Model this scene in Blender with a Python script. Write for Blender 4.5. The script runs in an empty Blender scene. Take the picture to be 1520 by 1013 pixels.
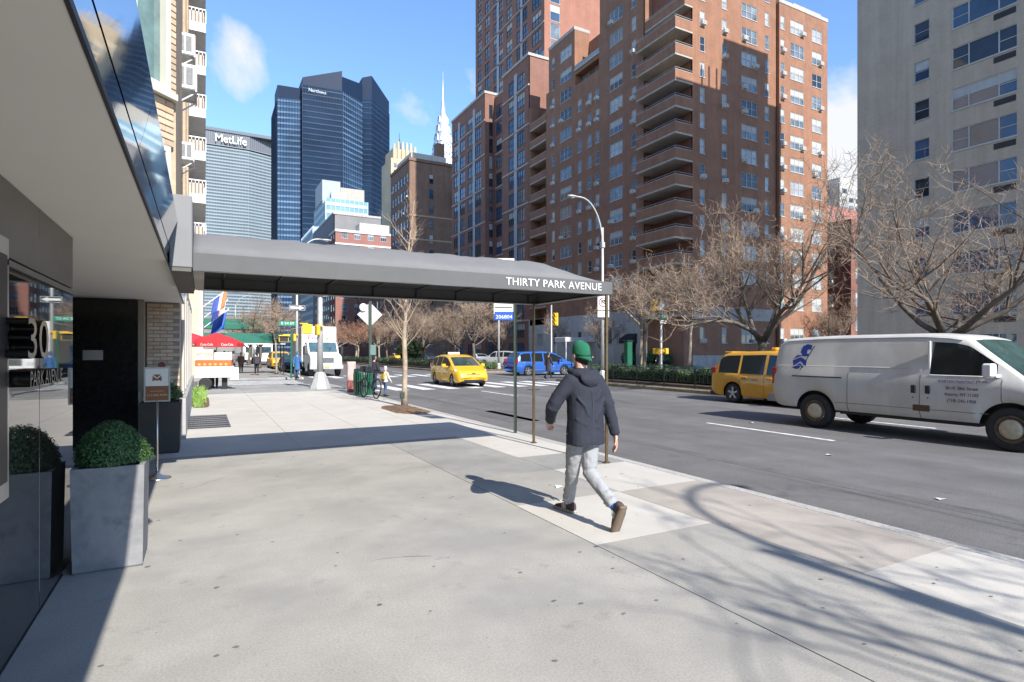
import bpy, bmesh, math, random
from mathutils import Vector, Matrix, Euler
R = math.radians
SC = bpy.context.scene
COL = SC.collection

# ------------------------------------------------------------ camera, sky, sun, exposure
cam_d = bpy.data.cameras.new('camera')
cam = bpy.data.objects.new('camera', cam_d); COL.objects.link(cam)
YAW = math.atan2(460, 860)
cam.location = (0, 0, 1.6)
cam.rotation_euler = (R(90), 0, -YAW)
cam_d.sensor_width = 36; cam_d.lens = 36 * 860 / 1520
cam_d.shift_y = 15.5 / 1520
cam_d.clip_start = 0.05; cam_d.clip_end = 4000
SC.camera = cam

SUN_EL, SUN_AZ = 37.0, 4.3            # azimuth: degrees east of due south (-Y)
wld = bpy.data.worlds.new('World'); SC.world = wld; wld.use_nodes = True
nt = wld.node_tree; nt.nodes.clear()
def wn(t): return nt.nodes.new(t)
w_out = wn('ShaderNodeOutputWorld'); w_bg = wn('ShaderNodeBackground')
w_sky = wn('ShaderNodeTexSky'); w_sky.sky_type = 'NISHITA'; w_sky.sun_disc = False
w_sky.sun_elevation = R(SUN_EL); w_sky.sun_rotation = R(180 - SUN_AZ)
w_sky.air_density = 1.0; w_sky.dust_density = 0.0; w_sky.ozone_density = 6.0
w_bg.inputs['Strength'].default_value = 0.122
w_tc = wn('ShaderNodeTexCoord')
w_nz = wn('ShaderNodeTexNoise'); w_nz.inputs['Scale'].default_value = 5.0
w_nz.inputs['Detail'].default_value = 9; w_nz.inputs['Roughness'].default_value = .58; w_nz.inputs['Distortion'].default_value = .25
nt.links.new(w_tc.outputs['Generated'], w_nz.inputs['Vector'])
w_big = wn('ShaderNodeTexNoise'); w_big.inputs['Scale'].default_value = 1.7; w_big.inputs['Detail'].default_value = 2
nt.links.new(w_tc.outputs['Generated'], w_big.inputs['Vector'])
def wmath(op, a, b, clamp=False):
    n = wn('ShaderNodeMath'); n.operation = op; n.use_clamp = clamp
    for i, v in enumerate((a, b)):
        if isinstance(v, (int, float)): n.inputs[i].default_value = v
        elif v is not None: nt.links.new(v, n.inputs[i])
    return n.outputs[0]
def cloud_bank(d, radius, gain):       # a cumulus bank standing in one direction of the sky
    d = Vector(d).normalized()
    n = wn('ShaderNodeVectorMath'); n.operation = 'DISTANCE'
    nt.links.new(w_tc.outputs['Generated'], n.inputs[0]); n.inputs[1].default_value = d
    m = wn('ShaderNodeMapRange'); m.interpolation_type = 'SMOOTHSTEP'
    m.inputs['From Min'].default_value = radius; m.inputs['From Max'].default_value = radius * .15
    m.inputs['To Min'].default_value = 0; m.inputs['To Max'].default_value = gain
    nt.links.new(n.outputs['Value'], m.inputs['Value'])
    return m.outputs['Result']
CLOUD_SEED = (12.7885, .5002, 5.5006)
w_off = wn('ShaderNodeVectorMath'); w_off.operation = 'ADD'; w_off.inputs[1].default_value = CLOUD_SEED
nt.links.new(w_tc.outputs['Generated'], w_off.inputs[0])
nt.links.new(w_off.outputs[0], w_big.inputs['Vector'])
field = wmath('MULTIPLY', wmath('SUBTRACT', w_big.outputs['Fac'], .52), 1.6, False)       # scattered cumulus, mostly out of view, added as fill light
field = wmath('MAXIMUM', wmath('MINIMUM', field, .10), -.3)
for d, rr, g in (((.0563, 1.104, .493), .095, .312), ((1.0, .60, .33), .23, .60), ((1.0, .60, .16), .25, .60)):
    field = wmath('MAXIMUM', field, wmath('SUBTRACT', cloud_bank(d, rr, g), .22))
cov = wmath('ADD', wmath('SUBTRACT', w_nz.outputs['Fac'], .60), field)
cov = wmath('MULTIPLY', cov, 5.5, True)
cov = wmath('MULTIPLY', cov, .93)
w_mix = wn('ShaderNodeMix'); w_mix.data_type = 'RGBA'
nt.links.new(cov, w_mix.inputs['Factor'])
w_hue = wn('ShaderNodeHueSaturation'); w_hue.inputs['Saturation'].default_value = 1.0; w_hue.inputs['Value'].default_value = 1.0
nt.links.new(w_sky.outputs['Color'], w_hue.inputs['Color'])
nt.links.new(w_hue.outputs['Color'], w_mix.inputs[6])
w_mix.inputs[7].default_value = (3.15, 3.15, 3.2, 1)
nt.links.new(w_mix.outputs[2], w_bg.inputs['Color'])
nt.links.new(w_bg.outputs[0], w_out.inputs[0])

sun_d = bpy.data.lights.new('sun', 'SUN'); sun = bpy.data.objects.new('sun', sun_d); COL.objects.link(sun)
sun_d.energy = 3.1; sun_d.angle = R(0.5); sun_d.color = (1, .955, .88)
ce, se = math.cos(R(SUN_EL)), math.sin(R(SUN_EL))
to_sun = Vector((math.sin(R(SUN_AZ)) * ce, -math.cos(R(SUN_AZ)) * ce, se))
sun.rotation_euler = to_sun.to_track_quat('Z', 'Y').to_euler()
sun.location = (0, -40, 60)
SC.view_settings.view_transform = 'Standard'; SC.view_settings.look = 'None'
SC.view_settings.exposure = 1.37; SC.view_settings.gamma = 1; SC.view_settings.use_curve_mapping = False
SC.render.engine = 'CYCLES'
SC.cycles.use_denoising = True
SC.cycles.max_bounces = 7; SC.cycles.diffuse_bounces = 4; SC.cycles.glossy_bounces = 4
SC.cycles.sample_clamp_indirect = 4.0; SC.cycles.caustics_reflective = False; SC.cycles.caustics_refractive = False

# ------------------------------------------------------------ materials
MATS = {}
def mat(name, col, rough=.6, metal=0., var=.12, scale=3., bump=0., bscale=60., ior=1.5, streak=0., speck=0., spscale=30., coat=0., tint=None, trans=0., spots=None, ywear=0.):
    """Principled surface whose own colour varies with world position (wear, dirt, grain)."""
    if name in MATS: return MATS[name]
    m = bpy.data.materials.new(name); m.use_nodes = True; MATS[name] = m
    t = m.node_tree; b = t.nodes['Principled BSDF']
    c = (*col, 1)
    b.inputs['Base Color'].default_value = c
    b.inputs['Roughness'].default_value = rough; b.inputs['Metallic'].default_value = metal
    b.inputs['IOR'].default_value = ior
    if coat: b.inputs['Coat Weight'].default_value = coat; b.inputs['Coat Roughness'].default_value = .05
    if trans: b.inputs['Transmission Weight'].default_value = trans
    geo = t.nodes.new('ShaderNodeNewGeometry')
    last = None
    def noise(sc, det=5, vec=None, ro=.6):
        n = t.nodes.new('ShaderNodeTexNoise'); n.inputs['Scale'].default_value = sc; n.inputs['Detail'].default_value = det
        n.inputs['Roughness'].default_value = ro
        t.links.new(vec or geo.outputs['Position'], n.inputs['Vector']); return n.outputs['Fac']
    def scale_col(fac, lo, hi, f0=.3, f1=.7, prev=None, colr=None):
        r = t.nodes.new('ShaderNodeMapRange'); r.inputs['From Min'].default_value = f0; r.inputs['From Max'].default_value = f1
        r.inputs['To Min'].default_value = lo; r.inputs['To Max'].default_value = hi; t.links.new(fac, r.inputs['Value'])
        x = t.nodes.new('ShaderNodeMix'); x.data_type = 'RGBA'; x.blend_type = 'MULTIPLY'; x.inputs['Factor'].default_value = 1
        if prev is None: x.inputs[6].default_value = c
        else: t.links.new(prev, x.inputs[6])
        t.links.new(r.outputs[0], x.inputs[7]); return x.outputs[2]
    if var:
        last = scale_col(noise(scale), 1 - var, 1 + var)
        last = scale_col(noise(scale * .21, 3), 1 - var * .6, 1 + var * .6, prev=last)
    if streak:
        mp = t.nodes.new('ShaderNodeMapping'); mp.inputs['Scale'].default_value = (2.2, 2.2, .12)
        t.links.new(geo.outputs['Position'], mp.inputs['Vector'])
        last = scale_col(noise(1.0, 4, mp.outputs[0]), 1 - streak, 1 + streak * .5, prev=last)
    if speck:
        last = scale_col(noise(spscale, 2, ro=.4), 1 - speck, 1 + speck, .35, .65, prev=last)
    if ywear:                                 # wheel tracks worn along the street
        mp = t.nodes.new('ShaderNodeMapping'); mp.inputs['Scale'].default_value = (1.1, .03, .5)
        t.links.new(geo.outputs['Position'], mp.inputs['Vector'])
        last = scale_col(noise(1.0, 4, mp.outputs[0]), 1 - ywear, 1 + ywear, .35, .65, prev=last)
    if spots is not None:                     # sharper stains of a second colour
        x = t.nodes.new('ShaderNodeMix'); x.data_type = 'RGBA'
        r = t.nodes.new('ShaderNodeMapRange'); r.inputs['From Min'].default_value = spots[5]; r.inputs['From Max'].default_value = spots[6]
        r.inputs['To Max'].default_value = spots[3]
        t.links.new(noise(spots[4], 6, ro=.65), r.inputs['Value']); t.links.new(r.outputs[0], x.inputs['Factor'])
        if last is None: x.inputs[6].default_value = c
        else: t.links.new(last, x.inputs[6])
        x.inputs[7].default_value = (*spots[:3], 1); last = x.outputs[2]
    if tint is not None:                      # patches of a second colour
        x = t.nodes.new('ShaderNodeMix'); x.data_type = 'RGBA'
        r = t.nodes.new('ShaderNodeMapRange'); r.inputs['From Min'].default_value = .48; r.inputs['From Max'].default_value = .62
        r.inputs['To Max'].default_value = tint[3] if len(tint) > 3 else .7
        t.links.new(noise(tint[4] if len(tint) > 4 else scale * .6, 4), r.inputs['Value']); t.links.new(r.outputs[0], x.inputs['Factor'])
        if last is None: x.inputs[6].default_value = c
        else: t.links.new(last, x.inputs[6])
        x.inputs[7].default_value = (*tint[:3], 1); last = x.outputs[2]
    if last is not None: t.links.new(last, b.inputs['Base Color'])
    if bump:
        bn = t.nodes.new('ShaderNodeBump'); bn.inputs['Strength'].default_value = bump; bn.inputs['Distance'].default_value = .01
        t.links.new(noise(bscale, 4), bn.inputs['Height']); t.links.new(bn.outputs[0], b.inputs['Normal'])
    return m

def brick_mat(name, c1, c2, mortar, bw=.2, bh=.067, var=.2, streak=.12):
    """Fine brickwork for walls too far off to tell the bricks apart (relief and colour only)."""
    m = mat(name, c1, .85, var=var, scale=.9, streak=streak)
    t = m.node_tree; b = t.nodes['Principled BSDF']
    lk = b.inputs['Base Color'].links[0].from_socket
    geo = t.nodes.new('ShaderNodeNewGeometry')
    sx = t.nodes.new('ShaderNodeSeparateXYZ'); t.links.new(geo.outputs['Position'], sx.inputs[0])
    ad = t.nodes.new('ShaderNodeMath'); ad.operation = 'ADD'; t.links.new(sx.outputs[0], ad.inputs[0]); t.links.new(sx.outputs[1], ad.inputs[1])
    cb = t.nodes.new('ShaderNodeCombineXYZ'); t.links.new(ad.outputs[0], cb.inputs[0]); t.links.new(sx.outputs[2], cb.inputs[1])
    bt = t.nodes.new('ShaderNodeTexBrick'); t.links.new(cb.outputs[0], bt.inputs['Vector'])
    bt.inputs['Scale'].default_value = 1; bt.inputs['Brick Width'].default_value = bw; bt.inputs['Row Height'].default_value = bh
    bt.inputs['Mortar Size'].default_value = .008; bt.inputs['Bias'].default_value = -.1
    k = [a / max(b_, 1e-3) for a, b_ in zip(c2, c1)]; mo = [a / max(b_, 1e-3) for a, b_ in zip(mortar, c1)]
    bt.inputs['Color1'].default_value = (1, 1, 1, 1); bt.inputs['Color2'].default_value = (*k, 1); bt.inputs['Mortar'].default_value = (*mo, 1)
    x = t.nodes.new('ShaderNodeMix'); x.data_type = 'RGBA'; x.blend_type = 'MULTIPLY'; x.inputs['Factor'].default_value = 1
    t.links.new(lk, x.inputs[6]); t.links.new(bt.outputs['Color'], x.inputs[7]); t.links.new(x.outputs[2], b.inputs['Base Color'])
    return m

# ------------------------------------------------------------ mesh builder
class MB:
    def __init__(s): s.v = []; s.f = []; s.mi = []; s.m = 0; s.sm = []; s.smooth = False
    def face(s, idx): s.f.append(tuple(idx)); s.mi.append(s.m); s.sm.append(s.smooth)
    def add(s, pts): n = len(s.v); s.v.extend([tuple(p) for p in pts]); return n
    def quad(s, a, b, c, d): n = s.add((a, b, c, d)); s.face((n, n + 1, n + 2, n + 3))
    def poly(s, pts): n = s.add(pts); s.face(range(n, n + len(pts)))
    def box(s, x0, x1, y0, y1, z0, z1, M=None, b=0.):
        if x0 > x1: x0, x1 = x1, x0
        if y0 > y1: y0, y1 = y1, y0
        if z0 > z1: z0, z1 = z1, z0
        if b and b * 2.2 < min(x1 - x0, y1 - y0, z1 - z0):
            X, Y, Z = (x0, x1), (y0, y1), (z0, z1); idx = {}
            for i in (0, 1):
                for j in (0, 1):
                    for k in (0, 1):
                        sx, sy, sz = (b, -b)[i], (b, -b)[j], (b, -b)[k]
                        p = [(X[i], Y[j] + sy, Z[k] + sz), (X[i] + sx, Y[j], Z[k] + sz), (X[i] + sx, Y[j] + sy, Z[k])]
                        if M is not None: p = [M @ Vector(q) for q in p]
                        idx[i, j, k] = s.add(p)
            I = idx
            for i in (0, 1):
                q = [I[i, 0, 0], I[i, 1, 0], I[i, 1, 1], I[i, 0, 1]]; s.face(q if i else q[::-1])
                q = [I[0, i, 0] + 1, I[0, i, 1] + 1, I[1, i, 1] + 1, I[1, i, 0] + 1]; s.face(q if i else q[::-1])
                q = [I[0, 0, i] + 2, I[1, 0, i] + 2, I[1, 1, i] + 2, I[0, 1, i] + 2]; s.face(q if i else q[::-1])
            for i in (0, 1):
                for j in (0, 1):
                    a, c = I[i, j, 0], I[i, j, 1]; q = [a, a + 1, c + 1, c]; s.face(q if (i ^ j) == 0 else q[::-1])
                    a, c = I[i, 0, j], I[i, 1, j]; q = [a, c, c + 2, a + 2]; s.face(q if (i ^ j) == 0 else q[::-1])
                    a, c = I[0, i, j], I[1, i, j]; q = [a + 1, a + 2, c + 2, c + 1]; s.face(q if (i ^ j) == 0 else q[::-1])
                    for k in (0, 1):
                        pass
            for (i, j, k), n in I.items():
                q = [n, n + 1, n + 2]; s.face(q if (i + j + k) % 2 else q[::-1])
            return
        p = [(x, y, z) for z in (z0, z1) for y in (y0, y1) for x in (x0, x1)]
        if M is not None: p = [M @ Vector(q) for q in p]
        n = s.add(p)
        for q in ((0, 2, 3, 1), (4, 5, 7, 6), (0, 1, 5, 4), (2, 6, 7, 3), (0, 4, 6, 2), (1, 3, 7, 5)): s.face([n + i for i in q])
    def rings(s, rings, closed=True, cap=True):
        n0 = None; k = len(rings[0])
        st = [s.add(r) for r in rings]
        for a, b in zip(st, st[1:]):
            for i in range(k if closed else k - 1):
                j = (i + 1) % k; s.face((a + i, a + j, b + j, b + i))
        if cap: s.face([st[0] + i for i in range(k)][::-1]); s.face([st[-1] + i for i in range(k)])
    def tube(s, pts, rad, n=6, cap=True):
        pts = [Vector(p) for p in pts]
        if isinstance(rad, (int, float)): rad = [rad] * len(pts)
        rs = []; up = Vector((.31, .17, .93))
        for i, p in enumerate(pts):
            t = (pts[min(i + 1, len(pts) - 1)] - pts[max(i - 1, 0)]).normalized()
            a = t.cross(up)
            if a.length < .05: a = t.cross(Vector((1, 0, 0)))
            a.normalize(); b = t.cross(a).normalized()
            rs.append([p + (a * math.cos(2 * math.pi * q / n) + b * math.sin(2 * math.pi * q / n)) * rad[i] for q in range(n)])
        s.rings(rs, True, cap)
    def lathe(s, prof, n=16, M=None, cap=True):      # prof: (r, z)
        rs = []
        for r, z in prof:
            ring = [Vector((r * math.cos(2 * math.pi * i / n), r * math.sin(2 * math.pi * i / n), z)) for i in range(n)]
            if M is not None: ring = [M @ q for q in ring]
            rs.append(ring)
        s.rings(rs, True, cap)
    def prism(s, poly, a, b, axis='y', M=None):       # 2-D polygon swept from a to b
        def P(u, v, w): return {'y': (u, w, v), 'x': (w, u, v), 'z': (u, v, w)}[axis]
        A = [P(u, v, a) for u, v in poly]; B = [P(u, v, b) for u, v in poly]
        if M is not None: A = [M @ Vector(q) for q in A]; B = [M @ Vector(q) for q in B]
        n = s.add(A); m = s.add(B); k = len(poly)
        for i in range(k): j = (i + 1) % k; s.face((n + i, n + j, m + j, m + i))
        s.face([n + i for i in range(k)][::-1]); s.face([m + i for i in range(k)])
    def mesh(s, name, mats, fix=True):
        me = bpy.data.meshes.new(name); me.from_pydata(s.v, [], s.f)
        for m in (mats if isinstance(mats, (list, tuple)) else [mats]): me.materials.append(m)
        me.polygons.foreach_set('material_index', s.mi); me.polygons.foreach_set('use_smooth', s.sm)
        if fix:
            bm = bmesh.new(); bm.from_mesh(me); bmesh.ops.recalc_face_normals(bm, faces=bm.faces[:]); bm.to_mesh(me); bm.free()
        me.update(); return me
    def build(s, name, mats, parent=None, fix=True): return obj(name, s.mesh(name, mats, fix), parent)

def obj(name, me, parent=None, loc=None, rot=None):
    o = bpy.data.objects.new(name, me); COL.objects.link(o)
    if parent is not None: o.parent = parent
    if loc is not None: o.location = loc
    if rot is not None: o.rotation_euler = rot
    return o
def tag(o, label=None, cat=None, group=None, kind=None):
    if label: o['label'] = label
    if cat: o['category'] = cat
    if group: o['group'] = group
    if kind: o['kind'] = kind
    return o
def thing(name, label, cat, loc=(0, 0, 0), rz=0., group=None):
    o = bpy.data.objects.new(name, None); COL.objects.link(o); o.location = loc; o.rotation_euler = (0, 0, rz)
    o.empty_display_size = .2
    return tag(o, label, cat, group)
def dup(root, label=None, loc=None, rz=None, scale=None, group=None):
    r = root.copy(); COL.objects.link(r)
    if loc is not None: r.location = loc
    if rz is not None: r.rotation_euler = (0, 0, rz)
    if scale is not None: r.scale = (scale,) * 3 if isinstance(scale, (int, float)) else scale
    if label: r['label'] = label
    if group: r['group'] = group
    for ch in list(root.children):
        c = ch.copy(); COL.objects.link(c); c.parent = r
        for g in list(ch.children):
            d = g.copy(); COL.objects.link(d); d.parent = c
    return r
def T(x, y, z, rz=0., s=1.): return Matrix.Translation((x, y, z)) @ Matrix.Rotation(rz, 4, 'Z') @ Matrix.Scale(s, 4)

def text_mesh(txt, size, mt, ext=.003, align='CENTER', width=1., space=1.):
    c = bpy.data.curves.new('lettering', 'FONT'); c.body = txt; c.size = size; c.extrude = ext
    c.align_x = align; c.align_y = 'CENTER'; c.space_character = space; c.resolution_u = 3
    o = bpy.data.objects.new('lettering', c); COL.objects.link(o)
    dg = bpy.context.evaluated_depsgraph_get()
    me = bpy.data.meshes.new_from_object(o.evaluated_get(dg)); me.name = 'lettering'
    bpy.data.objects.remove(o); me.materials.clear(); me.materials.append(mt)
    if width != 1.: me.transform(Matrix.Scale(width, 4, (1, 0, 0)))
    return me
def lettering(txt, size, mt, parent, loc, face='S', ext=.003, align='CENTER', width=1., name='lettering', space=1., tilt=0., fit=None):
    """Flat letters. face: side they are read from (S south, E east, W west, N north)."""
    me = text_mesh(txt, size, mt, ext, align, width, space)
    if fit:
        xs = [v.co.x for v in me.vertices]; me.transform(Matrix.Scale(fit / (max(xs) - min(xs)), 4, (1, 0, 0)))
    rz = {'S': 0, 'E': 90, 'N': 180, 'W': -90}[face] if isinstance(face, str) else face
    o = obj(name, me, parent, loc); o.rotation_euler = Euler((R(90), R(tilt), R(rz)), 'XYZ')
    return o

# ------------------------------------------------------------ shared materials
M_ASPH = mat('asphalt', (.140, .134, .131), .9, var=.14, scale=1.1, speck=.22, spscale=90, bump=.5, bscale=160, tint=(.105, .10, .098, .5, .45), ywear=.16, spots=(.07, .068, .066, .55, 2.6, .62, .72))
M_CONC = mat('concrete_grey', (.345, .327, .293), .88, var=.11, scale=1.3, speck=.09, spscale=75, bump=.15, bscale=140, tint=(.255, .247, .23, .6, .7), spots=(.16, .152, .138, .5, 3.4, .60, .74))
M_CONC2 = mat('concrete_grey_dark', (.300, .292, .272), .88, var=.16, scale=1.1, speck=.16, spscale=110, bump=.25, bscale=140, tint=(.215, .21, .20, .6, .7), spots=(.15, .145, .135, .5, 3.0, .60, .74))
M_CONCL = mat('concrete_new', (.505, .475, .425), .88, var=.07, scale=1.2, speck=.08, spscale=100, bump=.15, bscale=140, tint=(.43, .40, .36, .5, .5), spots=(.33, .30, .27, .5, 3.0, .62, .75))
M_CONCP = mat('concrete_pinkish', (.385, .345, .300), .88, var=.1, scale=1.2, speck=.12, spscale=100, bump=.2, bscale=140, tint=(.27, .235, .205, .55, .9))
M_JOINT = mat('joint_dirt', (.11, .105, .095), .95)
M_KERB = mat('kerb_granite', (.40, .38, .35), .85, var=.12, speck=.15)
M_PAINT = mat('road_paint', (.70, .70, .68), .8, var=.1, scale=4, tint=(.3, .3, .3, .6, 5))
M_YPAINT = mat('yellow_kerb_paint', (.45, .36, .12), .8, var=.2)
M_SOIL = mat('soil', (.075, .05, .033), .95, var=.35, scale=9, bump=.8, bscale=50)
M_MULCH = mat('mulch', (.16, .095, .055), .95, var=.45, scale=22, bump=1, bscale=70)
M_BLK = mat('black_paint', (.018, .018, .02), .45)
M_IRON = mat('dark_iron', (.03, .03, .032), .55, var=.2)
M_STEEL = mat('brushed_steel', (.58, .58, .57), .32, 1., var=.05, scale=20)
M_STEELD = mat('dull_steel', (.33, .33, .33), .45, .9, var=.12)
M_ALU = mat('silver_pole_paint', (.46, .46, .45), .5, .3, var=.12, scale=6)
M_WHITE = mat('white_paint', (.78, .78, .76), .5, var=.05)
M_OFFW = mat('off_white', (.62, .60, .56), .7, var=.08)
M_RUB = mat('rubber', (.022, .022, .023), .75, var=.2, scale=15)
M_GREENP = mat('green_paint', (.02, .12, .07), .4, var=.12, coat=.3)
M_POLEG = mat('pole_green', (.028, .045, .034), .55, var=.25, scale=12)
M_BRONZE = mat('bronze_post', (.17, .125, .07), .38, .75, var=.18, scale=9)
M_SIGNG = mat('street_sign_green', (.0, .22, .13), .45, var=.03)
M_SIGY = mat('signal_yellow', (.78, .47, .03), .45, var=.08)
M_BROWN = mat('brown_print', (.23, .085, .03), .5, var=.04)
M_RED = mat('red_print', (.55, .04, .035), .5, var=.06)
M_BLUE = mat('blue_print', (.02, .09, .42), .45, var=.05)
M_SKIN = mat('skin', (.56, .33, .25), .5, var=.08, scale=14)
M_GLASSD = mat('car_glass', (.012, .016, .018), .04, var=0, ior=1.6)
M_GLASSW = mat('windscreen_glass', (.035, .06, .06), .04, var=.35, scale=2.2, ior=1.7)
M_LAMPG = mat('lamp_glass', (.75, .75, .74), .1, var=.1, coat=.6)
M_TAIL = mat('tail_lamp_red', (.35, .01, .015), .15, var=.1, coat=.5)
M_CHROME = mat('chrome', (.75, .75, .76), .12, 1., var=0)
# ============================================================ THE SETTING
def struct(name, mb, m, parent=None, fix=True):
    o = mb.build(name, m, parent, fix)
    if parent is None: o['kind'] = 'structure'
    return o
g = MB(); g.box(-2500, 2500, -400, 3000, -1.2, -.22); struct('ground', g, mat('far_ground', (.16, .155, .15), .95, var=.1, scale=.05))
RZ = -.13
g = MB(); g.box(-70, 120, -40, 320, -.2, RZ); road = struct('road', g, M_ASPH)
def patch(name, x0, x1, y0, y1, m, z=RZ + .004, parent=road, seed=0):
    b = MB(); b.box(x0, x1, y0, y1, z - .003, z); return b.build(name, m, parent)
for x, ys in ((10.78, (-5.4, 6.95, 19.75, 46, 58, 70)), (14.53, (-5.4, 7.0, 19.75, 46, 58, 70))):
    for y in ys: patch('lane_dash', x - .06, x + .06, y, y + 3.2, M_PAINT)
x = 6.35
while x < 17.7:
    patch('crosswalk_stripe', x, x + .62, 25.0, 29.4, M_PAINT); patch('crosswalk_stripe', x, x + .62, 38.3, 42.0, M_PAINT); x += 1.22
x = 24.4
while x < 35.5:
    patch('crosswalk_stripe', x, x + .62, 25.0, 29.4, M_PAINT); patch('crosswalk_stripe', x, x + .62, 38.3, 42.0, M_PAINT); x += 1.22
y = 30.8
while y < 37.6:
    patch('crosswalk_stripe', -.2, 4.9, y, y + .5, M_PAINT, RZ + .004); y += 1.15
M_ASPH2 = mat('asphalt_patch', (.115, .11, .108), .9, var=.15, speck=.2, spscale=90)
b = MB(); r = random.Random(12)                                      # sealed cracks and gutter grime on the road
for x, y, n in ((12.6, 15, 24), (9.6, 16.5, 40), (7.0, 19.0, 30)):
    a = r.uniform(.9, 2.2); p = (x, y)
    for i in range(n):
        a += r.uniform(-.45, .45) * .7; q = (p[0] + math.cos(a) * .14, p[1] + math.sin(a) * .14); w = .012; nx_, ny_ = -math.sin(a) * w, math.cos(a) * w
        b.quad((p[0] - nx_, p[1] - ny_, RZ + .0036), (p[0] + nx_, p[1] + ny_, RZ + .0036), (q[0] + nx_, q[1] + ny_, RZ + .0036), (q[0] - nx_, q[1] - ny_, RZ + .0036)); p = q
o = b.build('sealed_crack', mat('tar', (.05, .05, .052), .7), road); o['kind'] = 'stuff'
patch('gutter_grime', 5.61, 5.95, -14, 29, mat('gutter_dirt', (.085, .08, .074), .9, var=.35, scale=4), RZ + .003)
patch('tar_patch', 6.6, 9.3, 12.4, 15.2, M_ASPH2, RZ + .0025); patch('tar_patch', 11.6, 13.6, 17, 21, M_ASPH2, RZ + .0025)
patch('tar_patch', 15.0, 17.2, 3.2, 6.4, M_ASPH2, RZ + .0025); patch('tar_patch', 7.2, 7.45, -10, 22.0, M_ASPH2, RZ + .0025)
b = MB(); b.lathe([(.32, -.003), (.32, 0)], 20, T(13.2, 22.6, RZ + .005)); b.build('manhole_cover', M_IRON, road)

# ---- west sidewalk: concrete flags laid on a bed, joints open between them
b = MB(); b.box(-3.2, 5.42, -14, 30, -.21, -.022); side = struct('sidewalk', b, M_JOINT)
b = MB(); b.box(5.43, 5.6, -14, 30, -.21, -.002, b=.02); struct('kerb', b, M_KERB)
XS = [-3.2, -.88, 1.45, 2.87, 4.2, 5.42]
YS = [-14, -10, -7, -4.4, -3, -1.65, -.27, 1.11, 2.49, 3.9, 5.27, 6.65, 7.67, 10.12, 11.5, 12.9, 14.6, 16.3, 18.0, 19.7, 21.4, 23.1, 24.4, 26.2, 28.1, 30]
rnd = random.Random(4)
mesh_cache = {}
def flag_mat(x, y):
    if 10.12 <= y < 24.4: return M_CONCL
    if y >= 24.4: return M_CONC2
    if x > 4.2:
        if 1.11 <= y < 2.49 or 5.27 <= y < 6.65 or 7.67 <= y < 10.12: return M_CONCL
        if 2.49 <= y < 5.27: return M_CONCP
        return M_CONC2
    if x > 2.87 and 3.9 <= y < 5.27: return M_CONCL
    if x > 2.87 and 6.65 <= y: return M_CONC2
    return M_CONC
CELLS = [(x0, x1, y0, y1) for x0, x1 in zip(XS, XS[1:]) for y0, y1 in zip(YS, YS[1:]) if x0 > 2.8 or y0 > 10 or x0 < -1]
CELLS += [(-.88, 2.87, a, c) for a, c in ((-14, -4.4), (-4.4, 1.4), (1.4, 5.27), (5.27, 10.12))]
for x0, x1, y0, y1 in CELLS:
    if True:
        if x0 > 4 and 13.9 < y0 + .8 < 16.6: continue               # the tree pit
        if x0 < -1 and (y0 < 4 or y1 > 13): continue
        cx, cy = (x0 + x1) / 2, (y0 + y1) / 2
        faint = x1 < 2.9 and y1 < 10.2
        gx0, gx1 = [.0035 if (e in (2.87, 4.2) or y0 > 9) else .0012 for e in (x0, x1)]
        gy0, gy1 = [.0035 if (e > 9) else (.002 if x0 > 2.5 else .0012) for e in (y0, y1)]
        key = (round(x1 - x0, 2), round(y1 - y0, 2), gx0, gx1, gy0, gy1, flag_mat(cx, cy).name)
        if key not in mesh_cache:
            b = MB(); hx, hy = (x1 - x0) / 2, (y1 - y0) / 2
            b.box(-hx + gx0, hx - gx1, -hy + gy0, hy - gy1, -.045, 0, b=0); mesh_cache[key] = b.mesh('paving_slab', flag_mat(cx, cy))
        obj('paving_slab', mesh_cache[key], side, (cx, cy, rnd.uniform(-.0008, .0008)))
for y0, y1 in ((12.9, 14.02), (17.0, 18.0)):
    b = MB(); b.box(4.207, 5.413, y0 + .007, y1 - .007, -.045, 0, b=.004); b.build('paving_slab', M_CONCL, side)
b = MB(); b.box(4.207, 4.44, 14.03, 16.99, -.045, 0, b=.004); b.build('paving_slab', M_CONCL, side)
b = MB()                                                              # tree pit: heaped mulch
def heap(b, x0, x1, y0, y1, z, h, nx=16, ny=20, seed=1, rough=.03):
    r = random.Random(seed); G = {}
    for i in range(nx + 1):
        for j in range(ny + 1):
            u, v = i / nx, j / ny; e = min(1, 4 * min(u, 1 - u)) * min(1, 4 * min(v, 1 - v))
            G[i, j] = b.add([(x0 + (x1 - x0) * u, y0 + (y1 - y0) * v, z + h * e + r.uniform(-rough, rough) * e)])
    for i in range(nx):
        for j in range(ny): b.face((G[i, j], G[i + 1, j], G[i + 1, j + 1], G[i, j + 1]))
b.smooth = True; heap(b, 4.45, 5.42, 14.03, 17.0, -.02, .07); o = b.build('tree_pit_mulch', M_MULCH); tag(o, kind='stuff')
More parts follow.
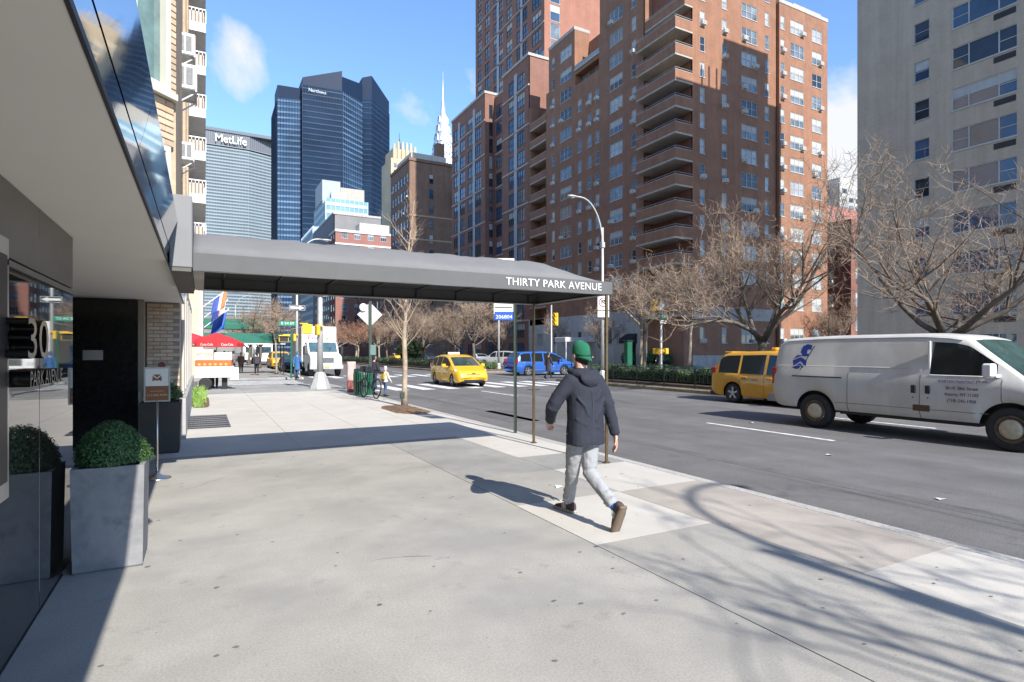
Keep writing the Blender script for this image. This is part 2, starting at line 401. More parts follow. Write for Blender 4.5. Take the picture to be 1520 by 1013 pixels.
# gum spots, stains and cracks trodden into the concrete
b = MB(); r = random.Random(8)
for k in range(110):
    x, y, s = r.uniform(-.6, 5.2), r.uniform(1.2, 9.5) ** 1, r.uniform(.005, .017)
    pts = []
    for q in range(8):
        a = q / 8 * 6.283; d = s * r.uniform(.6, 1.25); pts.append((x + math.cos(a) * d * 1.3, y + math.sin(a) * d, .0028))
    b.poly(pts)
for k in range(420):
    x, y, s = r.uniform(-.3, 4.8), r.uniform(1.2, 5.0), r.uniform(.0015, .0045)
    b.poly([(x + math.cos(q * 1.0472) * s * r.uniform(.6, 1.3), y + math.sin(q * 1.0472) * s * r.uniform(.6, 1.3), .0026) for q in range(6)])
o = b.build('gum_spot', mat('gum_spot', (.15, .146, .135), .8, var=.3, scale=2), side); o['kind'] = 'stuff'
b = MB()
def crack(p, d, n, seed, w=.004):
    r = random.Random(seed); p = Vector((*p, 0)); a = math.atan2(d[1], d[0]); L = []
    for i in range(n): L.append(p.copy()); a += r.uniform(-.5, .5) * .6; p = p + Vector((math.cos(a), math.sin(a), 0)) * r.uniform(.04, .09)
    for q, (A, B) in enumerate(zip(L, L[1:])):
        t = (B - A).normalized(); nrm = Vector((-t.y, t.x, 0)) * w * r.uniform(.3, 1) * (1 - abs(q / n - .5))
        b.quad((A.x - nrm.x, A.y - nrm.y, .0032), (A.x + nrm.x, A.y + nrm.y, .0032), (B.x + nrm.x, B.y + nrm.y, .0032), (B.x - nrm.x, B.y - nrm.y, .0032))
crack((-.3, 2.95), (1, .1), 7, 3, .005)
crack((.25, 2.7), (1, -.5), 9, 4); crack((-.3, 7.6), (1, .5), 14, 5, .003); crack((1.1, 4.4), (1, -.1), 8, 6, .003); crack((2.1, 7.4), (.8, 1), 20, 8, .004)
o = b.build('crack', mat('crack_dirt', (.12, .115, .105), .95, var=0), side); o['kind'] = 'stuff'
# pavement grate by the wall
b = MB(); b.box(-.30, .54, 13.63, 16.35, -.02, .004); gr = b.build('cellar_grate', M_BLK); tag(gr, 'dark metal pavement grate set flush in the pale sidewalk beside the low grey wall', 'grate')
bar = MB(); bar.box(-.008, .008, -1.32, 1.32, 0, .012); bm_ = bar.mesh('grate_bar', M_IRON)
for k in range(27): obj('grate_bar', bm_, gr, (-.28 + k * .031, 14.99, .004))
bar = MB(); bar.box(-.42, .42, -.012, .012, 0, .016); bm_ = bar.mesh('cross_bar', M_STEELD)
for k in range(7): obj('cross_bar', bm_, gr, (.12, 13.8 + k * .4, .004))
# north and east sidewalks
b = MB(); b.box(-30, 5.42, 38, 260, -.21, 0, b=.02); ns = struct('north_sidewalk', b, M_CONC2)
b = MB(); b.box(5.43, 5.6, 38, 260, -.21, -.004, b=.02); struct('kerb', b, M_KERB)
b = MB(); b.box(37, 46, -30, 29.5, -.21, 0, b=.03); struct('east_sidewalk', b, M_CONC2)
b = MB(); b.box(37, 46, 38.5, 260, -.21, 0, b=.03); struct('east_sidewalk', b, M_CONC2)
b = MB(); b.box(46, 140, 38.5, 43, -.21, 0, b=.03); struct('side_street_sidewalk', b, M_CONC2)
# medians: kerb, soil
def median(y0, y1, nm):
    b = MB(); b.box(18.0, 24.0, y0, y1, -.2, .02, b=.03); m = struct('median', b, mat('median_kerb_stone', (.24, .20, .155), .85, var=.2, speck=.15))
    b = MB(); b.box(17.99, 18.06, y0 + .3, y1 - .3, -.12, -.02); b.build('kerb_stripe', mat('worn_yellow_paint', (.30, .235, .12), .85, var=.3), m)
    b = MB(); b.box(18.45, 23.6, y0 + .5, y1 - .5, .0, .16, b=.02); b.build('stone_edging', mat('edging_dark', (.10, .075, .06), .8, var=.25), m)
    b = MB(); heap(b, 18.55, 23.5, y0 + .6, y1 - .6, .161, .08, 14, 60, 3, .04); o = b.build('soil_bed', M_SOIL, m); o['kind'] = 'stuff'
    return m
median(-25, 28.3, 'a'); median(41.8, 150, 'b')

# ============================================================ facade kit
GLS = [mat('window_glass', (.02, .026, .036), .04, var=.3, scale=.6, ior=1.55),
       mat('window_glass_blue', (.035, .07, .13), .04, var=.35, scale=.5, ior=1.7),
       mat('window_glass_blind', (.34, .34, .33), .25, var=.25, scale=.9, coat=.5),
       mat('window_glass_pale', (.12, .145, .17), .06, var=.5, scale=.8, ior=1.6)]
M_FRAME = mat('window_frame_white', (.46, .46, .44), .55, var=.08)
M_FRAMED = mat('window_frame_grey', (.33, .34, .35), .5, var=.08)
M_FRAMEB = mat('window_frame_dark', (.035, .04, .05), .5, var=.1)
M_AC = mat('ac_case', (.62, .61, .57), .6, var=.12, scale=5)
WC = {}
def window_meshes(w, h, kind, gi, fm):
    k = (round(w, 2), round(h, 2), kind, gi, fm.name)
    if k in WC: return WC[k]
    b = MB(); t = .05
    xs = {'single': [], 'double': [], 'triple': [w / 3, 2 * w / 3], 'pair': [w / 2], 'picture': [w * .27, w * .73], 'quad': [w * .2, w * .5, w * .8]}[kind]
    x0, x1 = -w / 2, w / 2
    b.box(x0, x1, .03, .10, 0, t); b.box(x0, x1, .03, .10, h - t, h); b.box(x0, x0 + t, .03, .10, t, h - t); b.box(x1 - t, x1, .03, .10, t, h - t)
    cuts = [x0 + t] + [x0 + q for q in xs] + [x1 - t]
    for q in xs: b.box(x0 + q - .03, x0 + q + .03, .035, .10, t, h - t)
    if kind != 'single':
        for i, (a, c) in enumerate(zip(cuts, cuts[1:])):
            if kind == 'picture' and i == 1: continue
            b.box(a + .03 * (i > 0), c - .03 * (i < len(cuts) - 2), .045, .10, h * .47, h * .47 + .04)
    b.box(x0 - .04, x1 + .04, -.05, .03, -.07, -.002)                  # sill
    fr = b.mesh('window', fm)
    p = MB(); p.box(x0 + .01, x1 - .01, .085, .095, .01, h - .01); pn = p.mesh('pane', GLS[gi])
    bl = MB(); d = h * .42; bl.box(x0 + .06, x1 - .06, .066, .082, h - .05 - d, h - .05); blm = bl.mesh('blind', mat('window_blind', (.40, .40, .38), .8, var=.1))
    WC[k] = (fr, pn, blm); return WC[k]
b = MB(); b.box(-.3, .3, -.36, .06, 0, .38, b=.015); b.m = 1
for k in range(6): b.box(-.25, .25, -.368, -.358, .05 + k * .05, .075 + k * .05)
b.m = 0; b.box(-.03, .03, -.37, -.36, .03, .35)
AC_ME = b.mesh('air_conditioner', [M_AC, mat('ac_grille', (.18, .18, .175), .6, var=.1)])
def facade(par, p0, ang, W, z0, z1, wins, wm, depth=.16, fm=M_FRAME, name='wall', seed=0, ac=.3, blind=.35, gl=(0, 0, 1, 3, 3, 2), revm=None):
    """Wall sheet with real openings. p0: left end seen from outside; ang: direction of the run in degrees; wins: (u0, u1, zsill, zhead, kind)."""
    r = random.Random(seed); d = Vector((math.cos(R(ang)), math.sin(R(ang)), 0)); n = Vector((d.y, -d.x, 0)); P0 = Vector((*p0, 0))
    us = sorted({0., W, *[q for w in wins for q in w[:2]]}); zs = sorted({z0, z1, *[q for w in wins for q in w[2:4]]})
    b = MB(); idx = {}
    def V(u, z, k=0):
        key = (round(u, 4), round(z, 4), k)
        if key not in idx: idx[key] = b.add([P0 + d * u - n * (depth * k) + Vector((0, 0, z))])
        return idx[key]
    rows = {}
    for w in wins: rows.setdefault((w[2], w[3]), []).append(w)
    for za, zb in zip(zs, zs[1:]):
        zm = (za + zb) / 2; act = [w for w in wins if w[2] < zm < w[3]]
        run = None
        for ua, ub in zip(us, us[1:]):
            um = (ua + ub) / 2
            if any(w[0] < um < w[1] for w in act): continue
            b.face((V(ua, za), V(ub, za), V(ub, zb), V(ua, zb)))
    for u0, u1, za, zb, *_ in wins:
        b.face((V(u0, za), V(u1, za), V(u1, za, 1), V(u0, za, 1))); b.face((V(u0, zb, 1), V(u1, zb, 1), V(u1, zb), V(u0, zb)))
        b.face((V(u0, za), V(u0, za, 1), V(u0, zb, 1), V(u0, zb))); b.face((V(u1, za, 1), V(u1, za), V(u1, zb), V(u1, zb, 1)))
    b.build(name, wm, par, fix=False)
    for u0, u1, za, zb, *kd in wins:
        kind = kd[0] if kd else 'double'
        if kind == 'void': continue
        f = kd[1] if len(kd) > 1 and kd[1] else fm
        gi = r.choice(gl)
        fr, pn, bl = window_meshes(u1 - u0, zb - za, kind, gi, f)
        c = P0 + d * ((u0 + u1) / 2) + Vector((0, 0, za))
        o = obj('window', fr, par, c, (0, 0, R(ang))); obj('pane', pn, o)
        if r.random() < blind: obj('blind', bl, o)
        if r.random() < ac:
            w = u1 - u0; obj('air_conditioner', AC_ME, o, (0 if w < 1.1 else r.choice((-1, 1)) * (w / 2 - .36), 0, .02))
def block(par, x0, x1, y0, y1, z0, z1, m, name='wall', b=0.):
    q = MB(); q.box(x0, x1, y0, y1, z0, z1, b=b); return q.build(name, m, par)
def cols(us, rows, kind='double', fm=None):
    return [(u0, u1, a, c, (k if k else kind), fm) for (u0, u1, k) in us for (a, c) in rows]

# ============================================================ our own building on the left (granite, steel marquee, tan brick above)
M_GRAN = mat('polished_granite', (.016, .0155, .015), .022, var=.4, scale=40, ior=2.3)
M_GRANB = mat('black_granite', (.012, .012, .012), .12, var=.5, scale=60, speck=.4, spscale=220)
M_BAND = mat('bronze_grey_panel', (.17, .155, .14), .42, .35, var=.06, scale=6)
M_SOFF = mat('soffit_plaster', (.86, .825, .77), .85, var=.025, scale=1.0)
M_FASC = mat('mirror_steel', (.42, .42, .44), .045, 1., var=.04, bump=.02, bscale=3)
M_TAN = mat('tan_brick', (.46, .335, .215), .85, var=.12, scale=2.5)
TANB = [mat('tan_brick_%d' % i, c, .85, var=.12, scale=9) for i, c in enumerate(((.56, .42, .29), (.50, .37, .245), (.60, .46, .325), (.48, .365, .26)))]
M_TANW = brick_mat('tan_brick_wall', (.46, .335, .22), (.40, .28, .18), (.36, .30, .23))
M_LIME = mat('limestone', (.47, .44, .39), .85, var=.1, scale=1.2, streak=.1)
M_TANMORT = mat('tan_mortar', (.30, .26, .21), .95)
home = thing('apartment_building', 'tan brick apartment block with polished granite entrance wall and wide grey marquee', 'building', (-.88, 5.5, 0))
def hb(x0, x1, y0, y1, z0, z1, m, name, b=0.):
    q = MB(); q.box(x0 + .88, x1 + .88, y0 - 5.5, y1 - 5.5, z0, z1, b=b); return q.build(name, m, home)
hb(-1.2, -.88, 4.503, 5.54, .02, 2.03, M_GRAN, 'polished_panel', .003)
hb(-1.2, -.88, 3.45, 4.497, .02, 2.03, M_GRAN, 'polished_panel', .003)
hb(-1.2, -.88, -6, 3.44, .02, 2.03, M_GRAN, 'polished_panel')
hb(-1.2, -.9, -6, 5.53, 0, .02, M_BLK, 'plinth_joint')
hb(-1.2, -.862, -6, 5.55, 2.035, 2.065, M_BAND, 'metal_ledge')
hb(-1.2, -.905, -6, 5.53, 2.065, 2.085, M_BLK, 'shadow_gap')
hb(-1.2, -.88, 4.503, 5.54, 2.086, 2.478, M_BAND, 'metal_panel', .002)
hb(-1.2, -.88, -6, 4.497, 2.086, 2.478, M_BAND, 'metal_panel', .002)
hb(-2.9, -1.2, 5.2, 5.5, 0, 2.478, M_BAND, 'return_wall')
hb(-2.9, -2.6, 5.5, 11.6, 0, 2.478, M_GRANB, 'recess_wall')
bw = hb(-2.6, -.955, 11.6, 11.9, 0, 2.476, M_GRANB, 'black_granite_wall')
pl = hb(-1.71, -1.44, 11.585, 11.599, 1.46, 1.62, M_STEELD, 'plaque')
hb(-.955, -.87, 11.62, 11.9, 0, 2.47, mat('jamb_tan', (.27, .225, .17), .7, var=.1), 'jamb')
hb(-.90, -.86, 10.95, 11.0, 0, .95, M_STEELD, 'rail_post', .004)
# marquee
hb(-3.0, -.30, -6, 12.35, 2.48, 2.6, M_SOFF, 'soffit')
def fascia(prof, y0, y1, m, name):
    q = MB(); q.prism([(x + .88, z) for x, z in prof], y0 - 5.5, y1 - 5.5, 'y'); return q.build(name, m, home)
for y0, y1 in ((-6, -1), (-.994, 3.39), (3.396, 6.49), (9.01, 12.35)):
    fascia([(-.298, 2.505), (-.277, 2.597), (-.33, 2.597), (-.33, 2.505)], y0, y1, M_FASC, 'fascia_strip')
    fascia([(-.274, 2.606), (-.21, 2.87), (-.34, 2.87), (-.34, 2.606)], y0, y1, M_FASC, 'fascia_panel')
fascia([(-.305, 2.476), (-.292, 2.476), (-.292, 2.503), (-.305, 2.503)], -6, 12.35, M_BLK, 'drip_edge')
fascia([(-.30, 2.595), (-.285, 2.595), (-.285, 2.61), (-.30, 2.61)], -6, 12.35, M_BLK, 'shadow_gap')
hb(-1.4, -.34, -6, 12.35, 2.601, 2.85, M_STEELD, 'marquee_core')
# lower brick return beside the entrance: individual bricks
hb(-.868, -.36, 12.12, 12.4, .0, 2.475, M_TANMORT, 'mortar_wall')
brick_s = MB(); brick_s.box(-.098, .098, -.01, .03, 0, .058, b=.004)
bmesh_ = [brick_s.mesh('brick', m) for m in TANB]
brick_h = MB(); brick_h.box(-.046, .046, -.01, .03, 0, .058, b=.004); bmesh_h = [brick_h.mesh('brick', m) for m in TANB]
r = random.Random(3)
mw = home.children[-1]
z, k = .76, 0
while z < 2.42:
    x = -.866 + (.105 if k % 2 else 0)
    if k % 2: obj('brick', r.choice(bmesh_h), home, (-.82 + .88, 12.118 - 5.5 + r.uniform(-.003, .003), z))
    x = -.765 + (.0 if k % 2 else -.0)
    xx = -.72 if k % 2 else -.768
    xx = -.768 + (.104 if k % 2 else 0)
    while xx + .1 < -.34: obj('brick', r.choice(bmesh_), home, (xx + .88, 12.118 - 5.5 + r.uniform(-.003, .003), z)); xx += .206
    if xx + .0 < -.36: obj('brick', r.choice(bmesh_h), home, (min(xx - .052, -.41) + .88, 12.118 - 5.5 + r.uniform(-.003, .003), z))
    z += .068; k += 1
# street wall running north, with stone base, piers and windows
M_BASE = mat('grey_base_stone', (.36, .355, .35), .8, var=.12, scale=2)
hb(-2.2, -.26, 12.13, 12.9, 0, .74, M_BASE, 'base_stone', .006)
for k in range(5): hb(-2.2, -.26, 12.905 + k * 2.2, 15.1 + k * 2.2 - .006, 0, .74, M_BASE, 'base_stone', .006)
hb(-12, -.36, 12.4, 24, .0, 2.9, M_TANW, 'street_wall')
for k in range(6):
    y = 13.2 + k * 1.8
    hb(-.36, -.31, y, y + .45, .75, 2.88, M_LIME, 'pier', .01)
    hb(-.40, -.335, y + .6, y + 1.6, 1.0, 2.3, M_FRAMEB, 'ground_window', .01)
hb(-14, -1.4, -6, 12.35, 2.6, 3.4, M_TANW, 'street_wall')
hb(-14, -.45, 9.8, 24, 2.91, 32, M_TANW, 'upper_wall')
hb(-14, -1.2, -6, 9.79, 2.9, 32, M_TANW, 'upper_wall')
hb(-.46, -.33, 9.9, 24, 2.95, 3.15, M_LIME, 'belt_course', .01)
for k in range(4):                                                   # downpipes and brick piers beyond the bay
    y = 10.1 + k * 3.2
    hb(-.452, -.36, y, y + .35, 3.2, 30, M_TANW, 'brick_pier')
    q = MB(); q.tube([(-.40 + .88, y + .6 - 5.5, 3.0), (-.40 + .88, y + .6 - 5.5, 30)], .045, 8); q.build('downpipe', mat('pipe_brown', (.16, .125, .10), .6, var=.2), home)
    for f in range(4):
        z = 4.2 + f * 2.6
        hb(-.455, -.43, y + .9, y + 2.3, z, z + 1.4, M_FRAME, 'window', .005)
        hb(-.44, -.425, y + .97, y + 2.23, z + .07, z + 1.33, GLS[f % 2], 'pane')
# canted bay: 45 degree face with sash windows, brick by brick spandrel
BX, BY = -.245, 7.05            # right-hand corner of the canted face
dl = Vector((-math.sqrt(.5), -math.sqrt(.5), 0)); Wb = 1.15
p0 = Vector((BX, BY, 0)) + dl * Wb
bay = [(.30, 1.06, 2.95, 3.72, 'pair', M_FRAME), (.30, 1.06, 4.30, 5.75, 'pair', M_FRAME), (.30, 1.06, 6.9, 8.4, 'pair', M_FRAME)]
hb2 = bpy.data.objects.new('bay', None); COL.objects.link(hb2); hb2.parent = home; hb2.location = (.88, -5.5, 0)
def bay_part(q, m, name): return q.build(name, m, hb2)
q = MB(); pts = [(p0.x, p0.y), (BX, BY), (BX, 9.2), (-.45, 9.75), (-1.3, 9.75), (-1.3, p0.y)]
d45 = (Vector((BX, BY, 0)) - p0).normalized(); n45 = Vector((d45.y, -d45.x, 0))
inn = [(p0.x - n45.x * .13, p0.y - n45.y * .13), (BX - .13 * n45.x - .0, BY - n45.y * .13 + .0), (BX - .1, 9.2), (-.5, 9.7), (-1.3, 9.7), (-1.3, p0.y)]
q.prism(inn, 2.88, 30, 'z'); bay_part(q, M_TANMORT, 'mortar_wall')
q = MB(); q.box(BX - .13, BX, BY + .02, 9.2, 2.88, 30); bay_part(q, M_TANW, 'wall')
ang = 45.
def place45(u, off=0.): return p0 + d45 * u + n45 * off
bb = MB(); bb.box(-.098, .098, -.004, .128, 0, .058, b=.004); bl = [bb.mesh('brick', m) for m in TANB]
bh = MB(); bh.box(-.046, .046, -.004, .128, 0, .058, b=.004); bls = [bh.mesh('brick', m) for m in TANB]
def course(z, k, segs):
    for a, c in segs:
        u = a + (.05 if k % 2 else .102)
        if k % 2: obj('brick', r.choice(bls), hb2, (*place45(u).xy, z), (0, 0, R(45))); u += .154
        while u + .098 <= c + .002: obj('brick', r.choice(bl), hb2, (*place45(u).xy, z), (0, 0, R(45))); u += .206
        if c - (u - .103) > .088: obj('brick', r.choice(bls), hb2, (*place45(u - .103 + .048).xy, z), (0, 0, R(45)))
z, k = 3.735, 0
while z < 6.2:
    if z < 4.21: course(z, k, [(.0, 1.15)])
    elif z + .06 < 5.78: course(z, k, [(.0, .27), (1.06, 1.15)])
    z += .068; k += 1
for za, zb in ((2.9, 3.72), (4.28, 5.78)):
    w = .80; c = place45(.665)
    q = MB(); M = Matrix.Translation((c.x, c.y, za)) @ Matrix.Rotation(R(45), 4, 'Z'); h = zb - za
    t = .06
    for a in ((-w / 2, w / 2, -.03, .10, 0, t), (-w / 2, w / 2, -.03, .10, h - t, h), (-w / 2, -w / 2 + t, -.03, .10, t, h - t), (w / 2 - t, w / 2, -.03, .10, t, h - t), (-.035, .035, -.01, .10, t, h - t)): q.box(*a, M=M)
    q.box(-w / 2 - .05, w / 2 + .05, -.07, .02, -.07, -.003, M=M)
    f = q.build('window', mat('window_frame_cream', (.56, .54, .47), .6, var=.06), hb2)
    q = MB(); q.box(-w / 2 + .02, w / 2 - .02, .05, .06, .02, h - .02, M=M); q.build('pane', mat('window_glass_aqua', (.16, .25, .25), .08, var=.4, scale=2.5, ior=1.8), hb2)
# letters on the granite wall
M_LET = mat('dark_bronze_letter', (.035, .032, .03), .22, .8, var=.1)
num = lettering('30', .30, M_LET, home, (.06, 3.90 - 5.5, 1.655), 'E', .055, name='house_number', fit=.44)
nm = lettering('PARK AVENUE', .118, M_LET, home, (.05, 4.22 - 5.5, 1.45), 'E', .045, name='wall_lettering', fit=.78)
# door-frame edge of the granite wall nearest the camera
hb(-.879, -.862, 3.0, 3.79, .86, 2.17, M_STEEL, 'steel_frame', .004); hb(-.870, -.855, 3.05, 3.735, .95, 2.08, M_BLK, 'directory_glass', .003)

# window air conditioners hung from the building
def big_ac(name, label, x, y, z, w=.30, h=.36, d=.55):
    t = thing(name, label, 'air conditioner', (x, y, z), 0, 'window air conditioners on the tan brick wall')
    q = MB(); q.box(-w / 2, w / 2, 0, d, 0, h, b=.015); q.build('casing', M_WHITE, t)
    q = MB(); q.box(-w / 2 + .05, -.012, -.006, .004, .06, h - .05); q.box(.012, w / 2 - .05, -.006, .004, .06, h - .05); q.build('grille', mat('ac_coil_dark', (.17, .175, .18), .6, var=.2, scale=30), t)
    q = MB()
    for s in (.08, d - .08): q.tube([(w / 2 - .01, s, -.005), (-w / 2 - .04, s, -.27)], .012, 6); q.tube([(w / 2 - .01, s, -.005), (-w / 2, s, -.005)], .012, 6)
    q.tube([(w / 2 - .01, .0, -.01), (w / 2 - .01, d, -.01)], .012, 6); q.build('bracket', M_WHITE, t)
big_ac('window_air_conditioner', 'large white air conditioner on a bracket just beyond the angled bay window', -.215, 9.5, 5.36)
big_ac('window_air_conditioner', 'upper cream air conditioner higher up the tan brick wall near the frame top', -.25, 11, 6.52)
big_ac('window_air_conditioner', 'small white air conditioner low on the wall above the canopy box', -.29, 13.5, 5.5)

# ============================================================ the entrance canopy
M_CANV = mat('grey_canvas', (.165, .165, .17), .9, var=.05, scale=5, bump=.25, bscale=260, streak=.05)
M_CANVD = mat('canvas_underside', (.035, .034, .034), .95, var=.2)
can = thing('entrance_canopy', 'long grey fabric entrance canopy over the sidewalk lettered thirty park avenue', 'canopy', (0, 6.66, 0))
y0, y1, xe, zb, zt, zr = 0., 2.14, 5.21, 2.415, 2.595, 2.975
prof = []                                                            # arched roof section (y, z)
for i in range(11):
    t = i / 10; prof.append((y0 + (y1 - y0) * t, zt + (zr - zt) * math.sin(math.pi * t) ** .9 if 0 < t < 1 else zt))
q = MB(); q.smooth = True; rs = []
r = random.Random(2)
for i in range(64):
    x = -.08 + (xe + .08) * i / 63
    e = 1. if x < 4.25 else max(0., 1 - ((x - 4.25) / (xe - 4.25)) ** 2.0)
    sag = 1 - .05 * abs(math.sin((x - .25) / .68 * math.pi)) - .012 * math.sin(i * 2.3)
    rs.append([(x, yy, zt + (zz - zt) * e * (sag if e > .5 else 1)) for yy, zz in prof])
q.rings(rs, closed=False, cap=False); roof_ = q.build('roof_fabric', M_CANV, can)
md = roof_.modifiers.new('thick', 'SOLIDIFY'); md.thickness = .006
def valance(a, b_, name):
    q = MB(); q.smooth = False; n = 22; rows = []
    A, B = Vector(a), Vector(b_)
    for i in range(n + 1):
        p = A + (B - A) * (i / n); hem = .004 * math.sin(i * 2.1) + .003 * math.sin(i * .9)
        rows.append([(p.x, p.y, zt + .002), (p.x, p.y, zb + .012 + hem), (p.x, p.y, zb + hem)])
    q.rings(rows, closed=False, cap=False); o = q.build(name, mat('valance_shaded_canvas', (.118, .118, .119), .9, var=.05, scale=5, bump=.25, bscale=260), can); m_ = o.modifiers.new('thick', 'SOLIDIFY'); m_.thickness = .008; return o  # same fabric as the roof, shade put into a darker colour
valance((-.08, y0, 0), (xe, y0, 0), 'valance'); valance((xe, y0, 0), (xe, y1, 0), 'valance'); valance((xe, y1, 0), (-.08, y1, 0), 'valance')
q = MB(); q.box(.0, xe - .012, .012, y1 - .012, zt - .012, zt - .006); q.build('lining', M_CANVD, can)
q = MB()
for a, b_ in (((-.05, y0 + .03, zb + .01), (xe - .03, y0 + .03, zb + .01)), ((-.05, y1 - .03, zb + .01), (xe - .03, y1 - .03, zb + .01)), ((xe - .03, y0 + .03, zb + .01), (xe - .03, y1 - .03, zb + .01))): q.tube([a, b_], .014, 6)
q.build('edge_pipe', M_ALU, can)
for i in range(8):
    q = MB(); x = .25 + i * .68; q.tube([(x, .03, zb + .03), (x, .03, zt - .02), (x, y1 - .03, zt - .02), (x, y1 - .03, zb + .03)], .013, 6); q.build('frame_hoop', M_IRON, can)
for yy in (y0 + .035, y1 - .035):
    q = MB(); q.tube([(5.12, yy, 0), (5.12, yy, zb + .05)], .024, 10); q.lathe([(.055, 0), (.055, .012), (.03, .02)], 12, T(5.12, yy, 0)); q.build('post', M_BRONZE, can)
q = MB(); q.box(-.28, -.085, -.16, 2.34, 2.42, 3.13, b=.01); q.build('wall_box', mat('canopy_box_fabric', (.22, .22, .222), .85, var=.05, bump=.15, bscale=250), can)
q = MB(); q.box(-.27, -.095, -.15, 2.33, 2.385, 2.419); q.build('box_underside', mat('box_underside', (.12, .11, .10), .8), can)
q = MB(); q.box(-.08, .02, .012, 2.1, zb + .0, zt - .01); q.build('end_panel', M_LIME, can)
lettering('THIRTY PARK AVENUE', .142, M_WHITE, can, (4.235, -.008, 2.508), 'S', .002, space=1.06, fit=1.53)
# ============================================================ red brick apartment tower across the avenue
M_REDB = brick_mat('red_brick', (.30, .138, .076), (.25, .110, .06), (.26, .150, .10), var=.13, streak=.14)
M_STONE = mat('grey_trim_stone', (.40, .37, .34), .8, var=.12, streak=.2)
M_COPE = mat('coping_stone', (.40, .36, .32), .75, var=.12)
M_SLAB = mat('balcony_concrete', (.42, .37, .31), .85, var=.1, streak=.1)
M_RAIL = mat('rail_grey', (.30, .29, .28), .5, .4)
HEADS = [38.96 - 2.6 * k for k in range(13)]                          # window heads of the storeys
def rows_for(zlo, zhi, h=1.52): return [(z - h, z) for z in HEADS if z - h > zlo and z < zhi]
red = thing('apartment_tower', 'tall red brick apartment tower with stacked corner balconies, partly in shadow', 'building', (42.5, 43, 0))
red_in = bpy.data.objects.new('shell', None)
bpy.data.objects.remove(red_in)
class Off:                                                           # parts are written in world numbers, stored relative to the thing
    def __init__(s, o): s.o = o; s.l = Vector(o.location)
def wfacade(t, p0, *a, **k): facade(t, (p0[0] - t.location.x, p0[1] - t.location.y), *a, **k)
def wblock(t, x0, x1, y0, y1, z0, z1, m, name='wall', b=0.): return block(t, x0 - t.location.x, x1 - t.location.x, y0 - t.location.y, y1 - t.location.y, z0, z1, m, name, b)
WX, SY = 42.5, 43.0
# west face runs north to south when seen from the avenue: left end is north; direction -Y
def wu(y, yn): return yn - y
seg_rows = rows_for(6.3, 60)
# segment 1: Y 56.9 .. 49.03, tall
def wcols(yn, spec, rows): return [(yn - b_, yn - a, za, zb_, k, None) for (a, b_, k) in spec for za, zb_ in rows]
Y1, Y0 = 56.9, 49.0
extra = [(40.04, 41.56)]
wfacade(red, (WX, Y1), -90, Y1 - Y0, 6.2, 44.3, wcols(Y1, [(52.6, 54.96, 'triple'), (50.25, 51.0, 'double')], rows_for(6.3, 60) + extra), M_REDB, seed=11, ac=.45)
Y1, Y0 = 62.3, 56.9
wfacade(red, (WX, Y1), -90, Y1 - Y0, 6.2, 37.75, wcols(Y1, [(60.75, 61.55, 'double'), (58.6, 59.4, 'double'), (57.0, 57.75, 'double')], rows_for(6.3, 34)) + [(.15, 5.2, 35.9, 37.3, 'void')], M_REDB, depth=1.0, seed=12, ac=.5)
wblock(red, WX + .95, WX + 1.3, 56.9, 62.3, 35.6, 37.5, M_REDB)
for y in (57.8, 59.3, 60.9): wblock(red, WX + .9, WX + .96, y, y + .9, 36.0, 37.2, GLS[3], 'window')
wblock(red, WX - .12, WX + 1.2, 56.95, 62.25, 37.76, 38.05, M_COPE, 'terrace_slab')
wblock(red, WX - .05, WX + .02, 57, 62.2, 38.05, 38.5, M_RAIL, 'terrace_rail')
Y1, Y0 = 68.6, 62.3
wfacade(red, (WX, Y1), -90, Y1 - Y0, 6.2, 43.3, wcols(Y1, [(63.0, 65.65, 'triple'), (67.1, 67.8, 'double')], rows_for(6.3, 60) + [(40.3, 41.9)]), M_REDB, seed=13, ac=.45)
wblock(red, WX - .06, WX + 2.4, 62.28, 68.65, 43.3, 43.75, M_STONE, 'coping', .02)
wblock(red, WX + .3, WX + 2.35, 62.31, 68.6, 37.4, 43.3, M_REDB); wblock(red, WX + .02, WX + .3, 62.305, 62.6, 37.76, 43.3, M_REDB)                # penthouse end, lit from the south
wblock(red, WX + 2.3, 60, 56.9, 68.6, 37.4, 42.2, M_REDB)                        # set back storeys
wblock(red, WX + 2.24, WX + 2.3, 58.4, 60.2, 38.8, 40.3, GLS[2], 'window')
# north end bay with deep balconies
wblock(red, WX + 1.6, 60, 68.6, 74.1, 0, 36.5, M_REDB)
wblock(red, WX, WX + 1.6, 68.6, 69.3, 0, 37.6, M_REDB); wblock(red, WX, WX + 1.6, 73.8, 74.1, 0, 37.4, M_REDB)
for k in range(12):
    z = 5.2 + 2.6 * k
    q = wblock(red, WX - .05, WX + 1.6, 69.31, 73.79, z, z + .18, M_SLAB, 'balcony_slab')
    wblock(red, WX - .06, WX + .1, 69.31, 73.79, z + .181, z + 1.02, M_REDB, 'parapet'); wblock(red, WX - .08, WX + .12, 69.31, 73.79, z + 1.02, z + 1.08, M_COPE, 'coping')
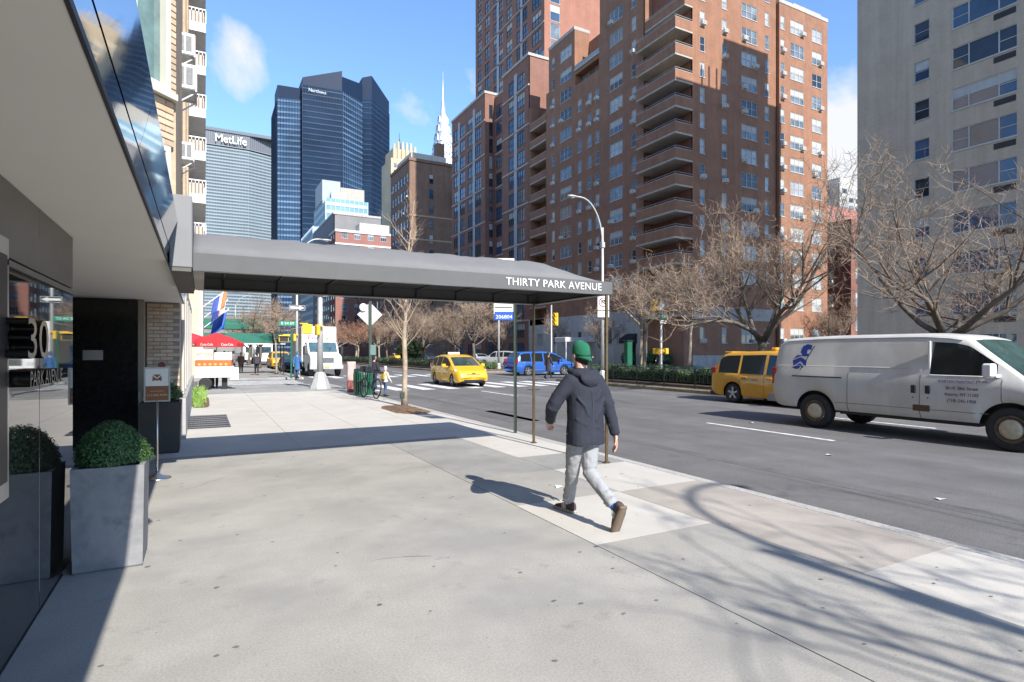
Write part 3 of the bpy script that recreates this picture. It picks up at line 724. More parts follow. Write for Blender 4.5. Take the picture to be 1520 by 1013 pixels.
# corner loggias: boxes of brick parapet on concrete slabs, shadow behind
bx0, bx1, by0, by1 = 41.35, 43.68, 43.0, 49.0
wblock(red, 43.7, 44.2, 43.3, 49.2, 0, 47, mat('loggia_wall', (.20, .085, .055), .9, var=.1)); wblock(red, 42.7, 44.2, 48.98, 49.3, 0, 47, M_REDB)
for k in range(18):
    z = 32.34 - 2.6 * (k - 1) + 2.6
    if z < 6 or z > 45: continue
    xa = bx0 if z < 37.5 else bx0 + 1.25
    nm_ = thing('balcony', None, None); nm_.parent = red
    for key in list(nm_.keys()):
        del nm_[key]
    def nb(x0, x1, y0_, y1_, z0, z1, m, n): 
        q = MB(); q.box(x0 - 42.5, x1 - 42.5, y0_ - 43, y1_ - 43, z0, z1); q.build(n, m, nm_)
    nb(xa, bx1, by0, by1 - .1, z - 1.24, z - 1.06, M_SLAB, 'slab')
    nb(xa - .02, xa + .14, by0 - .02, by1 - .1, z - 1.058, z - .12, M_REDB, 'parapet'); nb(xa + .141, bx1 + .0, by0 - .02, by0 + .14, z - 1.058, z - .12, M_REDB, 'parapet')
    nb(xa - .04, xa + .16, by0 - .04, by1 - .1, z - .119, z - .06, M_COPE, 'coping'); nb(xa + .161, bx1, by0 - .04, by0 + .16, z - .119, z - .06, M_COPE, 'coping')
    nb(xa, xa + .04, by0, by1 - .1, z + .12, z + .16, M_RAIL, 'rail'); nb(xa + .041, bx1, by0, by0 + .04, z + .12, z + .16, M_RAIL, 'rail')
    for yy in range(5): nb(xa, xa + .03, by0 + .04 + yy * 1.4, by0 + .07 + yy * 1.4, z - .059, z + .119, M_RAIL, 'rail_post')
    nb(43.66, 43.698, 44.2, 46.4, z - 1.0, z + .55, GLS[3], 'balcony_door')
wblock(red, bx0, bx1, by0, by1 - .1, 6.2, 7.4, M_REDB); wblock(red, 42.52, 43.68, 43.02, 48.9, 0, 6.2, M_REDB)
# south face, two planes
def scols(x0, spec, rows): return [(a - x0, b_ - x0, za, zb_, k, None) for (a, b_, k) in spec for za, zb_ in rows]
lowrow = [(2.6, 4.2)]
wfacade(red, (43.68, SY), 0, 56.4 - 43.68, 6.2, 47, scols(43.68, [(44.7, 45.4, 'double'), (47.85, 48.6, 'double'), (50.8, 53.25, 'triple'), (54.5, 55.2, 'double')], rows_for(6.3, 60) + extra), M_REDB, seed=21, ac=.3, blind=.6, gl=(2, 2, 3, 0, 3))
wfacade(red, (56.4, SY - .35), 0, 64.95 - 56.4, 0, 40.3, scols(56.4, [(56.62, 57.3, 'double'), (58.3, 60.65, 'triple'), (62.1, 63.9, 'pair')], rows_for(4, 60) + lowrow), M_REDB, seed=22, ac=.35, blind=.6, gl=(2, 2, 3, 0, 3))
wblock(red, 56.4, 56.6, SY - .345, SY + .4, 0, 40.3, M_REDB)
wfacade(red, (43.68, SY), 0, 56.4 - 43.68, 0, 4.9, scols(43.68, [(44.7, 45.4, 'double'), (47.85, 48.6, 'double'), (50.8, 53.25, 'triple'), (54.5, 55.2, 'double')], [(2.5, 4.1)]), M_REDB, seed=23, ac=.3)
wblock(red, 43.69, 56.39, SY - .05, SY + .3, 4.9, 6.2, M_STONE, 'stone_band')
wblock(red, 43.69, 56.39, SY - .04, SY + .3, 0, 1.2, M_STONE, 'stone_base')
wblock(red, WX - .04, WX + .3, 49, 56.9, 4.9, 6.2, M_STONE, 'stone_band')
# limestone ground floors on the avenue, with entrance
wfacade(red, (WX - .06, 74.1), -90, 74.1 - 49, 0, 4.9, [(74.1 - b_, 74.1 - a, 2.5, 4.1, k, M_FRAMED) for a, b_, k in ((70, 71.8, 'triple'), (66.5, 67.3, 'double'), (63, 65.2, 'triple'), (60.7, 61.5, 'double'), (54.5, 56.4, 'triple'), (52.9, 53.6, 'double'))] + [(74.1 - 51.6, 74.1 - 50.2, 0.02, 3.2, 'void', None)], M_LIME, depth=.8, seed=24, ac=.1)
wblock(red, WX - .06, WX + .6, 56.9, 74.1, 4.901, 6.2, M_LIME, 'stone_band')
wblock(red, WX + .6, WX + .8, 50.1, 51.7, 0, 3.3, M_BLK, 'entrance_door')
wblock(red, 44.2, 64.8, 49.31, 56.89, 0, 44.2, M_REDB); wblock(red, 44.21, 56.3, 43.4, 49.3, 0, 46.9, M_REDB); wblock(red, 56.31, 64.9, 43.0, 49.3, 0, 40.2, M_REDB)
wblock(red, 43.6, 60, 56.9, 68.6, 0, 37.39, M_REDB)
wblock(red, 56.35, 65.02, SY - .41, SY + 6, 40.3, 40.75, M_COPE, 'coping', .03); wblock(red, 60, 65, 43.5, 47, 40.75, 41.7, M_STONE, 'parapet')
# dark entrance awning on the red tower
q = MB(); q.prism([(-1.1, 3.0), (-1.1, 2.5), (0, 2.5), (0, 3.6)], -.9, .9, 'y', Matrix.Translation((-.06, 7.9, 0))); q.build('awning', mat('awning_black', (.02, .02, .024), .9), red)

# ============================================================ grey-beige brick apartment house at the right
M_GREYB = brick_mat('grey_brick', (.49, .395, .295), (.45, .36, .265), (.40, .325, .25), var=.07, streak=.12)
gry = thing('apartment_house', 'grey beige brick apartment house with wide three-part windows at the street corner', 'building', (42.5, 25.6, 0))
gh = [26.0 + 2.62 * k for k in range(-10, 6)]
NY = 25.6
gw = []
for z in [23.67 - .0 + 2.62 * k - 1.3 for k in range(-9, 7)]:
    if z < .8: continue
    gw += [(NY - 21.75, NY - 20.8, z, z + 1.32, 'double', M_FRAMED), (NY - 19.5, NY - 16.1, z - .1, z + 1.3, 'picture', M_FRAME), (NY - 11.6, NY - 8.2, z - .1, z + 1.3, 'picture', M_FRAME), (NY - 5.5, NY - 4.5, z, z + 1.3, 'double', M_FRAMED)]
wfacade(gry, (42.5, NY), -90, 36, 0, 42, gw, M_GREYB, depth=.10, seed=31, ac=0, blind=.12, gl=(1, 1, 0, 1, 0, 1))
q = MB(); q.box(-.02, .04, -.55, .55, 0, .36); q.m = 1
for k in range(6): q.box(-.028, -.018, -.5 + k * .18, -.36 + k * .18, .04, .32)
vm = q.mesh('wall_ac_grille', [M_IRON, M_BLK])
for w in gw:
    if w[4] == 'picture': obj('wall_ac_grille', vm, gry, (0, -(w[1] - .62), w[2] - .55))
wblock(gry, 42.75, 58.0, -10, 25.55, 0, 42, M_GREYB); wblock(gry, 42.7, 58.0, 25.56, 25.6, 0, 42, M_GREYB)
wblock(gry, 49.4, 56.3, 14, 25.5, 42, 47.6, M_GREYB, 'bulkhead')
for x in (46.2, 47.2, 48.3): wblock(gry, x, x + .22, 25.2, 25.5, 42, 44.2, M_GREYB, 'chimney')
# dark-red and tall grey blocks down the side street, behind the trees
M_DRED = brick_mat('dark_red_brick', (.20, .075, .05), (.17, .06, .04), (.18, .1, .08))
t = thing('low_brick_house', 'dark red low brick house down the side street between the two apartment blocks', 'building', (75, 46, 0))
wfacade(t, (75, 46), 0, 14, 0, 19, [(u, u + 1.2, z, z + 1.8, 'double', None) for u in (1, 3.5, 6, 8.5, 11) for z in (1.2, 4.4, 7.6, 10.8, 14.0)], M_DRED, seed=41); wblock(t, 75.3, 89, 46.3, 58, 0, 18.9, M_DRED)
wfacade(t, (75, 58), -90, 12, 0, 19, [(u, u + 1.2, z, z + 1.8, 'double', None) for u in (1.5, 5, 8.5) for z in (4.4, 7.6, 10.8, 14.0)], M_DRED, seed=42)
t = thing('brick_tower', 'small pinkish red brick rooftop block far down the side street', 'building', (167, 110, 0))
wfacade(t, (160, 110), 0, 26, 0, 46, [(u, u + 1.4, z, z + 1.8, 'double', None) for u in (8.5, 11.5) for z in (36, 39.5, 42.8)], mat('pink_brick', (.34, .14, .11), .85, var=.1, scale=.4), seed=43); wblock(t, 160, 186, 110.2, 130, 0, 45.9, M_DRED)
t = thing('high_rise', 'pale grey high-rise with rows of dark windows far away in the gap', 'building', (237, 150, 0))
wfacade(t, (236.5, 150), 0, 24, 0, 73, [(u, u + 3.2, z, z + 2.0, 'picture', M_FRAMED) for u in (2, 6.6, 11.2, 15.8) for z in [38 + 3.4 * k for k in range(10)]], mat('pale_concrete', (.40, .385, .36), .85, var=.08, scale=.3), depth=.4, seed=44, ac=0); wblock(t, 236.5, 260.5, 150.4, 170, 0, 72.9, M_LIME); wblock(t, 240, 250, 152, 160, 73, 76, M_LIME, 'bulkhead')

# ============================================================ modern brick tower with blue glass, two wings and a tall slab behind
M_MODB = brick_mat('brown_red_brick', (.26, .118, .078), (.22, .098, .064), (.21, .125, .10), var=.1, streak=.08)
M_PIER = mat('pale_pier_panel', (.34, .35, .37), .55, var=.05)
mod = thing('modern_brick_tower', 'modern brick tower with blue windows, pale piers and a tall slab rising behind', 'building', (42.5, 82, 0))
def modrows(z0, z1, h=2.9, wh=2.05):
    out = []; z = z0
    while z + wh < z1: out.append((z, z + wh)); z += h
    return out
def modface(p0, ang, W, z0, z1, spec, belts, seed, zrow=.35):
    rows = modrows(z0 + zrow, z1 - .6)
    wfacade(mod, p0, ang, W, z0, z1, [(a, b_, za, zb_, k, M_FRAMEB) for a, b_, k in spec for za, zb_ in rows], M_MODB, depth=.2, seed=seed, ac=0, blind=.22, gl=(1, 1, 0, 1, 3))
# mid wing west face Y 82.5..74.2
modface((42.5, 82.6), -90, 8.4, .5, 45.3, [(2.05, 3.85, 'triple'), (4.85, 7.1, 'triple')], 0, 51)
wblock(mod, 42.44, 42.9, 82.6 - 4.8, 82.6 - 3.9, .5, 44.2, M_PIER, 'pier')
# recess Y 89..82.6
modface((44.4, 89.2), -90, 6.6, .5, 45.0, [(.5, 2.5, 'pair'), (3.6, 5.8, 'pair')], 0, 52)
wfacade(mod, (42.5, 89.2), 0, 1.9, 0, 45.6, [(.75, 1.5, z, z + 2.3, 'single', M_FRAMEB) for z in [.9 + 2.9 * k for k in range(15)]], M_MODB, depth=.2, seed=53, ac=0)
wfacade(mod, (44.4, 82.6), 180, 1.9, 0, 45.3, [], M_MODB)
# low wing Y 104..89.2
modface((42.5, 104), -90, 14.8, .5, 45.6, [(1.0, 3.1, 'pair'), (4.0, 6.2, 'pair'), (7.6, 9.8, 'triple'), (10.8, 13.2, 'triple')], 0, 54)
wblock(mod, 42.44, 42.9, 104 - 3.95, 104 - 3.15, .5, 44.5, M_PIER, 'pier'); wblock(mod, 42.44, 42.9, 104 - 10.75, 104 - 9.85, .5, 44.5, M_PIER, 'pier')
for k in range(8):
    z = 6.1 + 5.8 * k
    if z < 44: wblock(mod, 42.40, 42.6, 74.2, 82.6, z, z + .25, M_STONE, 'belt_course'); wblock(mod, 42.40, 42.6, 89.2, 104, z + .06, z + .3, M_STONE, 'belt_course'); wblock(mod, 44.3, 44.5, 82.7, 89.1, z + .1, z + .3, M_STONE, 'belt_course')
wblock(mod, 42.7, 62, 74.2, 82.6, 0, 45.2, M_MODB); wblock(mod, 44.6, 62, 82.65, 89.1, 0, 44.9, M_MODB); wblock(mod, 42.7, 62, 89.3, 104, 0, 45.5, M_MODB)
wblock(mod, 42.35, 47, 74.1, 82.7, 45.3, 45.75, M_COPE, 'coping', .03); wblock(mod, 42.35, 47, 89.1, 104.1, 45.6, 46.05, M_COPE, 'coping', .03); wblock(mod, 44.3, 47, 82.71, 89.09, 45.0, 45.4, M_COPE, 'coping', .03)
wblock(mod, 45.2, 45.25, 74.4, 82.4, 45.75, 46.8, mat('glass_rail', (.10, .16, .22), .05, var=0, ior=1.8), 'glass_rail')
# tall slab
modface((47.5, 104), -90, 26, 45, 92, [(1.1, 2.7, 'pair'), (4.3, 6.3, 'pair'), (8.0, 9.4, 'pair'), (10.3, 11.7, 'pair'), (13.2, 15.2, 'pair'), (16.9, 18.3, 'pair'), (19.0, 20.6, 'pair'), (22.2, 25.0, 'triple')], 0, 55)
wblock(mod, 47.42, 47.7, 104 - 10.25, 104 - 9.45, 45, 91, M_PIER, 'pier'); wblock(mod, 47.42, 47.7, 104 - 18.95, 104 - 18.35, 45, 91, M_PIER, 'pier')
wfacade(mod, (47.5, 78), 0, 17, 40, 92, [(1.1, 2.9, z, z + 2.55, 'single', M_FRAME) for z in [45.4 + 2.9 * k for k in range(15)]], brick_mat('sunlit_brick', (.33, .135, .085), (.29, .11, .07), (.28, .16, .12), var=.08, streak=.1), depth=.15, seed=56, ac=0, gl=(3, 3, 1))  # south face: sunlight put into a warmer, lighter copy of the tower's brick
wblock(mod, 47.7, 64.4, 78.2, 104, 40, 91.9, M_MODB); wblock(mod, 47.4, 64.6, 77.9, 104.1, 92, 92.5, M_COPE, 'coping')
for k in range(8): wblock(mod, 47.42, 47.6, 78.05, 103.95, 47.75 + 5.8 * k, 47.95 + 5.8 * k, M_STONE, 'belt_course')
# the slab's roofline steps down towards the north: cap it where the photograph shows sky
# ============================================================ prewar brown building further up the avenue
M_BRN = brick_mat('brown_brick', (.215, .125, .085), (.185, .105, .07), (.19, .125, .09), var=.12, streak=.2)
pre = thing('prewar_office_block', 'old brown brick building with stone bands and a wooden roof tank beside it', 'building', (42.2, 129, 0))
rw = [(z, z + 2.1) for z in [2 + 3.55 * k for k in range(12)]]
wfacade(pre, (42.2, 144), -90, 15, 0, 46, [(u, u + 1.3, a, c, 'double', M_FRAMEB) for u in (1, 3.3, 5.6, 7.9, 10.2, 12.5) for a, c in rw], M_BRN, seed=61, ac=.15)
wfacade(pre, (42.2, 129), 0, 10.6, 0, 45.6, [(u, u + 1.0, a, c, 'double', M_FRAMEB) for u in (4.8,) for a, c in rw], M_BRN, seed=62, ac=0)
for z in (21, 27.5, 33.0): wblock(pre, 42.1, 52.9, 128.9, 129.1, z, z + .35, mat('tan_band', (.38, .27, .18), .85, var=.1), 'stone_band')
wblock(pre, 42.5, 52.8, 129.2, 144, 0, 45.5, M_BRN); wblock(pre, 43.2, 52, 131, 142, 45.6, 48.4, M_LIME, 'penthouse'); wblock(pre, 50, 52, 132, 134, 48.4, 52, M_BRN, 'chimney'); wblock(pre, 42.0, 52.9, 128.8, 144.1, 45.7, 46.4, M_BRN, 'cornice', .05)
t = thing('roof_water_tank', 'dark wooden water tank on legs on the roof beyond the prewar building', 'water tank', (54.6, 128.0, 34.0))
q = MB(); q.lathe([(1.35, 1.6), (1.35, 5.0), (1.5, 5.0), (.1, 6.2)], 14); q.build('tank', mat('tank_wood', (.10, .075, .06), .9, var=.2), t)
q = MB(); [q.box(sx * 1.0 - .1, sx * 1.0 + .1, sy * 1.0 - .1, sy * 1.0 + .1, -.0, 1.6) for sx in (-1, 1) for sy in (-1, 1)]; q.build('leg_frame', M_IRON, t)
t2 = thing('pale_brick_block', 'narrow sunlit pale brick block between the brown building and the modern tower', 'building', (53, 131, 0))
wfacade(t2, (53, 131), 0, 8, 0, 34, [(u, u + 1.2, a, c, 'double', None) for u in (.8, 3.0) for a, c in rw[:9]], mat('peach_brick', (.50, .33, .22), .85, var=.1, scale=.5), seed=63, ac=.2); wblock(t2, 53, 61, 131.2, 142, 0, 33.9, M_LIME)
# red brick hotel with white trim
t = thing('brick_hotel', 'red brick building with white stone cornice and paired windows behind the canopy', 'building', (37.6, 190, 0))
rw2 = [(z, z + 2.3) for z in [3 + 3.9 * k for k in range(10)]]
wfacade(t, (37.6, 190), 0, 20, 0, 40, [(u, u + 1.9, a, c, 'triple', M_FRAME) for u in (2.0, 6.0, 10.4, 14.6) for a, c in rw2], mat('hotel_brick', (.27, .125, .10), .85, var=.1, scale=.4), seed=64, ac=0, gl=(3, 0, 3)); wblock(t, 37.9, 57.6, 190.3, 200, 0, 39.9, M_DRED)
wfacade(t, (37.6, 200), -90, 10, 0, 40, [(u, u + 1.6, a, c, 'double', M_FRAME) for u in (2, 6) for a, c in rw2], M_DRED, seed=65, ac=0)
wblock(t, 37.4, 58, 189.7, 200.2, 40, 40.8, M_OFFW, 'cornice', .05); wblock(t, 37.45, 58, 189.85, 190.1, 36.0, 36.5, M_OFFW, 'belt_course'); wblock(t, 46, 56, 193, 199, 41.2, 44.2, M_LIME, 'penthouse')
# ============================================================ far towers
def glass_tower(t, foot, z0, z1, fh, ms, glass, span, mull, sh=.9, proud=.25, top=None, mw=.12):
    """foot: corner points, seen faces first in order left to right; real floor bands and mullions."""
    L = t.location; P = [Vector((x - L.x, y - L.y, 0)) for x, y in foot]
    q = MB(); q.prism([(p.x, p.y) for p in P], z0, z1, 'z'); q.build('curtain_wall', glass, t)
    sp, mu = MB(), MB(); n = len(P)
    for i in range(n):
        a, b_ = P[i], P[(i + 1) % n]; d = b_ - a; W = d.length; d.normalize(); nn = Vector((d.y, -d.x, 0)); ang = math.atan2(d.y, d.x)
        z = z0
        while z < z1 - .5:
            sp.box(.02, W - .02, -proud, .05, z, z + sh, M=T(a.x, a.y, 0, ang)); z += fh
        k = int(W / ms)
        for j in range(k + 1): mu.box(j * W / k - mw, j * W / k + mw, -proud - .12, .02, z0, z1, M=T(a.x, a.y, 0, ang))
    o = sp.build('spandrel', span, t); o['kind'] = 'stuff'; o = mu.build('mullion', mull, t); o['kind'] = 'stuff'
M_DGL = mat('tower_glass_dark', (.014, .028, .055), .08, var=.3, scale=.05, ior=1.25)
M_DGM = mat('tower_glass_band', (.026, .052, .10), .3, .0, var=.4, scale=.06, ior=1.25)
M_DMU = mat('tower_mullion', (.008, .018, .042), .4, .0, ior=1.25)
t = thing('dark_glass_tower', 'tall dark blue faceted glass tower with an angled crown', 'tower', (75, 420, 0))
M_MIDG = mat('tower_glass_mid', (.03, .06, .11), .08, var=.4, scale=.05, ior=1.5); M_MIDB = mat('tower_glass_band_mid', (.10, .16, .24), .25, .1, var=.4, scale=.06)
glass_tower(t, [(61.2, 421), (87.2, 418), (87.2, 470), (61.2, 470)], 0, 186, 3.9, 1.9, M_DGL, M_DGM, M_DMU, .8)
glass_tower(t, [(87.6, 418.3), (105, 432), (105, 470), (87.6, 470)], 0, 186, 3.9, 1.9, M_MIDG, M_MIDB, M_DMU, 1.3)
glass_tower(t, [(105.3, 434), (112, 432), (131, 452), (131, 480), (105.3, 480)], 0, 190, 3.9, 1.9, M_DGL, M_DGM, M_DMU, .8)
glass_tower(t, [(46.2, 432), (61.0, 428), (61, 470), (46.2, 470)], 0, 178, 3.9, 1.9, mat('tower_glass_mid', (.03, .06, .11), .08, var=.4, scale=.05, ior=1.5), mat('tower_glass_band_pale', (.14, .20, .27), .2, .2, var=.4, scale=.06), M_DMU, 1.3)
M_CRN = mat('tower_crown', (.010, .022, .05), .5, .0, ior=1.25, var=.1)
def crown(pts, z0, zs):
    q = MB(); k = len(pts); a = q.add([(x - 75, y - 420, z0) for x, y in pts]); b_ = q.add([(x - 75, y - 420, z) for (x, y), z in zip(pts, zs)])
    for i in range(k): j = (i + 1) % k; q.face((a + i, a + j, b_ + j, b_ + i))
    q.face([b_ + i for i in range(k)]); q.build('crown', M_CRN, t)
crown([(61.2, 421), (87.3, 418), (87.3, 440), (61.2, 440)], 186, (191, 200, 200, 191)); crown([(87.4, 418.1), (105, 432), (105, 445), (87.4, 445)], 186, (196, 200, 200, 196))
crown([(105.3, 434), (112, 432), (131, 452), (131, 465), (105.3, 460)], 190, (206, 208, 200, 200, 206)); crown([(46.2, 432), (61, 428), (61, 450), (46.2, 450)], 178, (187, 186, 186, 187))
lettering('Northwell', 3.4, mat('sign_pale', (.45, .5, .55), .5), t, (71 - 75, 419.4 - 420, 182.5), 'S', .2, fit=12, name='roof_sign')
M_MLG = mat('slab_glass', (.075, .105, .125), .2, var=.3, scale=.04)
M_MLC = mat('slab_concrete', (.225, .265, .285), .7, var=.06, scale=.05)
t = thing('broad_office_slab', 'broad pale blue grey office slab with a white rooftop name closing the avenue', 'tower', (40, 760, 0))
glass_tower(t, [(-45, 790), (0, 762), (49, 762), (82, 774), (82, 820), (-45, 820)], 0, 243, 3.75, 1.6, M_MLG, M_MLC, M_MLC, 1.75, .5)
glass_tower(t, [(-46, 791), (0, 760.5), (49.5, 760.5), (83, 772), (83, 821), (-46, 821)], 243, 259, 16, 2.4, mat('slab_top', (.10, .11, .13), .6), M_MLC, mat('slab_fin', (.20, .22, .25), .6), .6, .5, mw=.2)
q = MB(); q.box(-87, 44, -1, 62, 259, 263, b=.3); q.build('roof_slab', mat('slab_roof', (.12, .14, .17), .7), t)
q = MB(); q.box(9.6, 43, 11, 14, 140, 150); q.build('mechanical_floor', mat('slab_dark_floor', (.05, .055, .06), .7), t)
lettering('MetLife', 13.0, M_WHITE, t, (30 - 40, -2.2, 250.5), 'S', .6, fit=33, name='roof_sign')
M_WGL = mat('pale_glass', (.16, .27, .33), .12, var=.25, scale=.08, ior=1.7); M_WSP = mat('white_spandrel', (.36, .45, .49), .5, var=.08, scale=.1)
t = thing('stepped_white_office', 'stepped white and pale glass office block in front of the dark tower', 'building', (50, 260, 0))
glass_tower(t, [(42.5, 262), (67, 262), (67, 295), (42.5, 295)], 0, 56, 3.6, 2.0, M_WGL, M_WSP, M_WSP, 1.5, .2)
glass_tower(t, [(48.5, 266), (67, 266), (67, 295), (48.5, 295)], 56, 70, 3.6, 2.0, M_WGL, M_WSP, M_WSP, 1.5, .2)
wblock(t, 48.0, 56, 272, 290, 70, 79.5, mat('mechanical_grey', (.33, .345, .36), .8, var=.08), 'mechanical_box'); wblock(t, 56.1, 67, 272, 290, 70, 77.0, mat('penthouse_tan', (.36, .33, .28), .8, var=.1), 'mechanical_box')
wblock(t, 51.5, 58, 269, 271, 70, 74.0, M_WSP, 'roof_screen')
t = thing('beige_setback_tower', 'beige masonry tower with a ribbed setback crown and a small antenna', 'tower', (95, 300, 0))
M_BEI = mat('beige_masonry', (.46, .37, .25), .85, var=.1, scale=.2)
wfacade(t, (88, 300), 0, 18, 0, 104, [(u, u + 1.5, z, z + 2.2, 'double', M_FRAMEB) for u in (1.5, 4.5, 7.5, 10.5) for z in [66 + 3.7 * k for k in range(10)]], M_BEI, depth=.4, seed=71, ac=0, blind=.1); wblock(t, 88, 106, 300.4, 318, 0, 103.9, M_BEI)
wblock(t, 89.5, 103, 302, 316, 104, 110, M_BEI); 
for k in range(6): wblock(t, 89.6 + k * 2.3, 90.8 + k * 2.3, 301.2, 302.2, 100, 112.2 + (k in (1, 2, 3, 4)) * 1.6, M_BEI, 'rib', .1)
q = MB(); q.tube([(0, 8, 110), (0, 8, 121)], [.35, .1], 6); [q.tube([(sx, 8 + sy, 110), (0, 8, 118)], .12, 5) for sx in (-1, 1) for sy in (-1, 1)]; q.build('antenna', M_IRON, t)
# art deco spire
sp = thing('stepped_spire_tower', 'art deco tower ending in a tapering silver spire with curved sunburst tiers', 'tower', (243, 622, 0))
M_SIL = mat('spire_silver', (.56, .58, .60), .35, .6, var=.15, scale=.15); M_SILD = mat('spire_dark', (.10, .11, .13), .5)
wblock(sp, 229, 257, 608, 636, 0, 195, mat('spire_brick', (.36, .36, .36), .8, var=.08, scale=.1))
q = MB(); q.smooth = True
pf = [(13.2, 195), (12.6, 212), (11.2, 226), (9.4, 238), (7.4, 250), (5.4, 262), (3.4, 274), (1.9, 284), (.9, 296), (.35, 322)]
q.rings([[(r_ * math.cos(a) * (1 if i % 2 else 1.12), r_ * math.sin(a) * (1 if i % 2 else 1.12), z) for i, a in enumerate([k * math.pi / 4 + math.pi / 4 for k in range(8)])] for r_, z in pf], True, True); q.build('spire', M_SIL, sp)
for (r_, z, h) in ((12.4, 203, 14), (11.0, 216, 13), (9.4, 228, 12), (7.8, 240, 11), (6.0, 251, 10), (4.3, 262, 9)):   # arched tiers with triangular windows on the four sides
    for a in range(4):
        M = Matrix.Rotation(a * math.pi / 2 - math.pi / 2, 4, 'Z')
        q = MB(); pts = [(r_ * .86 * math.cos(x), h * math.sin(x)) for x in [i * math.pi / 10 for i in range(11)]]
        q.prism([(u, z + v) for u, v in pts], -1.1, .3, 'y', Matrix.Rotation(a * math.pi / 2, 4, 'Z') @ Matrix.Translation((0, -r_ * .98, 0))); q.build('arch_tier', M_SIL, sp)
        q = MB()
        for i in range(1, 6):
            x = i * math.pi / 6; u, v = r_ * .62 * math.cos(x), h * .66 * math.sin(x)
            q.prism([(u - r_ * .1, z + v), (u + r_ * .1, z + v), (u, z + v + h * .25)], -1.3, -1.05, 'y', Matrix.Rotation(a * math.pi / 2, 4, 'Z') @ Matrix.Translation((0, -r_ * .98, 0)))
        q.build('arch_window', M_SILD, sp)
# neighbours across the side street on our side of the avenue
nb_ = thing('balcony_apartment_block', 'cream apartment block across the side street with stacked white balconies', 'building', (-.9, 39, 0))
M_CRM = mat('cream_brick', (.50, .42, .31), .85, var=.08, scale=.6)
wblock(nb_, -14, -.9, 39.5, 62, 6, 40, M_CRM); wblock(nb_, -14, -.15, 39.3, 62, 0, 6, M_CRM, 'base'); wblock(nb_, -.14, .05, 39.4, 41.0, 0, 6.6, M_OFFW, 'pier'); 
wblock(nb_, -.14, .12, 43.0, 43.6, 2.6, 6.4, mat('bronze_trim', (.10, .07, .05), .6), 'trim'); wblock(nb_, -.14, .10, 45, 46, 1, 5.8, M_OFFW, 'pier')
for k in range(14):
    z = 8.0 + 2.6 * k
    for (ya, yb) in ((39.9, 46.5), (49, 55.5)):
        wblock(nb_, -.9, .20, ya, yb, z, z + .55, M_OFFW, 'balcony_slab')
        q = MB()
        for s in range(7): q.box(-.05 + s * .19, -.02 + s * .19, ya - 39 + .02, ya - 39 + .05, z + .551, z + 1.35)
        q.box(-.05, 1.10, ya - 39 + .01, ya - 39 + .06, z + 1.35, z + 1.41); q.box(1.05, 1.09, ya - 39, yb - 39, z + 1.35, z + 1.41)
        for s in range(12): q.box(1.05, 1.08, ya - 39 + .3 + s * .5, ya - 39 + .33 + s * .5, z + .551, z + 1.35)
        q.build('balcony_rail', M_WHITE, nb_)
        wblock(nb_, -.91, -.86, ya + .6, yb - 1, z + .7, z + 2.4, GLS[3], 'window')
        wblock(nb_, -.85, .1, ya + .02, ya + .05, z + .56, z + 1.2, mat('balcony_screen', (.45, .38, .33), .7), 'balcony_panel')
ob = thing('avenue_block', 'tan stone building row further up the same sidewalk', 'building', (-.5, 64, 0))
wblock(ob, -14, -.5, 64, 150, 0, 30, M_CRM)
for k in range(20): wblock(ob, -.5, -.45, 66 + k * 4, 68 + k * 4, 5, 7.2, GLS[0], 'window')
for i, (x0, x1, y0_, y1_, h, c, lab) in enumerate(((44, 58, 146, 186, 24, (.16, .09, .07), 'lower brown brick block up the avenue behind the trees'), (42.5, 60, 218, 330, 52, (.20, .19, .19), 'long grey block far up the avenue behind the bare trees'), (-20, -1.2, 155, 330, 55, (.30, .27, .23), 'distant stone block at the far end of our sidewalk'))):
    t = thing('avenue_building', lab, 'building', (x0, y0_, 0)); wm = mat('avenue_wall_%d' % i, c, .85, var=.1, scale=.4)
    if x0 > 0: wfacade(t, (x0, y1_), -90, y1_ - y0_, 0, h, [(u, u + 1.5, z, z + 2, 'double', None) for u in [1.5 + 4 * q for q in range(int((y1_ - y0_) / 4) - 1)] for z in [3 + 3.6 * q for q in range(min(7, int(h / 3.6) - 1))]], wm, seed=80 + i, ac=0)
    wblock(t, x0 + (.4 if x0 > 0 else 0), x1, y0_, y1_, 0, h - .1, wm)
    wblock(t, x0 - .2, x1, y0_ - .2, y1_, h, h + .8, M_STONE, 'cornice')
# the far end of the avenue below the slab: the terminal and viaduct mass
t = thing('terminal_block', 'dark low terminal building closing the avenue below the pale slab', 'building', (20, 600, 0)); wblock(t, -40, 90, 600, 640, 0, 34, mat('terminal_stone', (.20, .19, .18), .8, var=.2, scale=.1))
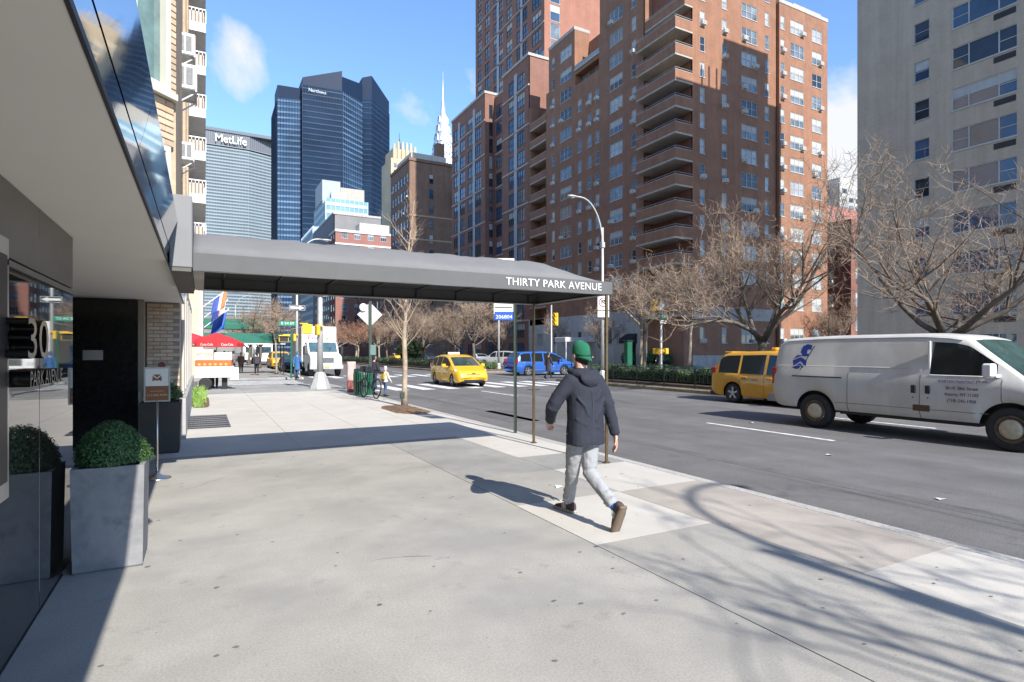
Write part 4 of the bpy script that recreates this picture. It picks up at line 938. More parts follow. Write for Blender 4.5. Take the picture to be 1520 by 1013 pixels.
# ============================================================ vegetation
M_BARK = mat('bark_grey', (.13, .105, .085), .9, var=.3, scale=7, bump=.6, bscale=40)
M_BARKL = mat('bark_pale', (.33, .265, .20), .9, var=.3, scale=6, bump=.4, bscale=40)
M_TWIG = mat('twig', (.30, .22, .16), .9, var=.2, scale=2)
M_TWIGR = mat('twig_reddish', (.27, .14, .09), .9, var=.25, scale=2)
def tree_meshes(name, seed, trunk_h, r0, limbs, spread, height, bark, twig, per=(5, 6, 6), upright=.35, stems=1, lean=.0, twig_len=1.0, tw=.0065):
    """Bare winter tree: tapering trunk and crooked limbs in one mesh, twigs in another."""
    rd = random.Random(seed); A, B = MB(), MB(); A.smooth = True
    def wander(p, d, L, n, wob, up):
        pts = [p.copy()]; d = d.normalized()
        for i in range(n):
            d = (d + Vector((rd.gauss(0, wob), rd.gauss(0, wob), rd.gauss(0, wob) + up))).normalized()
            p = p + d * (L / n); pts.append(p.copy())
        return pts, d
    def strip(pts, r):                       # three-sided twig
        n = len(pts); rs = [r * (1 - .75 * i / (n - 1)) for i in range(n)]; B.tube(pts, rs, 3, False)
    def twigs(pts, r, cnt, lev, L):
        for k in range(cnt):
            t = rd.uniform(.25, 1) * (len(pts) - 1); i = min(int(t), len(pts) - 2); p = pts[i].lerp(pts[i + 1], t - i)
            ax = (pts[i + 1] - pts[i]).normalized()
            d = (ax * rd.uniform(.2, .7) + Vector((rd.gauss(0, .75), rd.gauss(0, .75), rd.gauss(.05, .6) + upright * .8))).normalized()
            q, _ = wander(p, d, L * rd.uniform(.45, 1.2), 4, .27, .035)
            strip(q, r)
            if lev: twigs(q, r * .75, per[2], lev - 1, L * .6)
    for s in range(stems):
        a0 = s * 6.283 / max(1, stems) + rd.uniform(0, 1)
        base = Vector((.14 * math.cos(a0), .14 * math.sin(a0), -.05)) if stems > 1 else Vector((0, 0, -.05))
        d0 = Vector((math.cos(a0) * (.28 if stems > 1 else lean), math.sin(a0) * (.28 if stems > 1 else lean), 1))
        tp, td = wander(base, d0, trunk_h, 6, .05, .03)
        rr = [r0 * (1.35 if i == 0 else 1 - .32 * i / 6) for i in range(7)]
        A.tube(tp, rr, 9, True)
        for l in range(limbs):
            a = l * 6.283 / limbs + rd.uniform(-.4, .4) + seed
            d = Vector((math.cos(a) * rd.uniform(.7, 1.2) * spread, math.sin(a) * rd.uniform(.7, 1.2) * spread, rd.uniform(.45, 1.0)))
            st = tp[-1] if l % 3 else tp[-2].lerp(tp[-1], rd.random())
            L = (height - trunk_h) * rd.uniform(.75, 1.0) * .72
            lp, ld = wander(st, d, L, 6, .17, .04)
            rl = r0 * .52; A.tube(lp, [rl * (1 - .72 * i / 6) for i in range(7)], 7, True)
            for b in range(per[0]):
                i = 1 + int(rd.uniform(.15, .999) * 5); p = lp[i]
                ax = (lp[min(i + 1, 6)] - lp[i - 1]).normalized()
                d = (ax + Vector((rd.gauss(0, .7), rd.gauss(0, .7), rd.gauss(.15, .4) + upright * .6))).normalized()
                bp, bd = wander(p, d, L * rd.uniform(.4, .7), 5, .15, .05)
                rb = rl * (1 - .72 * i / 6) * .55; A.tube(bp, [max(.006, rb * (1 - .8 * i_ / 5)) for i_ in range(6)], 5, False)
                twigs(bp, tw * 1.25, per[1], 1, twig_len)
            twigs(lp[3:], tw * 1.3, per[1], 1, twig_len)
    return A.mesh('trunk', bark, False), B.mesh('crown', twig, False)
def tree(name, label, me, x, y, z=.15, rz=0., s=1., group=None):
    t = thing(name, label, 'tree', (x, y, z), rz, group); t.scale = (s, s, s)
    obj('trunk', me[0], t); obj('crown', me[1], t); return t
TA = tree_meshes('a', 5, 2.0, .22, 6, .85, 9.8, M_BARK, M_TWIG, (9, 10, 6), .5, twig_len=1.15, tw=.0085)
TB = tree_meshes('b', 9, 1.9, .20, 7, .85, 9.8, M_BARK, M_TWIG, (9, 9, 6), .5, twig_len=1.15, tw=.007)
TC = tree_meshes('c', 3, 2.9, .12, 3, .8, 7.4, M_BARKL, M_TWIG, (6, 8, 5), .3, stems=2, twig_len=.85, tw=.009)
TD = tree_meshes('d', 14, 2.2, .16, 5, .8, 8.0, M_BARK, M_TWIG, (8, 9, 5), .4, twig_len=.95, tw=.012)
TE = tree_meshes('e', 21, 2.0, .13, 5, .65, 6.2, M_BARKL, M_TWIGR, (7, 8, 5), .4, twig_len=.7, tw=.013)
TF = tree_meshes('f', 30, 3.0, .10, 4, .75, 7.0, M_BARKL, M_TWIG, (7, 8, 5), .3, twig_len=.85, tw=.0095)
tree('spreading_bare_tree', 'spreading bare tree with a dark low fork behind the yellow minivan taxi', TA, 20.9, 16.9, rz=2.2)
tree('spreading_bare_tree', 'wide bare tree with upright shoots rising behind the white van', TB, 21.0, 9.9, rz=.6)
tree('pale_bare_tree', 'pale twin-stemmed bare tree in the hedge to the left of the street sign pole', TC, 21.8, 25.2, rz=.9, s=1.05)
tree('pale_bare_tree', 'slim pale bare tree in the hedge between the sign pole and the yellow minivan', TF, 21.8, 21.7, rz=2.9)
k = 0
far = [(20.6, 45.5, TD, 0.3, 1.0, 'bare tree at the near end of the far planted median'), (21.2, 51.5, TD, 2.1, .95, 'second bare tree along the far planted median'),
       (20.2, 57.5, TA, 4.0, .85, 'dark trunked bare tree standing above the yellow hatchback taxi'), (21.4, 64, TC, 1.1, .9, 'pale stemmed bare tree along the far median beside the evergreen bush'),
       (20.4, 71, TD, 5.0, .9, 'bare tree beyond the evergreen bush on the far median'), (21.5, 79, TE, .2, 1.15, 'reddish twigged young tree on the far median, nearest of the reddish ones'),
       (20.2, 86, TE, 1.6, 1.2, 'reddish twigged tree behind the diamond sign'), (21.6, 93, TE, 3.1, 1.2, 'reddish twigged tree far along the median'),
       (20.7, 102, TE, 4.6, 1.25, 'small reddish tree beside the delivery truck roof'), (21, 112, TD, 2.2, 1.0, 'faint bare tree at the distant end of the median'), (20.8, 124, TD, 3.9, 1.0, 'farthest bare tree on the median')]
for x, y, m, rz, s, lab in far: tree('median_tree', lab, m, x, y, .15, rz, s, 'bare trees on the far median')
for x, y, m, rz, s, lab in ((39.0, 52, TD, .8, .9, 'bare tree on the east sidewalk near the white entrance canopy'), (39.2, 62, TF, 2.0, 1.0, 'bare tree on the east sidewalk beyond the white entrance canopy'), (39, 76, TD, 3.3, 1.0, 'bare tree on the east sidewalk before the modern brick tower'),
                            (39, 92, TD, 4.0, 1.0, 'bare tree far up the east sidewalk'), (63, 40.6, TD, 1.0, 1.1, 'reddish brown bare tree on the side street in front of the low brick house'), (73, 40.4, TE, 2.0, 1.35, 'small bare tree farther down the side street')):
    tree('street_tree', lab, m, x, y, 0, rz, s, 'bare trees on the opposite sidewalks')
for x, y, m, rz, s, lab in ((4.7, 44.5, TF, .5, .85, 'bare street tree leaning beside the delivery truck on the far sidewalk'), (4.8, 60, TD, 1.9, .95, 'bare street tree behind the green awning'), (4.8, 74, TD, 3, 1.0, 'bare street tree deep along the far sidewalk')):
    tree('street_tree', lab, m, x, y, 0, rz, s, 'bare trees on the far west sidewalk')
# young tree in the near pit: slender trunk, few ascending branches
rd = random.Random(77); A, B = MB(), MB(); A.smooth = True
tp = [Vector((0, 0, -.02)), Vector((.0, .01, .5)), Vector((.015, .0, 1.2)), Vector((-.01, .02, 2.0)), Vector((.03, .0, 2.8)), Vector((.06, .03, 3.7)), Vector((.16, .05, 4.8)), Vector((.30, .02, 6.0))]
A.tube(tp, [.11, .08, .072, .066, .056, .042, .026, .008], 10)
for i in range(26):
    t = rd.uniform(2.2, 6.6); k = int(t); p = tp[k].lerp(tp[k + 1], t - k); a = rd.uniform(0, 6.28); L = rd.uniform(.7, 1.7) * (1.1 - .08 * t)
    pts = [p]; d = Vector((math.cos(a), math.sin(a), rd.uniform(.5, 1.1))).normalized()
    for q in range(6): d = (d + Vector((rd.gauss(0, .12), rd.gauss(0, .12), .10 + rd.gauss(0, .08)))).normalized(); pts.append(pts[-1] + d * L / 6)
    A.tube(pts, [.018 * (1 - .13 * q) for q in range(7)], 5, False)
    for w in range(10):
        q = rd.randint(2, 6); p2 = pts[q]; d2 = (d + Vector((rd.gauss(0, .7), rd.gauss(0, .7), rd.gauss(.2, .4)))).normalized(); tw = [p2]
        for z in range(3): tw.append(tw[-1] + d2 * rd.uniform(.1, .2)); d2 = (d2 + Vector((rd.gauss(0, .2), rd.gauss(0, .2), .1))).normalized()
        B.tube(tw, [.006, .005, .004, .002], 3, False)
M_BARKY = mat('bark_young', (.36, .28, .21), .85, var=.25, scale=8, bump=.3, bscale=50)
t = thing('young_street_tree', 'slender young bare street tree in the mulched pit at the kerb', 'tree', (5.0, 15.9, 0)); t.location = (5.2, 16.35, .03)
A.build('trunk', M_BARKY, t, False); B.build('crown', M_TWIG, t, False)
q = MB(); q.box(-.07, .07, -.02, .02, .24, .42, b=.01); q.box(-.012, .012, -.01, .01, 0, .25); tg = q.build('tree_tag', M_POLEG); tg.location = (5.02, 16.0, .02); tag(tg, 'small dark green guard sign on a stake beside the young street tree', 'sign')
# the tree and lamp just south of the camera whose shadows fall across the sidewalk
TS = tree_meshes('s', 41, 2.4, .12, 5, .9, 8.5, M_BARK, M_TWIG, (4, 4, 3), .35, twig_len=1.0, tw=.008)
tree('street_tree', 'bare street tree by the kerb throwing branch shadows over the sidewalk', TS, 5.15, -5.9, 0, 1.4, 1.15)

# ---- leaves
def leafy(b, pts_fn, n, size, rd, up=.3):
    for k in range(n):
        p, nr = pts_fn(); nr = (nr + Vector((rd.gauss(0, .5), rd.gauss(0, .5), rd.gauss(up, .5)))).normalized()
        a = nr.orthogonal().normalized(); a = (Matrix.Rotation(rd.uniform(0, 6.28), 3, nr) @ a); c = nr.cross(a); s = size * rd.uniform(.6, 1.3)
        b.m = rd.choice((0, 0, 1, 1, 2)); q = p
        b.poly((q - a * s, q + c * s * .42 + nr * s * .1, q + a * s, q - c * s * .42 + nr * s * .1))
M_LEAF = [mat('leaf_boxwood', (.05, .115, .035), .5, var=.3, scale=14), mat('leaf_boxwood_light', (.085, .17, .045), .5, var=.3, scale=14), mat('leaf_boxwood_dark', (.018, .05, .02), .5, var=.3, scale=14)]
M_LEAF2 = [mat('leaf_hedge', (.045, .09, .025), .55, var=.3, scale=8), mat('leaf_hedge_light', (.085, .13, .04), .5, var=.3, scale=8), mat('leaf_hedge_dark', (.02, .045, .018), .6, var=.3, scale=8)]
def ball(rx, ry, rz, n, size, seed):
    rd = random.Random(seed); b = MB()
    bumps = [(Vector((rd.gauss(0, 1), rd.gauss(0, 1), rd.gauss(.3, 1))).normalized(), rd.uniform(-.08, .10)) for _ in range(16)]
    def fn():
        while True:
            d = Vector((rd.gauss(0, 1), rd.gauss(0, 1), rd.gauss(.15, .9))).normalized()
            if d.z > -.12: break
        k = 1 + sum(h * max(0, d.dot(v) - .75) * 4 for v, h in bumps); k *= rd.uniform(.84, 1.01) if rd.random() < .93 else rd.uniform(1.01, 1.06)
        return Vector((d.x * rx * k, d.y * ry * k, d.z * rz * k)), d
    leafy(b, fn, n, size, rd)
    return b
def planter(name, label, x, y, w, d, h, m, rx, rz_, flare=.03):
    t = thing(name, label, 'planter', (x, y, 0))
    q = MB(); o = [(-w / 2, -d / 2), (w / 2, -d / 2), (w / 2, d / 2), (-w / 2, d / 2)]; k = 1 + flare / w * 2; th = .035
    def ring(s, z, ins=0): return [((u * s - math.copysign(ins, u)), (v * s - math.copysign(ins, v)), z) for u, v in o]
    q.rings([ring(1, .0, .012), ring(1, .015), ring(k, h), ring(k, h, th), ring(k, h - .09, th + .005)], True, True); q.build('pot', m, t)
    q = MB(); q.box(-w / 2 + .03, w / 2 - .03, -d / 2 + .03, d / 2 - .03, h - .12, h - .04); q.build('soil', M_SOIL, t)
    return t
M_CPOT = mat('concrete_planter', (.29, .285, .29), .8, var=.16, scale=5, streak=.2, tint=(.16, .16, .17, .6, 3), spots=(.11, .11, .12, .7, 5.0, .55, .7), bump=.15, bscale=60)
M_DPOT = mat('dark_planter', (.035, .033, .033), .55, var=.15, scale=4)
planter('concrete_planter', 'grey concrete planter by the polished wall, sunlit along one edge', -.605, 5.34, .425, .44, .755, M_CPOT, 0, 0, .0125)
b = ball(.232, .235, .25, 12000, .0105, 5); o = b.build('boxwood_ball', M_LEAF, None, False); o.location = (-.60, 5.34, .79); tag(o, 'round clipped boxwood shrub growing in the grey concrete planter', 'shrub')
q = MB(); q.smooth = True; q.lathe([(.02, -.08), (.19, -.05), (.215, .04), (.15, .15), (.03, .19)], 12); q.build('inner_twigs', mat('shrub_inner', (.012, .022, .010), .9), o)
planter('dark_planter', 'tall dark planter beside the brick return behind the poster stand', -.57, 10.85, .5, .55, .80, M_DPOT, 0, 0)
b = ball(.26, .26, .24, 3200, .018, 6); o = b.build('boxwood_ball', M_LEAF, None, False); o.location = (-.54, 10.85, .88); tag(o, 'dark round shrub in the tall dark planter behind the poster stand', 'shrub')
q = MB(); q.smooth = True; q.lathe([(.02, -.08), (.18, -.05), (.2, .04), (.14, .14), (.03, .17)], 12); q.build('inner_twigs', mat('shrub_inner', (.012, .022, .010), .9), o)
# hedges on the medians
def hedge(name, label, x0, x1, y0, y1, z0, z1, n, size, seed):
    rd = random.Random(seed); b = MB()
    hs = {}
    def top(x, y): return z1 + .10 * math.sin(y * 1.9 + x) + .07 * math.sin(y * 4.3 + 2 * x) + .05 * math.sin(x * 5)
    def fn():
        u = rd.random(); y = rd.uniform(y0, y1)
        if u < .5: x = x0 + abs(rd.gauss(0, .10)); z = rd.uniform(z0, top(x, y)); return Vector((x, y, z)), Vector((-.8, -.2, .4))
        if u < .58: return Vector((rd.uniform(x0, x1), y0 + abs(rd.gauss(0, .1)), rd.uniform(z0, z1))), Vector((0, -1, .4))
        x = rd.uniform(x0, x1); return Vector((x, y, top(x, y) - abs(rd.gauss(0, .08)))), Vector((-.2, -.2, 1))
    leafy(b, fn, n, size, rd)
    o = b.build(name, M_LEAF2, None, False); tag(o, label, 'hedge')
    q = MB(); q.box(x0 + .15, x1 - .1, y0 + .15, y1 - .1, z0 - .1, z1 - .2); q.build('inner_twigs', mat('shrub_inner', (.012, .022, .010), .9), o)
hedge('hedge', 'low glossy green hedge behind the iron fence of the near median', 18.75, 20.6, 12.5, 27.4, .24, .78, 26000, .045, 12)
hedge('hedge', 'low green hedge running along the far median past the cross street', 18.8, 21.5, 42.8, 120, .24, .72, 16000, .085, 13)
hedge('hedge', 'low green hedge along the near median beyond the white van', 18.75, 20.6, -8, 12.3, .24, .78, 9000, .06, 14)
b = ball(1.5, 1.5, 1.5, 5000, .09, 8); o = b.build('evergreen_bush', M_LEAF2, None, False); o.location = (20.4, 62, 1.5); tag(o, 'rounded dark evergreen bush on the far median behind the young tree', 'bush')
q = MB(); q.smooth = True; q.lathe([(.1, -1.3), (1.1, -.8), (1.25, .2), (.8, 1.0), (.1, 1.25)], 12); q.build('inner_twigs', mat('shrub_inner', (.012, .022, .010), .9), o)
for i, (x, y, lab) in enumerate(((40.8, 49.6, 'dark clipped bush left of the black entrance awning'), (41.2, 46.6, 'dark clipped bush right of the street sign pole'), (41.4, 44.6, 'dark clipped bush at the corner of the red tower'), (21.3, 53.5, 'dark evergreen shrub beyond the taxi roof'))):
    b = ball(.8, .8, .85, 900, .09, 30 + i); o = b.build('clipped_bush', M_LEAF, None, False); o.location = (x, y, .75); tag(o, lab, 'bush', 'clipped bushes')
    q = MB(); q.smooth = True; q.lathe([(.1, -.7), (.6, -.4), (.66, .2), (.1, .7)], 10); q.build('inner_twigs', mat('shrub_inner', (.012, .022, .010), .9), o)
# iron fence along the medians
def fence(label, y0, y1, x, gap, n_rails=2):
    t = thing('iron_fence', label, 'fence', (x, y0, 0)); y = 0; pm = MB(); pm.box(-.022, .022, -.022, .022, 0, .95, b=.004); pm.lathe([(.03, .95), (.035, .98), (.0, 1.03)], 8); me = pm.mesh('post', M_BLK)
    while y <= y1 - y0: obj('post', me, t, (0, y, 0)); y += gap
    for z in (.28, .85): q = MB(); q.box(-.012, .012, 0, y1 - y0, z, z + .025); q.build('rail', M_BLK, t)
    q = MB(); y = .12
    while y < y1 - y0: q.box(-.006, .006, y - .006, y + .006, .3, .85); y += .22
    o = q.build('picket', M_BLK, t); o['kind'] = 'stuff'
fence('low black iron fence in front of the near median hedge', -8, 28, 18.32, 1.85)
fence('low black iron fence along the far median hedge', 42.2, 118, 18.32, 2.6)
# planting bed by the wall with bright grass
b = MB(); b.smooth = True; heap(b, -.25, .22, 18.5, 23.2, -.01, .06, 6, 24, 5, .02); o = b.build('bed_mulch', M_MULCH); tag(o, kind='stuff')
b = MB(); rd = random.Random(6)
for k in range(420):
    x, y = rd.gauss(-.1, .08), rd.uniform(18.7, 22.8); h = rd.uniform(.25, .55); a = rd.uniform(0, 6.28); dx, dy = math.cos(a) * h * .35, math.sin(a) * h * .35; w = .012
    b.quad((x - w, y, .02), (x + w, y, .02), (x + dx * .4 + w, y + dy * .4, h * .65), (x + dx * .4 - w, y + dy * .4, h * .65)); b.poly(((x + dx * .4 - w, y + dy * .4, h * .65), (x + dx * .4 + w, y + dy * .4, h * .65), (x + dx, y + dy, h * .9)))
o = b.build('grass_tuft', mat('bright_grass', (.16, .27, .04), .6, var=.25, scale=10), None, False); tag(o, 'bright green strappy grass in the mulched bed at the wall foot', 'grass'); o['kind'] = 'stuff'

# ============================================================ street furniture
def cobra_lamp(label, x, y, h, reach, dirx, z=0., head=.75, group='street lamps'):
    t = thing('street_lamp', label, 'street lamp', (x, y, z), 0, group)
    q = MB(); q.lathe([(.2, 0), (.2, .12), (.17, .5), (.13, .62)], 8); q.build('base', M_ALU, t)
    q = MB(); q.smooth = True; q.lathe([(.095, .6), (.075, h * .5), (.06, h)], 12); q.build('pole', M_ALU, t)
    q = MB(); q.smooth = True; pts = []
    for i in range(11):
        a = i / 10 * math.pi / 2; pts.append((dirx * reach * (1 - math.cos(a)), 0, h - .9 + 2.3 * math.sin(a)))
    pts.append((dirx * (reach + .25), 0, h + 1.40)); q.tube(pts, .042, 8); q.build('arm', M_ALU, t)
    q = MB(); q.box(-.1, .1, -.1, .1, h - 1.05, h - .75, b=.02); q.build('bracket', M_ALU, t)
    q = MB(); q.smooth = True; q.rings([[(dirx * (reach + u), w * math.cos(a), h + 1.38 + w * .45 * math.sin(a)) for a in [k * math.pi / 5 for k in range(10)]] for u, w in ((.15, .05), (.3, .13), (.55, .16), (.75, .11), (.82, .03))]); q.build('lamp_head', M_ALU, t)
    q = MB(); q.smooth = True; q.lathe([(.09, -.05), (.11, 0)], 10, Matrix.Translation((dirx * (reach + .52), 0, h + 1.34))); q.build('lens', M_LAMPG, t); return t
l1 = cobra_lamp('tall silver street lamp in the median with its arm over the near lanes', 17.6 + .65, 24.2, 8.0, 1.35, -1, 0)
cobra_lamp('street lamp far beyond the canopy with its arm over the opposite lanes', 21.8, 41.9 + 1.2, 7.6, 1.3, 1, 0)
l3 = cobra_lamp('street lamp carrying the one-way arrow at the far sidewalk corner', 5.27, 38.6, 7.4, 1.3, 1, 0)
cobra_lamp('small distant street lamp above the green awning', 4.2, 92, 8.2, 1.5, 1, 0)
cobra_lamp('street lamp by the kerb behind the camera casting a hooked shadow', 4.75, -6.9, 7.6, 1.5, 1, 0)
# signs on the median lamp
def plate(t, w, h, x, y, z, m, name='sign_plate', face=0.):
    q = MB(); q.box(-w / 2, w / 2, -.006, .006, -h / 2, h / 2, b=.002); o = q.build(name, m, t); o.location = (x, y, z); o.rotation_euler = (0, 0, face); return o
nt_ = thing('no_turn_sign', 'white no-turn sign with a red ring on the silver median lamp', 'sign', (18.17, 24.05, 3.9), R(-20))
plate(nt_, .60, .75, 0, -.06, .2, M_WHITE); plate(nt_, .60, .32, 0, -.06, -.38, M_WHITE)
q = MB(); n = 24
q.rings([[(r_ * math.cos(a), yy, r_ * math.sin(a) + .22) for r_, yy in ((.25, -.071), (.20, -.071), (.20, -.066), (.25, -.066))] for a in [k * 2 * math.pi / n for k in range(n)]] + [[(r_, yy, .22) for r_, yy in ((.25, -.071), (.20, -.071), (.20, -.066), (.25, -.066))]], True, False); q.build('red_ring', M_RED, nt_)
q = MB(); q.tube([(-.08, -.07, .10), (-.08, -.07, .28), (-.02, -.07, .34), (.06, -.07, .30)], .025, 6); q.prism([(.04, .36), (.14, .27), (.03, .22)], -.075, -.065); q.box(-.24, .24, -.073, -.068, -.02, .02, M=Matrix.Translation((0, 0, .22)) @ Matrix.Rotation(R(45), 4, 'Y')); q.build('turn_arrow', M_BLK, nt_)
lettering('ANYTIME', .10, M_BLK, nt_, (0, -.07, -.38), 'S', .001, fit=.45)
# street-name pole with signals on the median
sp_ = thing('street_sign_pole', 'silver pole in the hedge carrying green street name blades and yellow signals', 'sign pole', (22.6, 24.6, .1))
q = MB(); q.smooth = True; q.lathe([(.12, 0), (.12, .25), (.075, .35), (.06, 4.4), (.02, 4.45)], 10); q.build('pole', M_ALU, sp_)
s1 = plate(sp_, 1.1, .26, -.22, -.09, 3.45, M_SIGNG, 'street_name_plate', R(-18)); lettering('E 33 ST', .2, M_WHITE, s1, (0, -.008, 0), 'S', .001, fit=.8)
plate(sp_, .48, .48, .05, -.09, 4.0, M_WHITE, 'sign_plate', R(-18)); plate(sp_, .4, .18, .06, -.09, 3.15, M_WHITE, 'sign_plate', R(-18)); 
def signal(t, x, y, z, rz=0, n=3, w=.3):
    g_ = bpy.data.objects.new('signal_head', None); COL.objects.link(g_); g_.parent = t; g_.location = (x, y, z); g_.rotation_euler = (0, 0, rz)
    q = MB(); q.box(-w / 2, w / 2, -.10, .10, 0, .33 * n, b=.02); q.build('housing', M_SIGY, g_)
    for i in range(n):
        q = MB(); q.smooth = True; zc = .165 + .33 * i; rr = .115
        q.rings([[(rr * math.cos(a), yy, zc + rr * math.sin(a)) for a in [k * math.pi / 8 for k in range(16)]] for yy in (-.10, -.24)], True, False); q.build('visor', M_SIGY, g_)
        q = MB(); q.lathe([(.1, 0), (.1, .01)], 14, Matrix.Translation((0, -.105, zc)) @ Matrix.Rotation(R(90), 4, 'X')); q.build('lens', mat(('lens_green', 'lens_amber', 'lens_red')[i % 3], ((.01, .07, .04), (.12, .06, .01), (.16, .012, .012))[i % 3], .2), g_)
    return g_
signal(sp_, -.62, -.05, 3.7, R(60), 2, .34); signal(sp_, -.3, -.0, 1.35, R(120), 1, .42); signal(sp_, .3, -.0, 1.35, R(-100), 1, .42)
# signals on the N corner by the bus stop
ts = thing('traffic_signal', 'yellow three-light signal on a silver post past the bus stop sign', 'traffic light', (23.9, 38.2, 0))
q = MB(); q.smooth = True; q.lathe([(.13, 0), (.1, .3), (.06, .4), (.055, 5.2)], 10); q.build('pole', M_ALU, ts); signal(ts, .3, -.15, 3.6, R(-70), 3, .36)
# bus stop sign
bs = thing('bus_stop_sign', 'bus stop flag on a green post with white and blue panels by the canopy post', 'bus stop sign', (5.42, 10.0, 0), R(-25))
q = MB(); q.box(-.03, .03, -.004, .004, 0, 3.35); q.box(-.03, -.024, -.03, .004, 0, 3.35); q.box(.024, .03, -.03, .004, 0, 3.35); q.build('post', M_POLEG, bs)
plate(bs, .38, .40, -.23, -.01, 2.53, M_WHITE); plate(bs, .34, .018, -.23, -.018, 2.46, M_POLEG, 'rule')
b_ = plate(bs, .38, .17, -.22, -.011, 2.295, M_BLUE); lettering('206804', .10, M_WHITE, b_, (0, -.0075, -.02), 'S', .001, fit=.32)
hd = plate(bs, .40, .13, -.22, -.01, 3.36, M_WHITE); r_ = plate(bs, .13, .11, -.355, -.019, 3.36, M_RED); lettering('17', .09, M_WHITE, r_, (0, -.0075, 0), 'S', .001); lettering('Bus', .08, M_BLK, hd, (.06, -.0075, 0), 'S', .001)
plate(bs, .38, .45, -.22, -.01, 3.02, M_WHITE)
# poster stand
st = thing('poster_stand', 'steel poster stand with a brown and white notice by the entrance', 'sign stand', (-.57, 10.0, 0), 0); st.location = (-.50, 8.55, 0)
q = MB(); q.smooth = True; q.lathe([(.16, 0), (.155, .012), (.06, .035), (.02, .07)], 24); q.build('base', M_STEEL, st)
q = MB(); q.smooth = True; q.lathe([(.014, .05), (.014, .98)], 12); q.build('pole', M_STEEL, st)
q = MB(); w, h, zb_ = .285, .44, .965
q.box(-w / 2, w / 2, -.012, .012, zb_, zb_ + .02); q.box(-w / 2, w / 2, -.012, .012, zb_ + h - .02, zb_ + h); q.box(-w / 2, -w / 2 + .018, -.012, .012, zb_ + .0205, zb_ + h - .0205); q.box(w / 2 - .018, w / 2, -.012, .012, zb_ + .0205, zb_ + h - .0205); q.build('frame', M_STEELD, st)
q = MB(); q.box(-w / 2 + .018, w / 2 - .018, -.006, .006, zb_ + .2, zb_ + h - .02); po = q.build('poster_top', mat('poster_white', (.74, .73, .70), .4, var=.03), st)
q = MB(); q.box(-w / 2 + .018, w / 2 - .018, -.006, .006, zb_ + .02, zb_ + .199); q.build('poster_bottom', M_BROWN, st)
q = MB(); zc = zb_ + .30
q.prism([(-.045, zc + .045), (0, zc + .005), (.045, zc + .045)], -.0085, -.0065); q.prism([(-.048, zc + .03), (0, zc - .012), (.048, zc + .03), (.05, zc - .04), (.02, zc - .028), (0, zc - .034), (-.02, zc - .028), (-.05, zc - .04)], -.0085, -.0065); q.build('emblem', M_BROWN, st)
lettering('212.886.8900', .032, mat('poster_cream', (.6, .5, .35), .5), st, (0, -.0075, zb_ + .085), 'S', .001, fit=.22); lettering('FOR LEASING', .02, mat('poster_cream', (.6, .5, .35), .5), st, (0, -.0075, zb_ + .135), 'S', .001, fit=.15)
q = MB(); q.smooth = False; q.lathe([(.042, -.006), (.042, .006)], 18, Matrix.Translation((.05, 0, zb_ + h + .022)) @ Matrix.Rotation(R(90), 4, 'X')); q.build('round_badge', mat('maroon', (.14, .015, .03), .5), st)
# signal pole with one-way arrows at the corner
c1 = thing('signal_pole', 'stout silver signal pole with flared base and yellow walk signals at the near corner', 'signal pole', (4.5, 26.0, 0))
q = MB(); q.rings([[(s * u, s * v, z) for u, v in ((1, .42), (.42, 1), (-.42, 1), (-1, .42), (-1, -.42), (-.42, -1), (.42, -1), (1, -.42))] for s, z in ((.43, 0), (.42, .06), (.32, .32), (.22, .62), (.15, .72))]); q.build('base', M_ALU, c1)
q = MB(); q.smooth = True; q.lathe([(.14, .70), (.115, 3), (.10, 5.2), (.03, 5.3)], 14); q.build('pole', M_ALU, c1)
def walk_box(t, x, y, z, rz, w=.40):
    g_ = bpy.data.objects.new('walk_signal', None); COL.objects.link(g_); g_.parent = t; g_.location = (x, y, z); g_.rotation_euler = (0, 0, rz)
    q = MB(); q.box(-w / 2, w / 2, -.08, .08, 0, .42, b=.03); q.box(-w / 2 - .03, w / 2 + .03, -.2, -.081, .36, .41); q.build('housing', M_SIGY, g_)
    q = MB(); q.box(-w / 2 + .04, w / 2 - .04, -.088, -.081, .04, .34); q.build('lens', M_BLK, g_)
    q = MB(); q.box(-.04, w / 2 + .1, -.02, .02, .43, .47); q.build('bracket', M_SIGY, g_)
walk_box(c1, -.52, .1, 2.35, R(170)); walk_box(c1, -.14, -.16, 2.3, R(100), .34)
def oneway(t, x, y, z, rz, right=True):
    p = plate(t, 1.0, .33, x, y, z, M_BLK, 'one_way_sign', rz); s = 1 if right else -1
    q = MB(); q.prism([(-.42 * s, .06), (.14 * s, .06), (.14 * s, .12), (.44 * s, 0), (.14 * s, -.12), (.14 * s, -.06), (-.42 * s, -.06)], -.0095, -.0065); q.build('arrow', M_WHITE, p)
    q = MB(); [q.box(*a) for a in ((-.48, .48, -.0095, -.0065, .135, .15), (-.48, .48, -.0095, -.0065, -.15, -.135), (-.48, -.465, -.0095, -.0065, -.13, .13), (.465, .48, -.0095, -.0065, -.13, .13))]; q.build('border', M_WHITE, p); return p
oneway(c1, -.25, -.16, 4.18, R(-10)); oneway(c1, .4, -.1, 4.15, R(-60))
oneway(l3, 0, -.12, 4.35, R(5)); s1 = plate(l3, 1.0, .26, -.55, -.06, 3.35, M_SIGNG, 'street_name_plate', R(0)); lettering('E 34 ST', .2, M_WHITE, s1, (0, -.008, 0), 'S', .001, fit=.75)
walk_box(l3, -.15, .0, 2.25, R(90), .5)
gp = thing('walk_signal_post', 'slim green post holding a yellow-framed walk signal near the woman in blue', 'signal post', (4.68, 36.6, 0))
